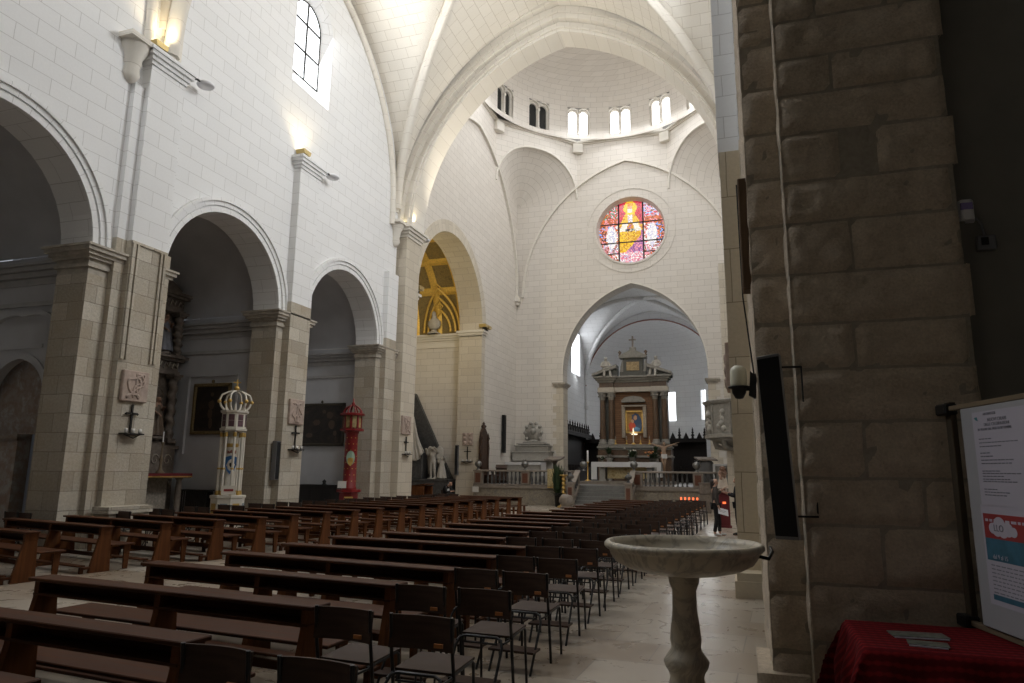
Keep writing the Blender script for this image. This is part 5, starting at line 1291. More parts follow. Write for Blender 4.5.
M['silver'] = plain('dull_silver', (.22, .22, .21), .35, .8)
for px, py, lb in ((472, 464.5, 'round metal vase at the left end of the left altar rail'), (525, 464.5, 'round metal vase in the middle of the left altar rail'), (583.5, 464.5, 'round metal vase at the stair end of the left altar rail'), (634, 466, 'round metal vase at the stair end of the right altar rail'), (696.5, 464.5, 'round metal vase on the right altar rail before the lectern')):
    s = at(px, py, y=YB+.14); x_ = min(max(s.x, xl0+.2), xr1)
    t = thing('metal_vase', (x_, YB+.14, zt_), lb, 'vase', 'round vases on the altar rails')
    MB().lathe([(.10, 0), (.1, .03), (.04, .06), (.05, .1), (.15, .19), (.19, .28), (.17, .38), (.08, .45), (.001, .46)], (0, 0, 0), 16).build('bowl', 'silver', t)
    m = MB(); rnd = random.Random(int(px))
    for i in range(7):
        a = rnd.uniform(0, 6.3); m.tube([(0, 0, .44), (.05*cos(a), .05*sin(a), .49), (.1*cos(a), .1*sin(a), .5+rnd.uniform(0, .04))], .01, 4)
    m.build('dry_stems', 'baluster', t)
# stair-top newel urns
for px, py, lb in ((576.5, 474, 'dark round finial on the left stair newel'), (629, 477, 'dark round finial on the right stair newel')):
    xx = sx0-.06 if px < 600 else sx1+.06
    t = thing('newel_urn', (xx, 32.45, 1.2), lb, 'urn', 'urns on the stair newels')
    MB().lathe([(.12, 0), (.06, .05), (.05, .1), (.16, .2), (.17, .28), (.08, .36), (.001, .4)], (0, 0, 0), 14).build('urn', 'baluster', t); MB().sphere((0, 0, .42), .05, 8, 6).build('knob', 'baluster', t)
# embroidered gold hanging of the reading desk, carved desk behind, spiral stand, plants, boulder
a_, b_ = at(547.5, 470, y=YB-.12), at(557.5, 488, y=YB-.12)
g = G('gold_embroidered_cloth'); f = g.noise(7., 4, .6, dist=.6); M['embroid'] = g.out(g.ramp(f, (.35, (.30, .21, .08)), (.5, (.55, .45, .25)), (.7, (.36, .26, .10))), .7)
t = thing('embroidered_hanging', ((a_.x+b_.x)/2, YB-.12, b_.z), 'gold embroidered cloth hanging over the left altar rail', 'cloth hanging')
w_ = (b_.x-a_.x)/2
m = MB().grid(lambda s_, t_: (-w_+2*w_*s_, -.02+.02*sin(s_*18), (a_.z-b_.z+.05)*t_), 24, 6); o = m.build('cloth', 'embroid', t); so = o.modifiers.new('thickness', 'SOLIDIFY'); so.thickness = .012
MB().box(-w_, w_, -.03, .4, a_.z-b_.z+.04, a_.z-b_.z+.06).build('top_fold', 'embroid', t); MB().box(-w_, w_, -.04, -.02, 0, .05).build('fringe', 'gilt', t)
s0 = at(554, 469, y=35.2)
t = thing('reading_desk', (s0.x, 35.3, ZP), 'dark wooden reading desk behind the gold hanging', 'reading desk')
h_ = at(554, 458, y=35.3).z-ZP
MB().prism([(-.5, h_-.15), (.5, h_+.02), (.5, h_+.1), (-.5, h_-.07)], 'x', -.42, .42).build('slope', 'oldwood', t, bevel=.01); MB().lathe([(.32, 0), (.3, .06), (.1, .14), (.09, h_-.3), (.25, h_-.1)], (0, 0, 0), 10).build('stem', 'oldwood', t)
s0 = at(565.5, 503, y=32.6)
t = thing('spiral_candle_stand', (s0.x-.12, 32.75, 0), 'gilded twisted paschal candle stand in front of the left altar rail', 'candle stand')
zt2, zb3 = at(565, 476, y=32.7).z, .02
m = MB().grid(lambda s_, t_: ((.075+.025*sin(2*PI*s_+t_*40))*cos(2*PI*s_), (.075+.025*sin(2*PI*s_+t_*40))*sin(2*PI*s_), .18+(zt2-.18)*t_), 10, 70); m.build('twisted_shaft', 'gilt', t)
MB().lathe([(.32, 0), (.32, .06), (.2, .1), (.12, .2), (.001, .2)], (0, 0, 0), 14).build('base', 'gilt', t); MB().lathe([(.06, zt2-.02), (.2, zt2+.02), (.2, zt2+.06), (.001, zt2+.06)], (0, 0, 0), 14).build('drip_pan', 'gilt', t)
g = G('green_leaves'); f = g.noise(8.); M['leaf'] = g.out(g.ramp(f, (.3, (.012, .03, .012)), (.7, (.045, .08, .03))), .5)
M['petal'] = plain('white_petals', (.55, .52, .46), .7); M['orange'] = plain('orange_petals', (.50, .20, .07), .6); M['pot'] = plain('terracotta_pot', (.18, .09, .05), .8)
def plant(p, r, h, label, seed, flowers=None, vase='pot', nm='potted_plant', cat='plant', n=60, group=None):
    t = thing(nm, p, label, cat, group); rnd = random.Random(seed); m = MB()
    for i in range(n):
        a = rnd.uniform(0, 6.28); q = rnd.uniform(.2, 1); z = rnd.uniform(.25, 1)*h; b = V3((0, 0, h*.25)); e = V3((r*q*cos(a), r*q*sin(a), z)); d = (e-b).normalized(); sd = d.cross(V3((0, 0, 1))).normalized()*r*.16; md = b.lerp(e, .55)+V3((0, 0, .04))
        m.add([b, md+sd, e, md-sd], [(0, 1, 2, 3)])
    l_ = m.build('foliage', 'leaf', t); l_['kind'] = 'stuff'
    MB().lathe([(.001, 0), (r*.3, 0), (r*.42, h*.28), (r*.45, h*.3), (r*.36, h*.3), (.001, h*.27)], (0, 0, 0), 12).build('pot', vase, t)
    if flowers:
        for i in range(9):
            a = rnd.uniform(0, 6.28); q = rnd.uniform(.2, .95); c = (r*q*cos(a), r*q*sin(a), h*rnd.uniform(.55, 1.02)); m = MB().sphere(c, r*.13, 8, 5, 1, 1, .7); m.build('flower', flowers, t)
    return t
s0 = at(565, 471, y=33.2); plant((s0.x-.35, 33.15, 0), .42, at(566, 462, y=33.3).z, 'leafy green plant rising behind the gilded candle stand', 4, None, 'ebony', n=150)
s0 = at(570.5, 504, y=32.3)
t = thing('rough_stone_block', (s0.x-.1, 31.9, 0), 'rounded cream stone block at the foot of the altar steps', 'stone block')
def rock(s_, t_):
    a, b = 2*PI*s_, PI*t_; d = V3((sin(b)*cos(a), sin(b)*sin(a), -cos(b))); k = 1+.3*mn.noise(d*1.6+V3((3, 1, 2))); return (d.x*.3*k, d.y*.28*k, .33+d.z*.36*k)
MB().grid(rock, 24, 14).build('stone', 'railstone', t); MB().box(-.24, .24, -.22, .22, 0, .1).build('foot', 'railstone', t, bevel=.02)
# notice on the rail
a_ = at(471, 489, y=YB-.1); t = MB().box(a_.x-.17+.25, a_.x+.17+.25, YB-.12, YB-.105, a_.z-.13, a_.z+.13).box(a_.x+.1, a_.x+.4, YB-.12, YB-.06, a_.z-.15, a_.z-.13).build('small_notice', 'wax', None); tag(t, 'small white notice on the left end of the altar rail', 'notice')
# carved throne against the left wall
s0, s1 = at(486.5, 466, x=XW+.5), at(497.5, 423, x=XW+.5); yth = (at(486.5, 445, x=XW+.6).y+at(497, 445, x=XW+.6).y)/2
t = thing('carved_throne', (XW+.06, yth, ZP), 'tall dark carved wooden throne against the white wall by the altar rail', 'throne', None, PI/2)
hh = at(491, 425, x=XW+.3).z-ZP
M['throne'] = plain('dark_carved_walnut', (.05, .025, .014), .5, 0, .3, 12., .3)
MB().prism([(-.55, 0), (.55, 0), (.55, hh*.72), (.42, hh*.86), (.2, hh*.92), (-.2, hh*.92), (-.42, hh*.86), (-.55, hh*.72)], 'y', -.12, -.0).build('high_back', 'throne', t, bevel=.02)
MB().lathe([(.14, 0), (.1, .1), (.16, .2), (.06, .3), (.08, .36), (.001, .45)], (0, -.06, hh*.9), 10).build('finial', 'throne', t)
for x in (-.5, .5):
    MB().lathe([(.07, 0), (.09, .1), (.06, hh*.4), (.09, hh*.6), (.05, hh*.72), (.1, hh*.76), (.001, hh*.86)], (x, -.14, 0), 10).build('carved_post', 'throne', t)
    MB().box(x-.06, x+.06, -.85, -.1, .62, .7).box(x-.05, x+.05, -.85, -.75, 0, .62).build('arm', 'throne', t, bevel=.015)
MB().box(-.5, .5, -.8, -.1, .38, .46).build('seat', 'pad', t, bevel=.02); MB().box(-.5, .5, -.7, -.1, 0, .38).build('base', 'throne', t)
s0 = at(504, 462, x=XW+1.4)
t = thing('small_prayer_desk', (XW+.55, s0.y+2.1, ZP), 'low dark wooden prayer desk right of the carved throne', 'prayer desk', None, .3)
MB().box(-.3, .3, -.3, -.2, 0, .8).prism([(-.45, .78), (.1, .95), (.1, 1.0), (-.45, .83)], 'x', -.32, .32).build('desk', 'throne', t, bevel=.01); MB().box(-.3, .3, -.9, -.3, .12, .2).build('kneeler', 'throne', t)
# side altar with stepped marble reredos
ys = 40.6; cxs = at(534, 450, y=ys).x
t = thing('side_altar', (cxs, ys, ZP), 'grey stepped marble side altar crowned by a carved medallion left of the sanctuary arch', 'altar')
M['greymarble'] = marble('grey_marble', (.38, .36, .32), (.25, .24, .22), .45, 3., .5)
zq = lambda py: at(534, py, y=ys).z-ZP
xq = lambda px: at(px, 450, y=ys).x-cxs
m = MB()
for (pa, pb, pt_, pbm) in ((515, 551, 451.5, 461), (517.5, 549.5, 445.5, 451.5), (520, 547, 443.5, 446)): m.box(xq(pa), xq(pb), -.55+.1*(pbm < 452), .45, zq(pbm), zq(pt_)); m.box(xq(pa)-.08, xq(pb)+.08, -.62+.1*(pbm < 452), .45, zq(pt_)-.07, zq(pt_))
m.box(xq(524), xq(545), -.3, .45, zq(444), zq(442)); m.build('stepped_reredos', 'greymarble', t, bevel=.02)
m = MB().lathe([(.001, -.03), (.55, -.03), (.6, 0), (.6, .1), (.001, .12)], (0, 0, 0), 24, sy=1.); n0 = len(m.v)
m.v = [(v[0]*.9, -v[2]-.1, zq(433)+v[1]*1.05) for v in m.v]; m.lathe([(.2, 0), (.1, .1), (.16, .2), (.001, .3)], (0, -.1, zq(427)), 8); m.lathe([(.5, 0), (.3, .1), (.001, .2)], (0, -.1, zq(441.5)), 10, sy=.4)
for k in range(10): m.sphere((.52*cos(2*PI*k/10), -.16, zq(433)+.6*sin(2*PI*k/10)), .12, 7, 5)
m.sphere((0, -.2, zq(433)+.1), .2, 8, 6); m.build('medallion', 'greymarble', t)
MB().box(xq(513), xq(547), -1.5, -.5, 0, zq(463.5)).build('altar_block', 'greymarble', t, bevel=.03)
M['linen'] = plain('white_linen', (.62, .61, .60), .8)
m = MB(); xa_, xb_ = xq(512.5)-.05, xq(547.5)+.05; zt2 = zq(462.8)
m.box(xa_, xb_, -1.55, -.5, zt2, zt2+.03)
for x in (xa_, xb_-.02): m.grid(lambda s_, t_: (x+.02*sin(s_*20), -1.55+1.05*s_, zt2-.75*t_), 12, 4)
m.box(xa_, xb_, -1.57, -1.55, zt2-.14, zt2+.03); m.build('altar_linen', 'linen', t)
# ---- altar table
ya = 38.6; xa0, xa1 = at(592, 463, y=ya).x, at(660.5, 463, y=ya).x; zta = at(626, 462.3, y=ya).z
struct('trim_53', MB().box(xa0-.6, xa1+.6, ya-.6, 41.0, ZP-.02, ZP+.15), 'railstone')
t = thing('high_altar_table', ((xa0+xa1)/2, ya, ZP+.15), 'marble altar table under a white cloth before the columned retable', 'altar'); L = (xa1-xa0)/2; h_ = zta-ZP-.15
MB().box(-L+.1, L-.1, 0, 1.2, h_-.12, h_-.02).build('mensa', 'railstone', t, bevel=.02)
for px in (602, 649): x = at(px, 470, y=ya).x-(xa0+xa1)/2; MB().box(x-.14, x+.14, .15, 1.0, .1, h_-.12).box(x-.2, x+.2, .1, 1.05, 0, .1).build('leg', 'greymarble', t, bevel=.02)
MB().box(-1.1, 1.1, .4, .9, .15, h_-.2).build('gilded_front', 'embroid', t)
o_ = MB().box(-L-.03, L+.03, -.05, 1.25, h_-.02, h_+.01)
o_.box(-L-.02, L+.02, -.06, -.04, h_-.26, h_)
for s in (-1, 1): o_.grid(lambda s_, t_: (s*(L+.02)+.03*sin(s_*16)*t_*s, -.05+1.25*s_, h_-(.95 if s < 0 else .8)*t_), 16, 6)
o_.box(-L-.03, -L+.28, -.07, -.05, h_-.95, h_); o_.box(L-.2, L+.02, -.07, -.05, h_-.8, h_)
c = o_.build('altar_cloth', 'linen', None, loc=((xa0+xa1)/2, ya, ZP+.152)); tag(c, 'white linen cloth hanging over the ends of the altar table', 'altar cloth')
# ---- the columned retable
yr = 43.3; q = lambda a, b: at(590+a*.2198, 330+b*.2198, y=yr)
cxr = q(200, 300).x
t = thing('high_altar_retable', (cxr, yr, ZP), 'tall columned marble retable with broken pediments and a cross, behind the altar table', 'retable')
def X(a): return q(a, 300).x-cxr
def Zr(b): return q(200, b).z-ZP
M['brownmarble'] = marble('brown_mottled_marble', (.14, .085, .05), (.07, .045, .03), .35, 4., .8); M['darkmarble'] = marble('dark_green_grey_marble', (.075, .075, .06), (.13, .12, .10), .4, 4., .6)
M['retbrick'] = ashlar('red_brown_veneer', (.25, .13, .065), (.20, .10, .05), (.10, .06, .035), .9, .13, .012, .6, .15, None, 0, 1., 18., .3)
M['palestone'] = plain('grey_carved_marble', (.25, .235, .205), .6, 0, .18, 8., .25)
zb0 = Zr(520)
m = MB().box(X(40), X(365), -.5, .8, 0, zb0-.35); m.build('base', 'brownmarble', t)
m = MB(); moulding(m, X(45), X(360), -.5, .6, zb0-.36, [(.1, .05), (.12, .12), (.12, .06)]); m.box(X(36), X(372), -.62, .6, Zr(582), Zr(572)); m.build('gradine', 'palestone', t, bevel=.02)
for xa_, xb_ in ((60, 105), (250, 300)): MB().box(X(xa_)+.3, X(xb_), -.53, -.5, Zr(570), Zr(535)).build('red_panel', 'redmarble', t)
MB().box(X(112), X(290), -.05, .35, zb0, Zr(282)).build('back_wall', 'retbrick', t)
for a_ in ((48, 72), (88, 110), (288, 308), (325, 353)):
    xm, r = (X(a_[0])+X(a_[1]))/2, .19; z0_, z1_ = zb0, Zr(283)
    cl_ = MB().lathe([(r*.95, .3), (r, .5), (r*.86, z1_-z0_-.5)], (xm, -.25, z0_), 16).build('column', 'brownmarble', t)
    m = MB().lathe([(r*1.4, 0), (r*1.4, .12), (r*1.1, .16), (r*1.2, .24), (r, .3)], (xm, -.25, z0_), 16); m.build('column_base', 'palestone', cl_)
    m = MB().lathe([(r*.88, 0), (r*1.0, .05), (r*1.0, .15), (r*1.3, .3), (r*1.5, .42), (r*1.55, .5)], (xm, -.25, z1_-.5), 12); m.box(xm-r*1.5, xm+r*1.5, -.25-r*1.5, -.25+r*1.5, z1_-.06, z1_)
    for k in range(8): m.sphere((xm+r*1.2*cos(k*PI/4), -.25+r*1.2*sin(k*PI/4), z1_-.25), .07, 6, 4)
    m.build('capital', 'palestone', cl_)
for a_ in ((45, 113), (287, 355)): MB().box(X(a_[0])+.02, X(a_[1])-.02, -.02, .4, zb0, Zr(283)).build('pier', 'darkmarble', t)
m = MB().box(X(43), X(358), -.35, .4, Zr(283), Zr(262))
for a_ in ((43, 115), (285, 358)): m.box(X(a_[0])-.02, X(a_[1])+.02, -.5, .4, Zr(283), Zr(262))
m.build('architrave', plain('cream_marble', (.46, .41, .34), .5, 0, .1, 6.), t, bevel=.01)
m = MB().box(X(48), X(352), -.3, .4, Zr(262), Zr(240))
for a_ in ((48, 112), (288, 353)): m.box(X(a_[0]), X(a_[1]), -.46, .4, Zr(262), Zr(240))
m.build('frieze', 'brownmarble', t)
m = MB(); zc0 = Zr(240); hh_ = Zr(212)-zc0
for h0, h1, o in ((0, .35, .05), (.35, .7, .16), (.7, 1., .28)):
    m.box(X(45)-o, X(356)+o, -.32-o, .4, zc0+hh_*h0, zc0+hh_*h1)
    for a_ in ((45, 114), (286, 356)): m.box(X(a_[0])-o, X(a_[1])+o, -.5-o, .4, zc0+hh_*h0, zc0+hh_*h1)
m.build('cornice', 'palestone', t, bevel=.01)
for s in (0, 1):
    e0, e1 = (X(22), X(130)) if not s else (X(376), X(268)); z0_, z1_ = Zr(212), Zr(165)
    MB().prism([(e0, z0_), (e1, z0_), (e1, z1_-.16), ], 'y', -.5, .3).build('pediment_field', 'darkmarble', t)
    dx = (e1-e0); MB().prism([(e0-.03*dx, z0_), (e0-.03*dx, z0_+.16), (e1, z1_+.06), (e1, z1_-.16)], 'y', -.78, .3).build('broken_pediment', 'palestone', t, bevel=.01)
m = MB().box(X(140), X(262), -.3, .35, Zr(212), Zr(192)); m.box(X(155), X(246), -.2, .35, Zr(192), Zr(130)); m.build('attic', 'darkmarble', t, bevel=.01)
MB().box(X(171), X(229), -.26, -.2, Zr(186), Zr(147)).build('attic_relief', plain('ochre_relief', (.36, .26, .13), .6, 0, .4, 10., .4), t)
for a_ in ((140, 156), (246, 262)): MB().prism([(X(a_[0]), Zr(192)), (X(a_[1]), Zr(192)), (X(a_[1]), Zr(135)), (X((a_[0]+a_[1])/2), Zr(150))], 'y', -.25, .2).build('scroll', 'palestone', t)
m = MB().box(X(138), X(262), -.42, .35, Zr(130), Zr(118)).prism([(X(140), Zr(118)), (X(260), Zr(118)), (X(205), Zr(92)), (X(195), Zr(92))], 'y', -.4, .3); m.box(X(186), X(214), -.2, .1, Zr(94), Zr(80)); m.build('attic_pediment', 'palestone', t, bevel=.01)
for a_ in (141, 260): MB().lathe([(.1, 0), (.05, .1), (.12, .22), (.001, .36)], (X(a_), -.2, Zr(118)), 10).build('finial', 'brownmarble', t)
MB().box(X(198)-.03, X(198)+.08, -.1, -.02, Zr(82), Zr(28)).box(X(182), X(214), -.1, -.02, Zr(48), Zr(42)).build('cross', 'railstone', t, bevel=.01)
# frame and picture
m = MB().prism([(X(146), Zr(330)), (X(252), Zr(330)), (X(252), Zr(322)), (X(235), Zr(308)), (X(200), Zr(302)), (X(163), Zr(308)), (X(146), Zr(322))], 'y', -.4, 0); m.build('curved_pediment', 'palestone', t, bevel=.01)
m = MB()
for a_ in ((145, 160), (240, 256)): m.box(X(a_[0]), X(a_[1]), -.25, 0, Zr(490), Zr(345))
m.box(X(145), X(256), -.3, 0, Zr(350), Zr(343)); m.build('picture_surround', 'carved', t, bevel=.01)
fr = MB()
for (x0_, x1_, z0_, z1_) in ((162, 168, 468, 370), (235, 242, 468, 370), (162, 242, 375, 368), (162, 242, 470, 463)): fr.box(X(x0_), X(x1_), -.24, -.05, Zr(z0_), Zr(z1_))
fr.build('gilt_frame', 'gilt', t)
pic = MB().box(X(166), X(238), -.1, -.05, Zr(466), Zr(372)).build('painting', plain('gold_ground_panel', (.34, .20, .06), .35, .3, .2, 10.), t)
def blob(pts, d, mat, nm): MB().prism([(X(a_), Zr(b_)) for a_, b_ in pts], 'y', -.1-d, -.09).build(nm, mat, pic)
PM = lambda n, c: plain(n, c, .4)
blob([(190, 388), (205, 379), (219, 384), (231, 405), (236, 440), (226, 464), (196, 464), (190, 440)], .01, PM('dark_blue_paint', (.03, .06, .13)), 'painted_mantle'); blob([(174, 430), (186, 418), (200, 424), (208, 440), (196, 464), (180, 464)], .016, PM('red_paint', (.42, .06, .03)), 'painted_red_robe'); blob([(186, 464), (222, 464), (226, 448), (205, 440)], .02, PM('light_blue_paint', (.10, .22, .40)), 'painted_blue_robe'); blob([(197, 396), (204, 388), (212, 392), (212, 406), (204, 412), (197, 406)], .022, PM('flesh_paint', (.44, .25, .14)), 'painted_face'); blob([(184, 412), (191, 407), (198, 411), (198, 421), (190, 425)], .022, PM('flesh_paint_light', (.5, .3, .18)), 'painted_child')
M['glow'] = emit('lit_picture_lamp', (1., .82, .55), 2.)
MB().box(X(190), X(214), -.45, -.3, Zr(478), Zr(472)).build('picture_lamp', 'glow', t)
PICL = Vector((cxr, yr-.7, q(200, 476).z))
# angels on the pediment
for a_, b0, b1, lb, rz in ((74, 200, 118, 'left carved seated figure on the broken pediment', .35), (304, 195, 110, 'right carved seated figure on the broken pediment', -.35)):
    s0 = q(a_, b0); h = (q(a_, b1).z-s0.z)*1.45
    t2 = thing('seated_statue', (s0.x, yr-.2, s0.z+.02), lb, 'statue', 'seated figures of the retable', rz)
    J = stand(h, pelvis=(0, 0, .12), waist=(0, .02, .3), chest=(0, 0, .55), neckbase=(0, -.02, .76), head=(0, -.06, .98), shL=(.2, 0, .68), shR=(-.2, 0, .68), elL=(.32, -.1, .42), elR=(-.3, -.12, .42), wrL=(.2, -.32, .35), wrR=(-.15, -.34, .4), hipL=(.12, -.02, .1), hipR=(-.12, -.02, .1), knL=(.18, -.5, .18), knR=(-.16, -.45, .24), anL=(.2, -.6, -.25), anR=(-.2, -.55, -.2))
    N, E = skeleton(J, True, .045); skin('figure', N, E, 'statue', t2, 1)
    robe(h*.62, None, int(a_), (0, -.05, -.1), 1.3).build('drapery', 'statue', t2)
# candlesticks, flowers, crucifix near the altar
zg = Zr(572)+ZP+.0
for px, lb in ((615.5, 'altar candlestick at the far left of the retable shelf'), (626.5, 'altar candlestick left of the small cross'), (640.5, 'altar candlestick right of the small cross'), (649.5, 'altar candlestick at the far right of the retable shelf')):
    s0 = at(px, 443, y=yr-.55); t = thing('altar_candlestick', (s0.x, yr-.52, Zr(520)+ZP-.02), lb, 'candlestick', 'candlesticks on the retable shelf')
    MB().lathe([(.1, 0), (.1, .02), (.03, .07), (.05, .12), (.025, .2), (.05, .26), (.001, .26)], (0, 0, 0), 10).build('foot', 'gilt', t); MB().lathe([(.028, .26), (.028, .5), (.001, .51)], (0, 0, 0), 8).build('candle', 'railstone', t)
s0 = at(633.5, 440, y=yr-.5); t = thing('altar_cross', (s0.x, yr-.52, Zr(520)+ZP-.02), 'slim white cross standing in the middle of the retable shelf', 'cross')
MB().box(-.03, .03, -.02, .02, .1, 1.0).box(-.22, .22, -.02, .02, .62, .68).build('cross', 'wax', t); MB().lathe([(.14, 0), (.12, .04), (.03, .12), (.001, .12)], (0, 0, 0), 10).build('foot', 'gilt', t)
for px, pb, y, r, h, lb, fl, sd in ((632.5, 461, 41.3, .48, .75, 'white flower arrangement in the middle behind the altar table', 'petal', 2), (653, 461.5, 40.9, .55, .6, 'orange flower arrangement at the right end behind the altar table', 'orange', 5), (609.5, 458, 42.2, .38, .75, 'green plant at the left foot of the retable', None, 7), (656, 457, 42.2, .36, .8, 'green plant at the right foot of the retable', None, 9), (602, 461.5, 41.5, .22, .35, 'tiny pale flowers at the left end of the altar', 'petal', 12)):
    s0 = at(px, pb, y=y); t = plant((s0.x, y, 0), r, h, lb, sd, fl, 'palestone', 'flower_arrangement' if fl else 'potted_plant', 'flowers' if fl else 'plant', 45, 'plants round the altar')
    zf = s0.z; t.location.z = zf-.02
    pd = thing('flower_pedestal', (s0.x, y, ZP), 'marble pedestal carrying the '+lb.split(' at ')[0].split(' in ')[0], 'pedestal', 'flower pedestals')
    hp = zf-.02-ZP; MB().box(-.14, .14, -.14, .14, .08, hp-.06).build('shaft', 'greymarble', pd); MB().box(-.2, .2, -.2, .2, 0, .08).build('foot', 'greymarble', pd); MB().box(-.2, .2, -.2, .2, hp-.06, hp).build('top', 'greymarble', pd)
yc_ = 39.4; s0, s1 = at(664.5, 470, y=yc_), at(664.5, 441, y=yc_)
t = thing('standing_crucifix', (s0.x, yc_, ZP), 'crucifix with a pale figure on a tall stand right of the altar table', 'crucifix')
hz = s1.z-ZP; hb = 1.75
MB().box(-.05, .05, 0, .06, .1, hz).box(-.75, .75, 0, .06, hz-.28, hz-.18).build('cross', 'oldwood', t); MB().lathe([(.35, 0), (.35, .06), (.1, .14), (.06, .4), (.001, .4)], (0, .03, 0), 12).build('foot', 'oldwood', t)
J = stand(hb, shL=(.17, -.02, 1.40), shR=(-.17, -.02, 1.40), elL=(.42, -.03, 1.48), elR=(-.42, -.03, 1.48), wrL=(.66, -.03, 1.58), wrR=(-.66, -.03, 1.58), head=(.03, -.08, 1.58), knL=(.05, -.12, .5), knR=(-.05, -.12, .5), anL=(.03, -.04, .1), anR=(-.03, -.06, .1), ftL=(0, -.4, -.9), ftR=(0, -.4, -.9), pelvis=(.02, -.04, .93))
N, E = skeleton(J); N = [(n[0], n[1]-.06, n[2]+hz-.12-1.62, *n[3:]) for n in N]; bd = skin('figure', N, E, plain('pale_painted_body', (.36, .24, .16), .6), t, 1)
m = MB(); m.grid(lambda s_, t_: (.02+(.15+.01*sin(s_*40))*cos(2*PI*s_), -.1+(.12+.01*sin(s_*40))*sin(2*PI*s_), hz-.12-1.62+.78+.24*t_), 30, 3); m.build('loincloth', 'linen', bd)
s0 = at(594, 462, y=39.2)
t = thing('altar_candle', (s0.x-.32, 39.0, ZP+.14), 'tall white candle on a stand at the left end of the altar table', 'candle')
hz = at(594, 450.5, y=39).z-ZP-.14; MB().lathe([(.18, 0), (.18, .03), (.04, .1), (.03, hz-.7), (.1, hz-.62), (.001, hz-.62)], (0, 0, 0), 12).build('stand', 'gilt', t); MB().lathe([(.05, hz-.62), (.05, hz), (.001, hz+.01)], (0, 0, 0), 12).build('candle', 'wax', t)
# choir stalls
M['stall'] = plain('black_brown_carved_oak', (.014, .009, .007), .7, 0, .3, 10., .3)
def stalls(xw_, y0_, y1_, sgn, hz, label):
    t = thing('choir_stalls', (xw_, y0_, ZP), label, 'choir stalls', 'carved choir stalls'); L = y1_-y0_; n = max(1, int(L/.72))
    MB().box(0, sgn*.12, 0, L, 0, hz-.35).build('high_back', 'stall', t)
    MB().box(0, sgn*.7, 0, L, hz-.45, hz-.32).box(sgn*.55, sgn*.7, 0, L, hz-.6, hz-.45).build('canopy', 'stall', t, bevel=.02)
    MB().box(0, sgn*.65, 0, L, 0, .45).build('seats', 'stall', t); MB().box(sgn*1.25, sgn*1.4, 0, L, 0, .95).build('front_desk', 'stall', t)
    for k in range(n+1):
        y = L*k/n; MB().box(sgn*.1, sgn*.62, y-.03, y+.03, .45, 1.1).build('arm_partition', 'stall', t)
        MB().lathe([(.05, -.32), (.1, -.28), (.06, -.2), (.13, -.08), (.05, 0), (.09, .1), (.04, .2), (.06, .27), (.001, .48)], (sgn*.35, min(max(y, .1), L-.1), hz), 8).build('finial', 'stall', t)
        if k < n:
            m = MB(); y2 = y+L/n/2; m.prism([(y2-.2, hz-.33), (y2+.2, hz-.33), (y2+.1, hz-.1), (y2, hz+.12), (y2-.1, hz-.1)], 'x', sgn*.3, sgn*.4) if sgn > 0 else m.prism([(y2-.2, hz-.33), (y2+.2, hz-.33), (y2+.1, hz-.1), (y2, hz+.12), (y2-.1, hz-.1)], 'x', -.4, -.3); m.build('cresting', 'stall', t)
    return t
hzl = at(575, 428, x=SX0+.3).z-ZP
stalls(SX0+.02, SY0+.1, SY1-.6, 1, hzl, 'dark carved choir stalls with finials along the left sanctuary wall')
qa, qb = at(667, 440, y=50.2), at(706.5, 440, y=50.2)
tt = stalls(qa.x, 50.2, 50.2+(qb.x-qa.x), 1, at(690, 434, y=50).z-ZP, 'dark carved choir stalls with finials below the apse windows, right of the retable'); tt.rotation_euler = (0, 0, -PI/2)
qb = at(603, 440, y=50.2)
tt = stalls(SX0+.1, 50.2, 50.2+(qb.x-SX0-.1), 1, at(600, 435, y=50).z-ZP, 'dark carved choir stalls closing the sanctuary left of the retable'); tt.rotation_euler = (0, 0, -PI/2)
# lectern at the right
s0 = at(706, 466, y=36.); h_ = at(706, 458.5, y=36.).z-ZP
t = thing('lectern', (s0.x, 36., ZP), 'draped lectern with a brown sloping top behind the right altar rail', 'lectern', None, .3)
MB().lathe([(.42, 0), (.4, .3), (.42, h_*.6), (.36, h_*.85), (.25, h_-.1)], (0, 0, 0), 18).build('drape', plain('grey_drape', (.13, .125, .12), .8), t); MB().prism([(-.4, h_-.12), (.4, h_+.02), (.4, h_+.09), (-.4, h_-.05)], 'x', -.48, .48).build('bookrest', 'oldwood', t, bevel=.01)
# ---- pulpit on the right crossing pier
yp = 33.2; zpt, zpb, zpc = at(715, 401, y=yp).z, at(715, 437, y=yp).z, at(722, 454, y=yp).z
xp_ = at(703.5, 415, y=yp).x; xc_ = .1; rp = (xc_-xp_)
w = MB().box(-.62, XR+.1, yp+.25, yp+1.5, 0, 11.6); struct('wall_right', w, 'arch_stone')
t = thing('marble_pulpit', (xc_, yp+.3, 0), 'white marble pulpit with relief panels on a scrolled corbel at the right crossing pier', 'pulpit')
m = MB().lathe([(rp*.93, zpb+.1), (rp*.93, zpt-.22)], (0, 0, 0), 10, smooth=False); m.build('parapet', 'palestone', t)
MB().lathe([(rp*.94, zpt-.22), (rp*1., zpt-.16), (rp*1.03, zpt-.05), (rp*1.0, zpt), (rp*.85, zpt)], (0, 0, 0), 10, smooth=False).build('cornice', 'palestone', t)
MB().lathe([(rp*.9, zpb-.12), (rp*1., zpb-.06), (rp*1., zpb+.08), (rp*.93, zpb+.12), (.001, zpb+.12)], (0, 0, 0), 10, smooth=False).build('floor_moulding', 'palestone', t)
MB().lathe([(.3, zpc-.1), (.42, zpc), (.5, zpc+.25), (.85, zpb-.35), (rp*.92, zpb-.1), (.001, zpb-.1)], (0, 0, 0), 20).build('corbel', 'palestone', t)
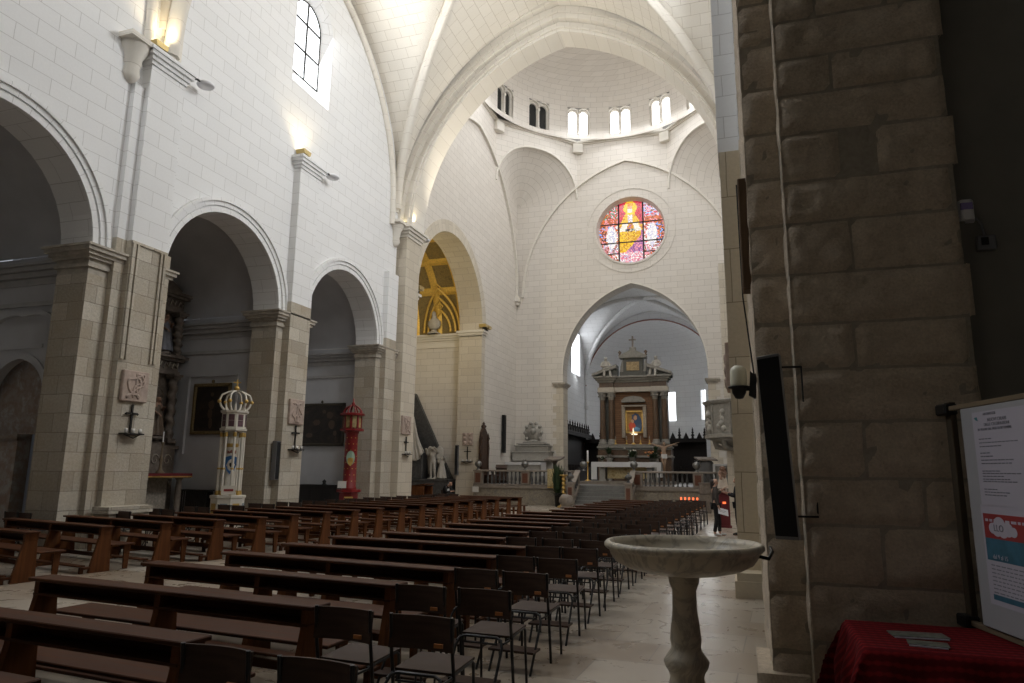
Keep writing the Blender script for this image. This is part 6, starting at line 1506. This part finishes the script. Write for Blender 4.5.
M['relief'] = plain('relief_marble', (.40, .38, .34), .6, 0, .15, 6., .3)  # mottled marble tone of the relief figures
for k in range(10):
    a = 2*PI*(k+.5)/10
    if sin(a) > .3: continue
    r = rp*.93*cos(PI/10); m = MB(); rnd = random.Random(k)
    for i in range(8): c = V3((r*cos(a)-sin(a)*rnd.uniform(-.2, .2), r*sin(a)+cos(a)*rnd.uniform(-.2, .2), zpb+.35+(zpt-zpb-.8)*i/8)); m.sphere(c, rnd.uniform(.1, .17), 8, 6)
    m.build('relief_figure', 'relief', t)
    a2 = 2*PI*k/10; MB().tube([(rp*.94*cos(a2), rp*.94*sin(a2), zpb+.1), (rp*.94*cos(a2), rp*.94*sin(a2), zpt-.2)], .06, 6).build('corner_pilaster', 'palestone', t)
for k in range(3):
    a = PI*1.05+k*PI*.22; MB().tube([(.5*cos(a), .5*sin(a), zpc+.2), (.8*cos(a), .8*sin(a), zpc+.25), (1.15*cos(a), 1.15*sin(a), zpb-.45), (1.2*cos(a), 1.2*sin(a), zpb-.15)], .12, 8, True, [.06, .1, .13, .15]).build('scroll', 'palestone', t)
# small marble altar under the pulpit
s0 = at(724, 469, y=34.8)
t = thing('small_side_altar', (s0.x+.1, 35.3, ZP), 'small white-edged altar half hidden below the pulpit', 'altar')
h_ = at(722, 464, y=35.).z-ZP; MB().box(-.55, .6, -.2, .25, 0, h_-.1).build('block', 'greymarble', t); MB().box(-.62, .66, -.26, .28, h_-.1, h_).box(-.62, -.5, -.28, -.2, h_*.3, h_).build('linen', 'linen', t)
for k, c_ in enumerate(('redmarble', 'cblue')): MB().box(-.3+k*.4, 0+k*.4, -.24, -.2, h_-.4, h_-.2).build('inlay', c_, t)
rx, rz = RX0, RZ0
# ================================================================== STAINED GLASS ROUND WINDOW
g = G('stained_glass'); va = g.n('VertexColor'); va.layer_name = 'glass'
g.b.inputs['Base Color'].default_value = (.02, .02, .02, 1); g.l(va.outputs['Color'], g.b.inputs['Emission Color']); g.b.inputs['Emission Strength'].default_value = 1.0; g.b.inputs['Roughness'].default_value = .2
M['stained'] = g.m
R_ = RR-.04; yg = YE+.5; rnd = random.Random(11); ng = 58
jit = {}
def gp(i, j):
    if (i, j) not in jit: jit[(i, j)] = ((2*i/ng-1)+rnd.uniform(-.34, .34)*2/ng, (2*j/ng-1)+rnd.uniform(-.34, .34)*2/ng)
    return jit[(i, j)]
W, K = (1., .95, .9), (.03, .01, .02)
def pal(lst): return lst[rnd.randrange(len(lst))]
def gcol(u, v):
    Y, DY, RD, PK, OR, BL, GR, WH, PU = (1., .62, .03), (.75, .33, .01), (.75, .02, .06), (.95, .35, .42), (.75, .16, .03), (.25, .45, .95), (.06, .35, .2), W, (.4, .15, .35)
    BR, DK, LV = (.30, .08, .03), (.07, .03, .05), (.62, .60, .78)
    if -.37 < u < .35:
        w = u+.03; d = math.hypot(w, v-.76)
        if abs(w) < .07 and .62 < v < .74: return pal([WH, (.9, .8, .7)])            # beard
        if abs(w) < .07 and .74 <= v < .82: return pal([(.9, .5, .3), (.85, .42, .25)])
        if abs(w) < .085 and .82 <= v < .93: return pal([(.9, .25, .03), (1., .5, .03)])
        if d < .2: return pal([(1., .72, .04), (1., .6, .02)])
        sh = .10+max(0, .66-v)*.52 if v > .3 else .30
        if v > .28 and abs(w) < min(.33, sh):
            if abs(w) < .06 and v < .62: return pal([WH, (.8, .5, .4), LV])
            return pal([Y, Y, DY, (.9, .5, .05)])
        if v > .28: return pal([RD, RD, (.5, .01, .06), (.6, .1, .1)])
        if v > .02:
            if abs(abs(w)-.2+.5*(v-.15)) < .09: return pal([WH, (.95, .85, .65)])
            if v < .12 and abs(w) < .24: return pal([(.16, .24, .16), (.75, .7, .6), DK])
            return pal([Y, DY, (.75, .2, .1), PU])
        if v > -.62 and w < .30-.9*max(0, -.12-v): return pal([Y, DY, Y, (.9, .55, .08), (.65, .3, .02)])
        if v > -.62: return pal([PU, (.55, .22, .42), (.3, .1, .3), PK])
        return pal([WH, PK, (.75, .2, .3), (.85, .5, .55), LV])
    k = -1 if u < 0 else 1; x = u*k
    if v > .45: return pal([GR, OR, PK, (.8, .75, .8), RD, BR]) if k < 0 else pal([BL, PK, LV, RD, BR, (.8, .7, .75)])
    if v > .24: return pal([OR, BR, OR, (.6, .12, .04), PK])
    if ((x-.60)/.15)**2+((v+.12)/.36)**2 < 1: return pal([WH, WH, LV, (.85, .8, .85)])
    if v > -.33: return pal([OR, BR, BL, (.7, .3, .15), PK, DK]) if x > .5 else pal([PK, OR, BR, WH])
    if v > -.62: return pal([WH, LV, PK, BR, (.5, .3, .3)])
    return pal([PK, OR, (.7, .5, .55), BR, WH])
m = MB(); cols = []
for i in range(ng):
    for j in range(ng):
        P4 = [gp(i, j), gp(i+1, j), gp(i+1, j+1), gp(i, j+1)]; cu_, cv_ = sum(p[0] for p in P4)/4, sum(p[1] for p in P4)/4
        if math.hypot(cu_, cv_) > .985: continue
        P4 = [(cu_+(p[0]-cu_)*.93, cv_+(p[1]-cv_)*.93) for p in P4]
        m.add([(rx+p[0]*R_, yg-.01, rz+p[1]*R_) for p in P4], [(0, 1, 2, 3)]); cols.append(gcol(cu_, cv_))
bk_ = MB().prism([(rx+R_*1.06*cos(2*PI*i/48), rz+R_*1.06*sin(2*PI*i/48)) for i in range(48)], 'y', yg, yg+.04)
wo = struct('window_8', bk_, 'lead')
gl = m.build('stained_glass', 'stained', wo)
ca = gl.data.color_attributes.new('glass', 'FLOAT_COLOR', 'CORNER')
for p, c in zip(gl.data.polygons, cols):
    for li in p.loop_indices: ca.data[li].color = (*c, 1)
m = MB()
for u in (-.377, .35): hv = math.sqrt(1-u*u); m.box(rx+u*R_-.045, rx+u*R_+.045, yg-.05, yg, rz-hv*R_, rz+hv*R_)
for v in (.285, -.307): hv = math.sqrt(1-v*v); m.box(rx-hv*R_, rx+hv*R_, yg-.05, yg, rz+v*R_-.035, rz+v*R_+.035)
for u in (-1, 1): m.box(rx+u*R_*.36, rx+u*R_*.80, yg-.05, yg, rz-.64*R_-.03, rz-.64*R_+.03)
m.build('leading', 'lead', wo)
# ================================================================== VOTIVE LIGHTS, MADONNA, PEOPLE
s0 = at(690, 505, y=31.5)
t = thing('votive_candle_rack', (s0.x, 31.5, 0), 'dark votive candle rack with small red lights before the right altar rail', 'candle rack')
hz = at(690, 500, y=31.5).z
MB().box(-.45, .45, -.2, .2, hz-.05, hz).build('tray', 'iron', t)
for x in (-.4, .4): MB().tube([(x, -.15, 0), (x, -.15, hz-.05), (x, .15, hz-.05), (x, .15, 0)], .02, 6).build('leg', 'iron', t)
M['votive'] = emit('lit_red_votive', (1., .16, .05), 1.5)
for i in range(5):
    x = -.36+i*.17; c_ = MB().lathe([(.03, 0), (.045, .1), (.001, .11)], (x, -.08, hz), 8).build('votive_light', 'votive', t)
s0 = at(697.5, 500, y=31.3); t = MB().box(-.24, .24, -.2, .2, 0.8, 1.25).box(-.22, .22, -.17, .17, 0, .8).box(-.27, .27, -.22, .22, 1.22, 1.27).build('offering_box', 'oldwood', None, .01, loc=(s0.x+.34, 31.2, 0)); tag(t, 'brown wooden offering box beside the votive candle rack', 'offering box')
M['redbox'] = plain('red_painted_pedestal', (.11, .008, .012), .5)
ym_ = 23.5; s0 = at(725, 515, y=ym_); hz = at(725, 492, y=ym_).z
t = thing('red_pedestal', (s0.x, ym_, 0), 'dark red pedestal under the pale statue beside the standing woman', 'pedestal')
MB().box(-.16, .16, -.16, .16, .05, hz-.05).build('shaft', 'redbox', t, bevel=.01); MB().box(-.2, .2, -.2, .2, hz-.05, hz).build('top', 'redbox', t, bevel=.01); MB().box(-.2, .2, -.2, .2, 0, .06).build('foot', 'redbox', t)
MB().box(-.05, .05, -.175, -.16, hz-.36, hz-.3).build('votive_light', 'votive', t)
M['ivory'] = plain('ivory_painted_robe', (.62, .52, .42), .6, 0, .12, 6.)
hm = at(725, 468.5, y=ym_).z-hz
saint((s0.x-.02, ym_, hz+.1*1), hm*.93, 0, 'pale robed statue of a woman on the red pedestal', ('skintone', 'ivory', 'ivory'), None, 6, nm='robed_statue')
M['skin'] = plain('skin', (.46, .27, .19), .55); M['hair'] = plain('dark_hair', (.018, .012, .010), .5, 0, .3, 30.); M['jacket'] = plain('dark_taupe_jacket', (.055, .045, .04), .85, 0, .15, 20.); M['trousers'] = plain('black_trousers', (.010, .010, .012), .8); M['shoe'] = plain('white_trainers', (.55, .55, .55), .6); M['blackcoat'] = plain('black_coat', (.010, .010, .011), .85); M['shirt'] = plain('white_shirt', (.6, .6, .62), .8)
def person(loc, rz, h, J, label, coat, trs, shoe, hair_long=False, coat_len=.80):
    t = thing('person', loc, label, 'person', None, rz)
    N, E = skeleton(J); skin('body', N, E, 'skin', t, 2)
    # coat: torso and sleeves a little larger than the body
    k = h/1.72
    g_ = .024*k; P = []; E2 = []
    def nd(p, r, l=None, r2=None):
        P.append((*p, r, r2 or r)); i = len(P)-1
        if l is not None: E2.append((l, i))
        return i
    hip = nd(J['pelvis']+V3((0, 0, (coat_len-.93)*k)), .155*k, None, .125*k); pe = nd(J['pelvis']+V3((0, 0, .05*k)), .148*k, hip, .118*k); wa = nd(J['waist'], .138*k, pe, .11*k); ch = nd(J['chest'], .168*k, wa, .125*k); nb = nd(J['neckbase']-V3((0, 0, .02*k)), .082*k, ch, .075*k)
    for s in 'LR':
        sh = nd(J['sh'+s], .078*k, ch); el = nd(J['el'+s], .06*k, sh); nd(J['el'+s].lerp(J['wr'+s], .9), .045*k, el)
    skin('jacket', P, E2, coat, t, 2)
    P = []; E2 = []
    pe = nd(J['pelvis'], .14*k, None, .11*k)
    for s in 'LR': hp = nd(J['hip'+s], .098*k, pe); kn = nd(J['kn'+s], .068*k, hp); nd(J['an'+s]+V3((0, 0, .02*k)), .056*k, kn)
    skin('trousers', P, E2, trs, t, 2)
    for s in 'LR':
        f_ = J.get('ft'+s, V3((0, -1, 0))); a_ = J['an'+s]; P = []; E2 = []
        b = nd(V3((a_.x, a_.y, .05*k))-f_*.03, .045*k); c = nd(V3((a_.x, a_.y, .045*k))+f_*.1, .045*k, b, .036*k); nd(V3((a_.x, a_.y, .035*k))+f_*.19, .036*k, c, .026*k); skin('shoe', P, E2, shoe, t, 1)
    hd = J['head']; f_ = J.get('face', V3((0, -1, 0))); P = []; E2 = []
    a = nd(hd-f_*.02+V3((0, 0, .05*k)), .098*k); b = nd(hd-f_*.055+V3((0, 0, -.02*k)), .088*k, a)
    if hair_long: c = nd(hd-f_*.06+V3((0, 0, -.14*k)), .075*k, b); nd(hd-f_*.065+V3((0, 0, -.26*k)), .05*k, c)
    skin('hair', P, E2, 'hair', t, 2)
    return t
wl = at(720, 536, z=0)
fc = V3((.75, -.25, .12)).normalized()
J = stand(1.58, head=(.02, -.0, 1.585), elL=(.30, -.05, 1.16), wrL=(.24, -.24, 1.33), elR=(-.235, .03, 1.10), wrR=(-.24, -.05, .86), anL=(.10, -.10, .085), anR=(-.10, .07, .085), knL=(.10, -.10, .49), knR=(-.1, 0, .49))
pw = person((wl.x-.08, wl.y, 0), math.radians(100), 1.58, J, 'standing woman in a taupe jacket and black trousers holding a white sheet', 'jacket', 'trousers', 'shoe', True)
t = thing('held_paper', (0, 0, 0), 'white sheet of paper held low by the standing woman', 'paper')
Rz = Matrix.Rotation(math.radians(100), 4, 'Z'); pos = Rz @ (J['wrR']+V3((-.02, -.10, -.13)))
t.location = (wl.x-.08+pos.x, wl.y+pos.y, pos.z); t.rotation_euler = (math.radians(-35), .25, math.radians(25))
MB().box(-.13, .16, -.003, .003, -.1, .1).build('sheet', 'shirt', t); MB().box(-.1, .1, -.005, -.003, .02, .03).box(-.1, .05, -.005, -.003, -.02, -.01).build('print', 'ink', t)
w2 = at(732, 536, z=0)
J = stand(1.62, elL=(.22, -.06, 1.12), wrL=(.14, -.28, 1.2), elR=(-.24, -.05, 1.12), wrR=(-.14, -.28, 1.2))
person((w2.x+.2, w2.y+.25, 0), math.radians(-100), 1.62, J, 'person in black clothes half hidden by the right pilaster', 'blackcoat', 'trousers', 'blackcoat')
# seated person bowed in prayer, far left
ysx = 30.5; s0 = at(444.5, 495, y=ysx)
J = {a: V3(b) for a, b in dict(pelvis=(0, .05, .50), waist=(0, .0, .64), chest=(0, -.12, .84), neckbase=(0, -.22, .97), head=(0, -.33, 1.07), face=(0, -.8, -.6), shL=(.17, -.16, .92), shR=(-.17, -.16, .92), elL=(.24, -.30, .68), elR=(-.24, -.30, .68), wrL=(.08, -.46, .72), wrR=(-.08, -.46, .72), hipL=(.1, .0, .48), hipR=(-.1, .0, .48), knL=(.13, -.42, .50), knR=(-.13, -.42, .50), anL=(.13, -.40, .085), anR=(-.13, -.40, .085)).items()}
t = person((s0.x, ysx, 0), math.radians(75), 1.7, J, 'seated person in black with a white shirt bowing before the monument', 'blackcoat', 'trousers', 'blackcoat', False, .88)
P = [(0, -.20, .82, .09, .07), (0, -.1, .62, .09, .06)]; skin('shirt', [(0, -.225, .86, .09, .07), (0, -.12, .66, .1, .09)], [(0, 1)], 'shirt', t, 1)
c = copy_tree(_c[0]); c.location = (s0.x, ysx, 0); c.rotation_euler = (0, 0, math.radians(75)+PI); tag(c, 'folding chair under the bowed person before the monument', 'chair')
for (px, y, lb) in ((414, 28.6, 'small wooden confessional box right of the crossing pier'),):
    s0 = at(px+6, 490, y=y); hz = at(px, 484.5, y=y).z
    t = thing('kneeling_bench', (s0.x, y, 0), 'light wooden kneeling bench between the crossing pier and the monument', 'kneeling bench')
    MB().prism([(-.5, hz-.12), (.45, hz), (.45, hz+.05), (-.5, hz-.07)], 'y', -.5, .5).build('desk', 'pew', t); MB().box(-.45, .4, .42, .48, 0, hz-.05).build('side', 'pewend', t); MB().box(-.45, .4, -.48, -.42, 0, hz-.05).build('side', 'pewend', t); MB().box(-.2, .45, -.42, .42, .2, .26).build('kneeler', 'pew', t)
# ================================================================== LIGHT
sc.view_settings.view_transform = 'Standard'; sc.view_settings.look = 'None'; sc.view_settings.gamma = 1; sc.view_settings.use_curve_mapping = False
sc.view_settings.exposure = 0.2
wd = bpy.data.worlds.new('overcast'); sc.world = wd; wd.use_nodes = True
wd.node_tree.nodes['Background'].inputs['Color'].default_value = (.8, .88, 1, 1); wd.node_tree.nodes['Background'].inputs['Strength'].default_value = .4
def lamp(name, kind, loc, energy, col, target=None, **k):
    ld = bpy.data.lights.new(name, kind); ld.energy = energy; ld.color = col
    for a, b in k.items(): setattr(ld, a, b)
    o = bpy.data.objects.new(name, ld); COL.objects.link(o); o.location = loc
    if target: o.rotation_euler = (Vector(target)-Vector(loc)).to_track_quat('-Z', 'Y').to_euler()
    return o
DAY = (.94, .97, 1.)
for c, er, el in ((5.9, 110, 620), (18.2, 760, 300)):
    lamp('window_daylight', 'AREA', (XR-.1, c, 16.3), er, DAY, (-13, c+(-3 if c > 10 else 1), 12.5), shape='RECTANGLE', size=1.8, size_y=3.4)
    lamp('window_daylight', 'AREA', (XW+.1, c, 16.3), el, DAY, (0, c+4, 12), shape='RECTANGLE', size=1.8, size_y=3.4)
# daylight of the drum windows and the unseen side of the crossing
for k in range(NW):
    if k in (13, 14, 3): continue
    a = k*bayang; p = dpt(a, (wz0+wz1)/2, DR-.9); lamp('drum_daylight', 'AREA', p, 72, DAY, (OX, OY, 15.), shape='RECTANGLE', size=1.3, size_y=1.6)
lamp('apse_daylight', 'AREA', (SX0+.15, (at(575.5, 350, x=SX0).y), 8.6), 45, DAY, (SMX, 46, 4), shape='RECTANGLE', size=1.2, size_y=2.6)
for s0_, s1_ in W_:
    q0 = Vector((*apx((s0_+s1_)/2), (SZT+SZB)/2)); lamp('apse_daylight', 'AREA', q0+(Vector((SMX, SY1-3, 6))-q0).normalized()*.3, 40, DAY, (SMX, SY1-5, 4), shape='RECTANGLE', size=.7, size_y=1.6)
for p in FL: lamp('floodlight_beam', 'SPOT', p+Vector((.34, 0, .3)), 42, (1., .80, .48), p+Vector((-.3, .0, 4)), spot_size=2.3, spot_blend=.8, shadow_soft_size=.12)
for y in (12.8, 18.83, 26.2): lamp('disc_floodlight_beam', 'SPOT', (XP+.75, y, 11.75), 850 if y < 25 else 1100, (1., .9, .72), (-5.8, y-1 if y < 25 else 27, 22.), spot_size=1.7, spot_blend=1., shadow_soft_size=.2)
lamp('picture_lamp_beam', 'SPOT', PICL, 14, (1., .8, .5), PICL+Vector((0, .7, 1.6)), spot_size=1.8, spot_blend=.6, shadow_soft_size=.1)
lamp('gilded_vault_lamp', 'SPOT', (XW-1.9, 27.3, 9.6), 420, (1., .82, .45), (XW-3, 34.5, 12.), spot_size=2.2, spot_blend=.8, shadow_soft_size=.2)
sc.cycles.use_denoising = True
try: sc.cycles.denoiser = 'OPENIMAGEDENOISE'
except Exception: pass
sc.cycles.max_bounces = 10; sc.cycles.diffuse_bounces = 6; sc.cycles.glossy_bounces = 3; sc.cycles.transmission_bounces = 4
sc.cycles.sample_clamp_indirect = 8.; sc.cycles.caustics_reflective = False; sc.cycles.caustics_refractive = False
sc.cycles.use_adaptive_sampling = True; sc.cycles.adaptive_threshold = .02
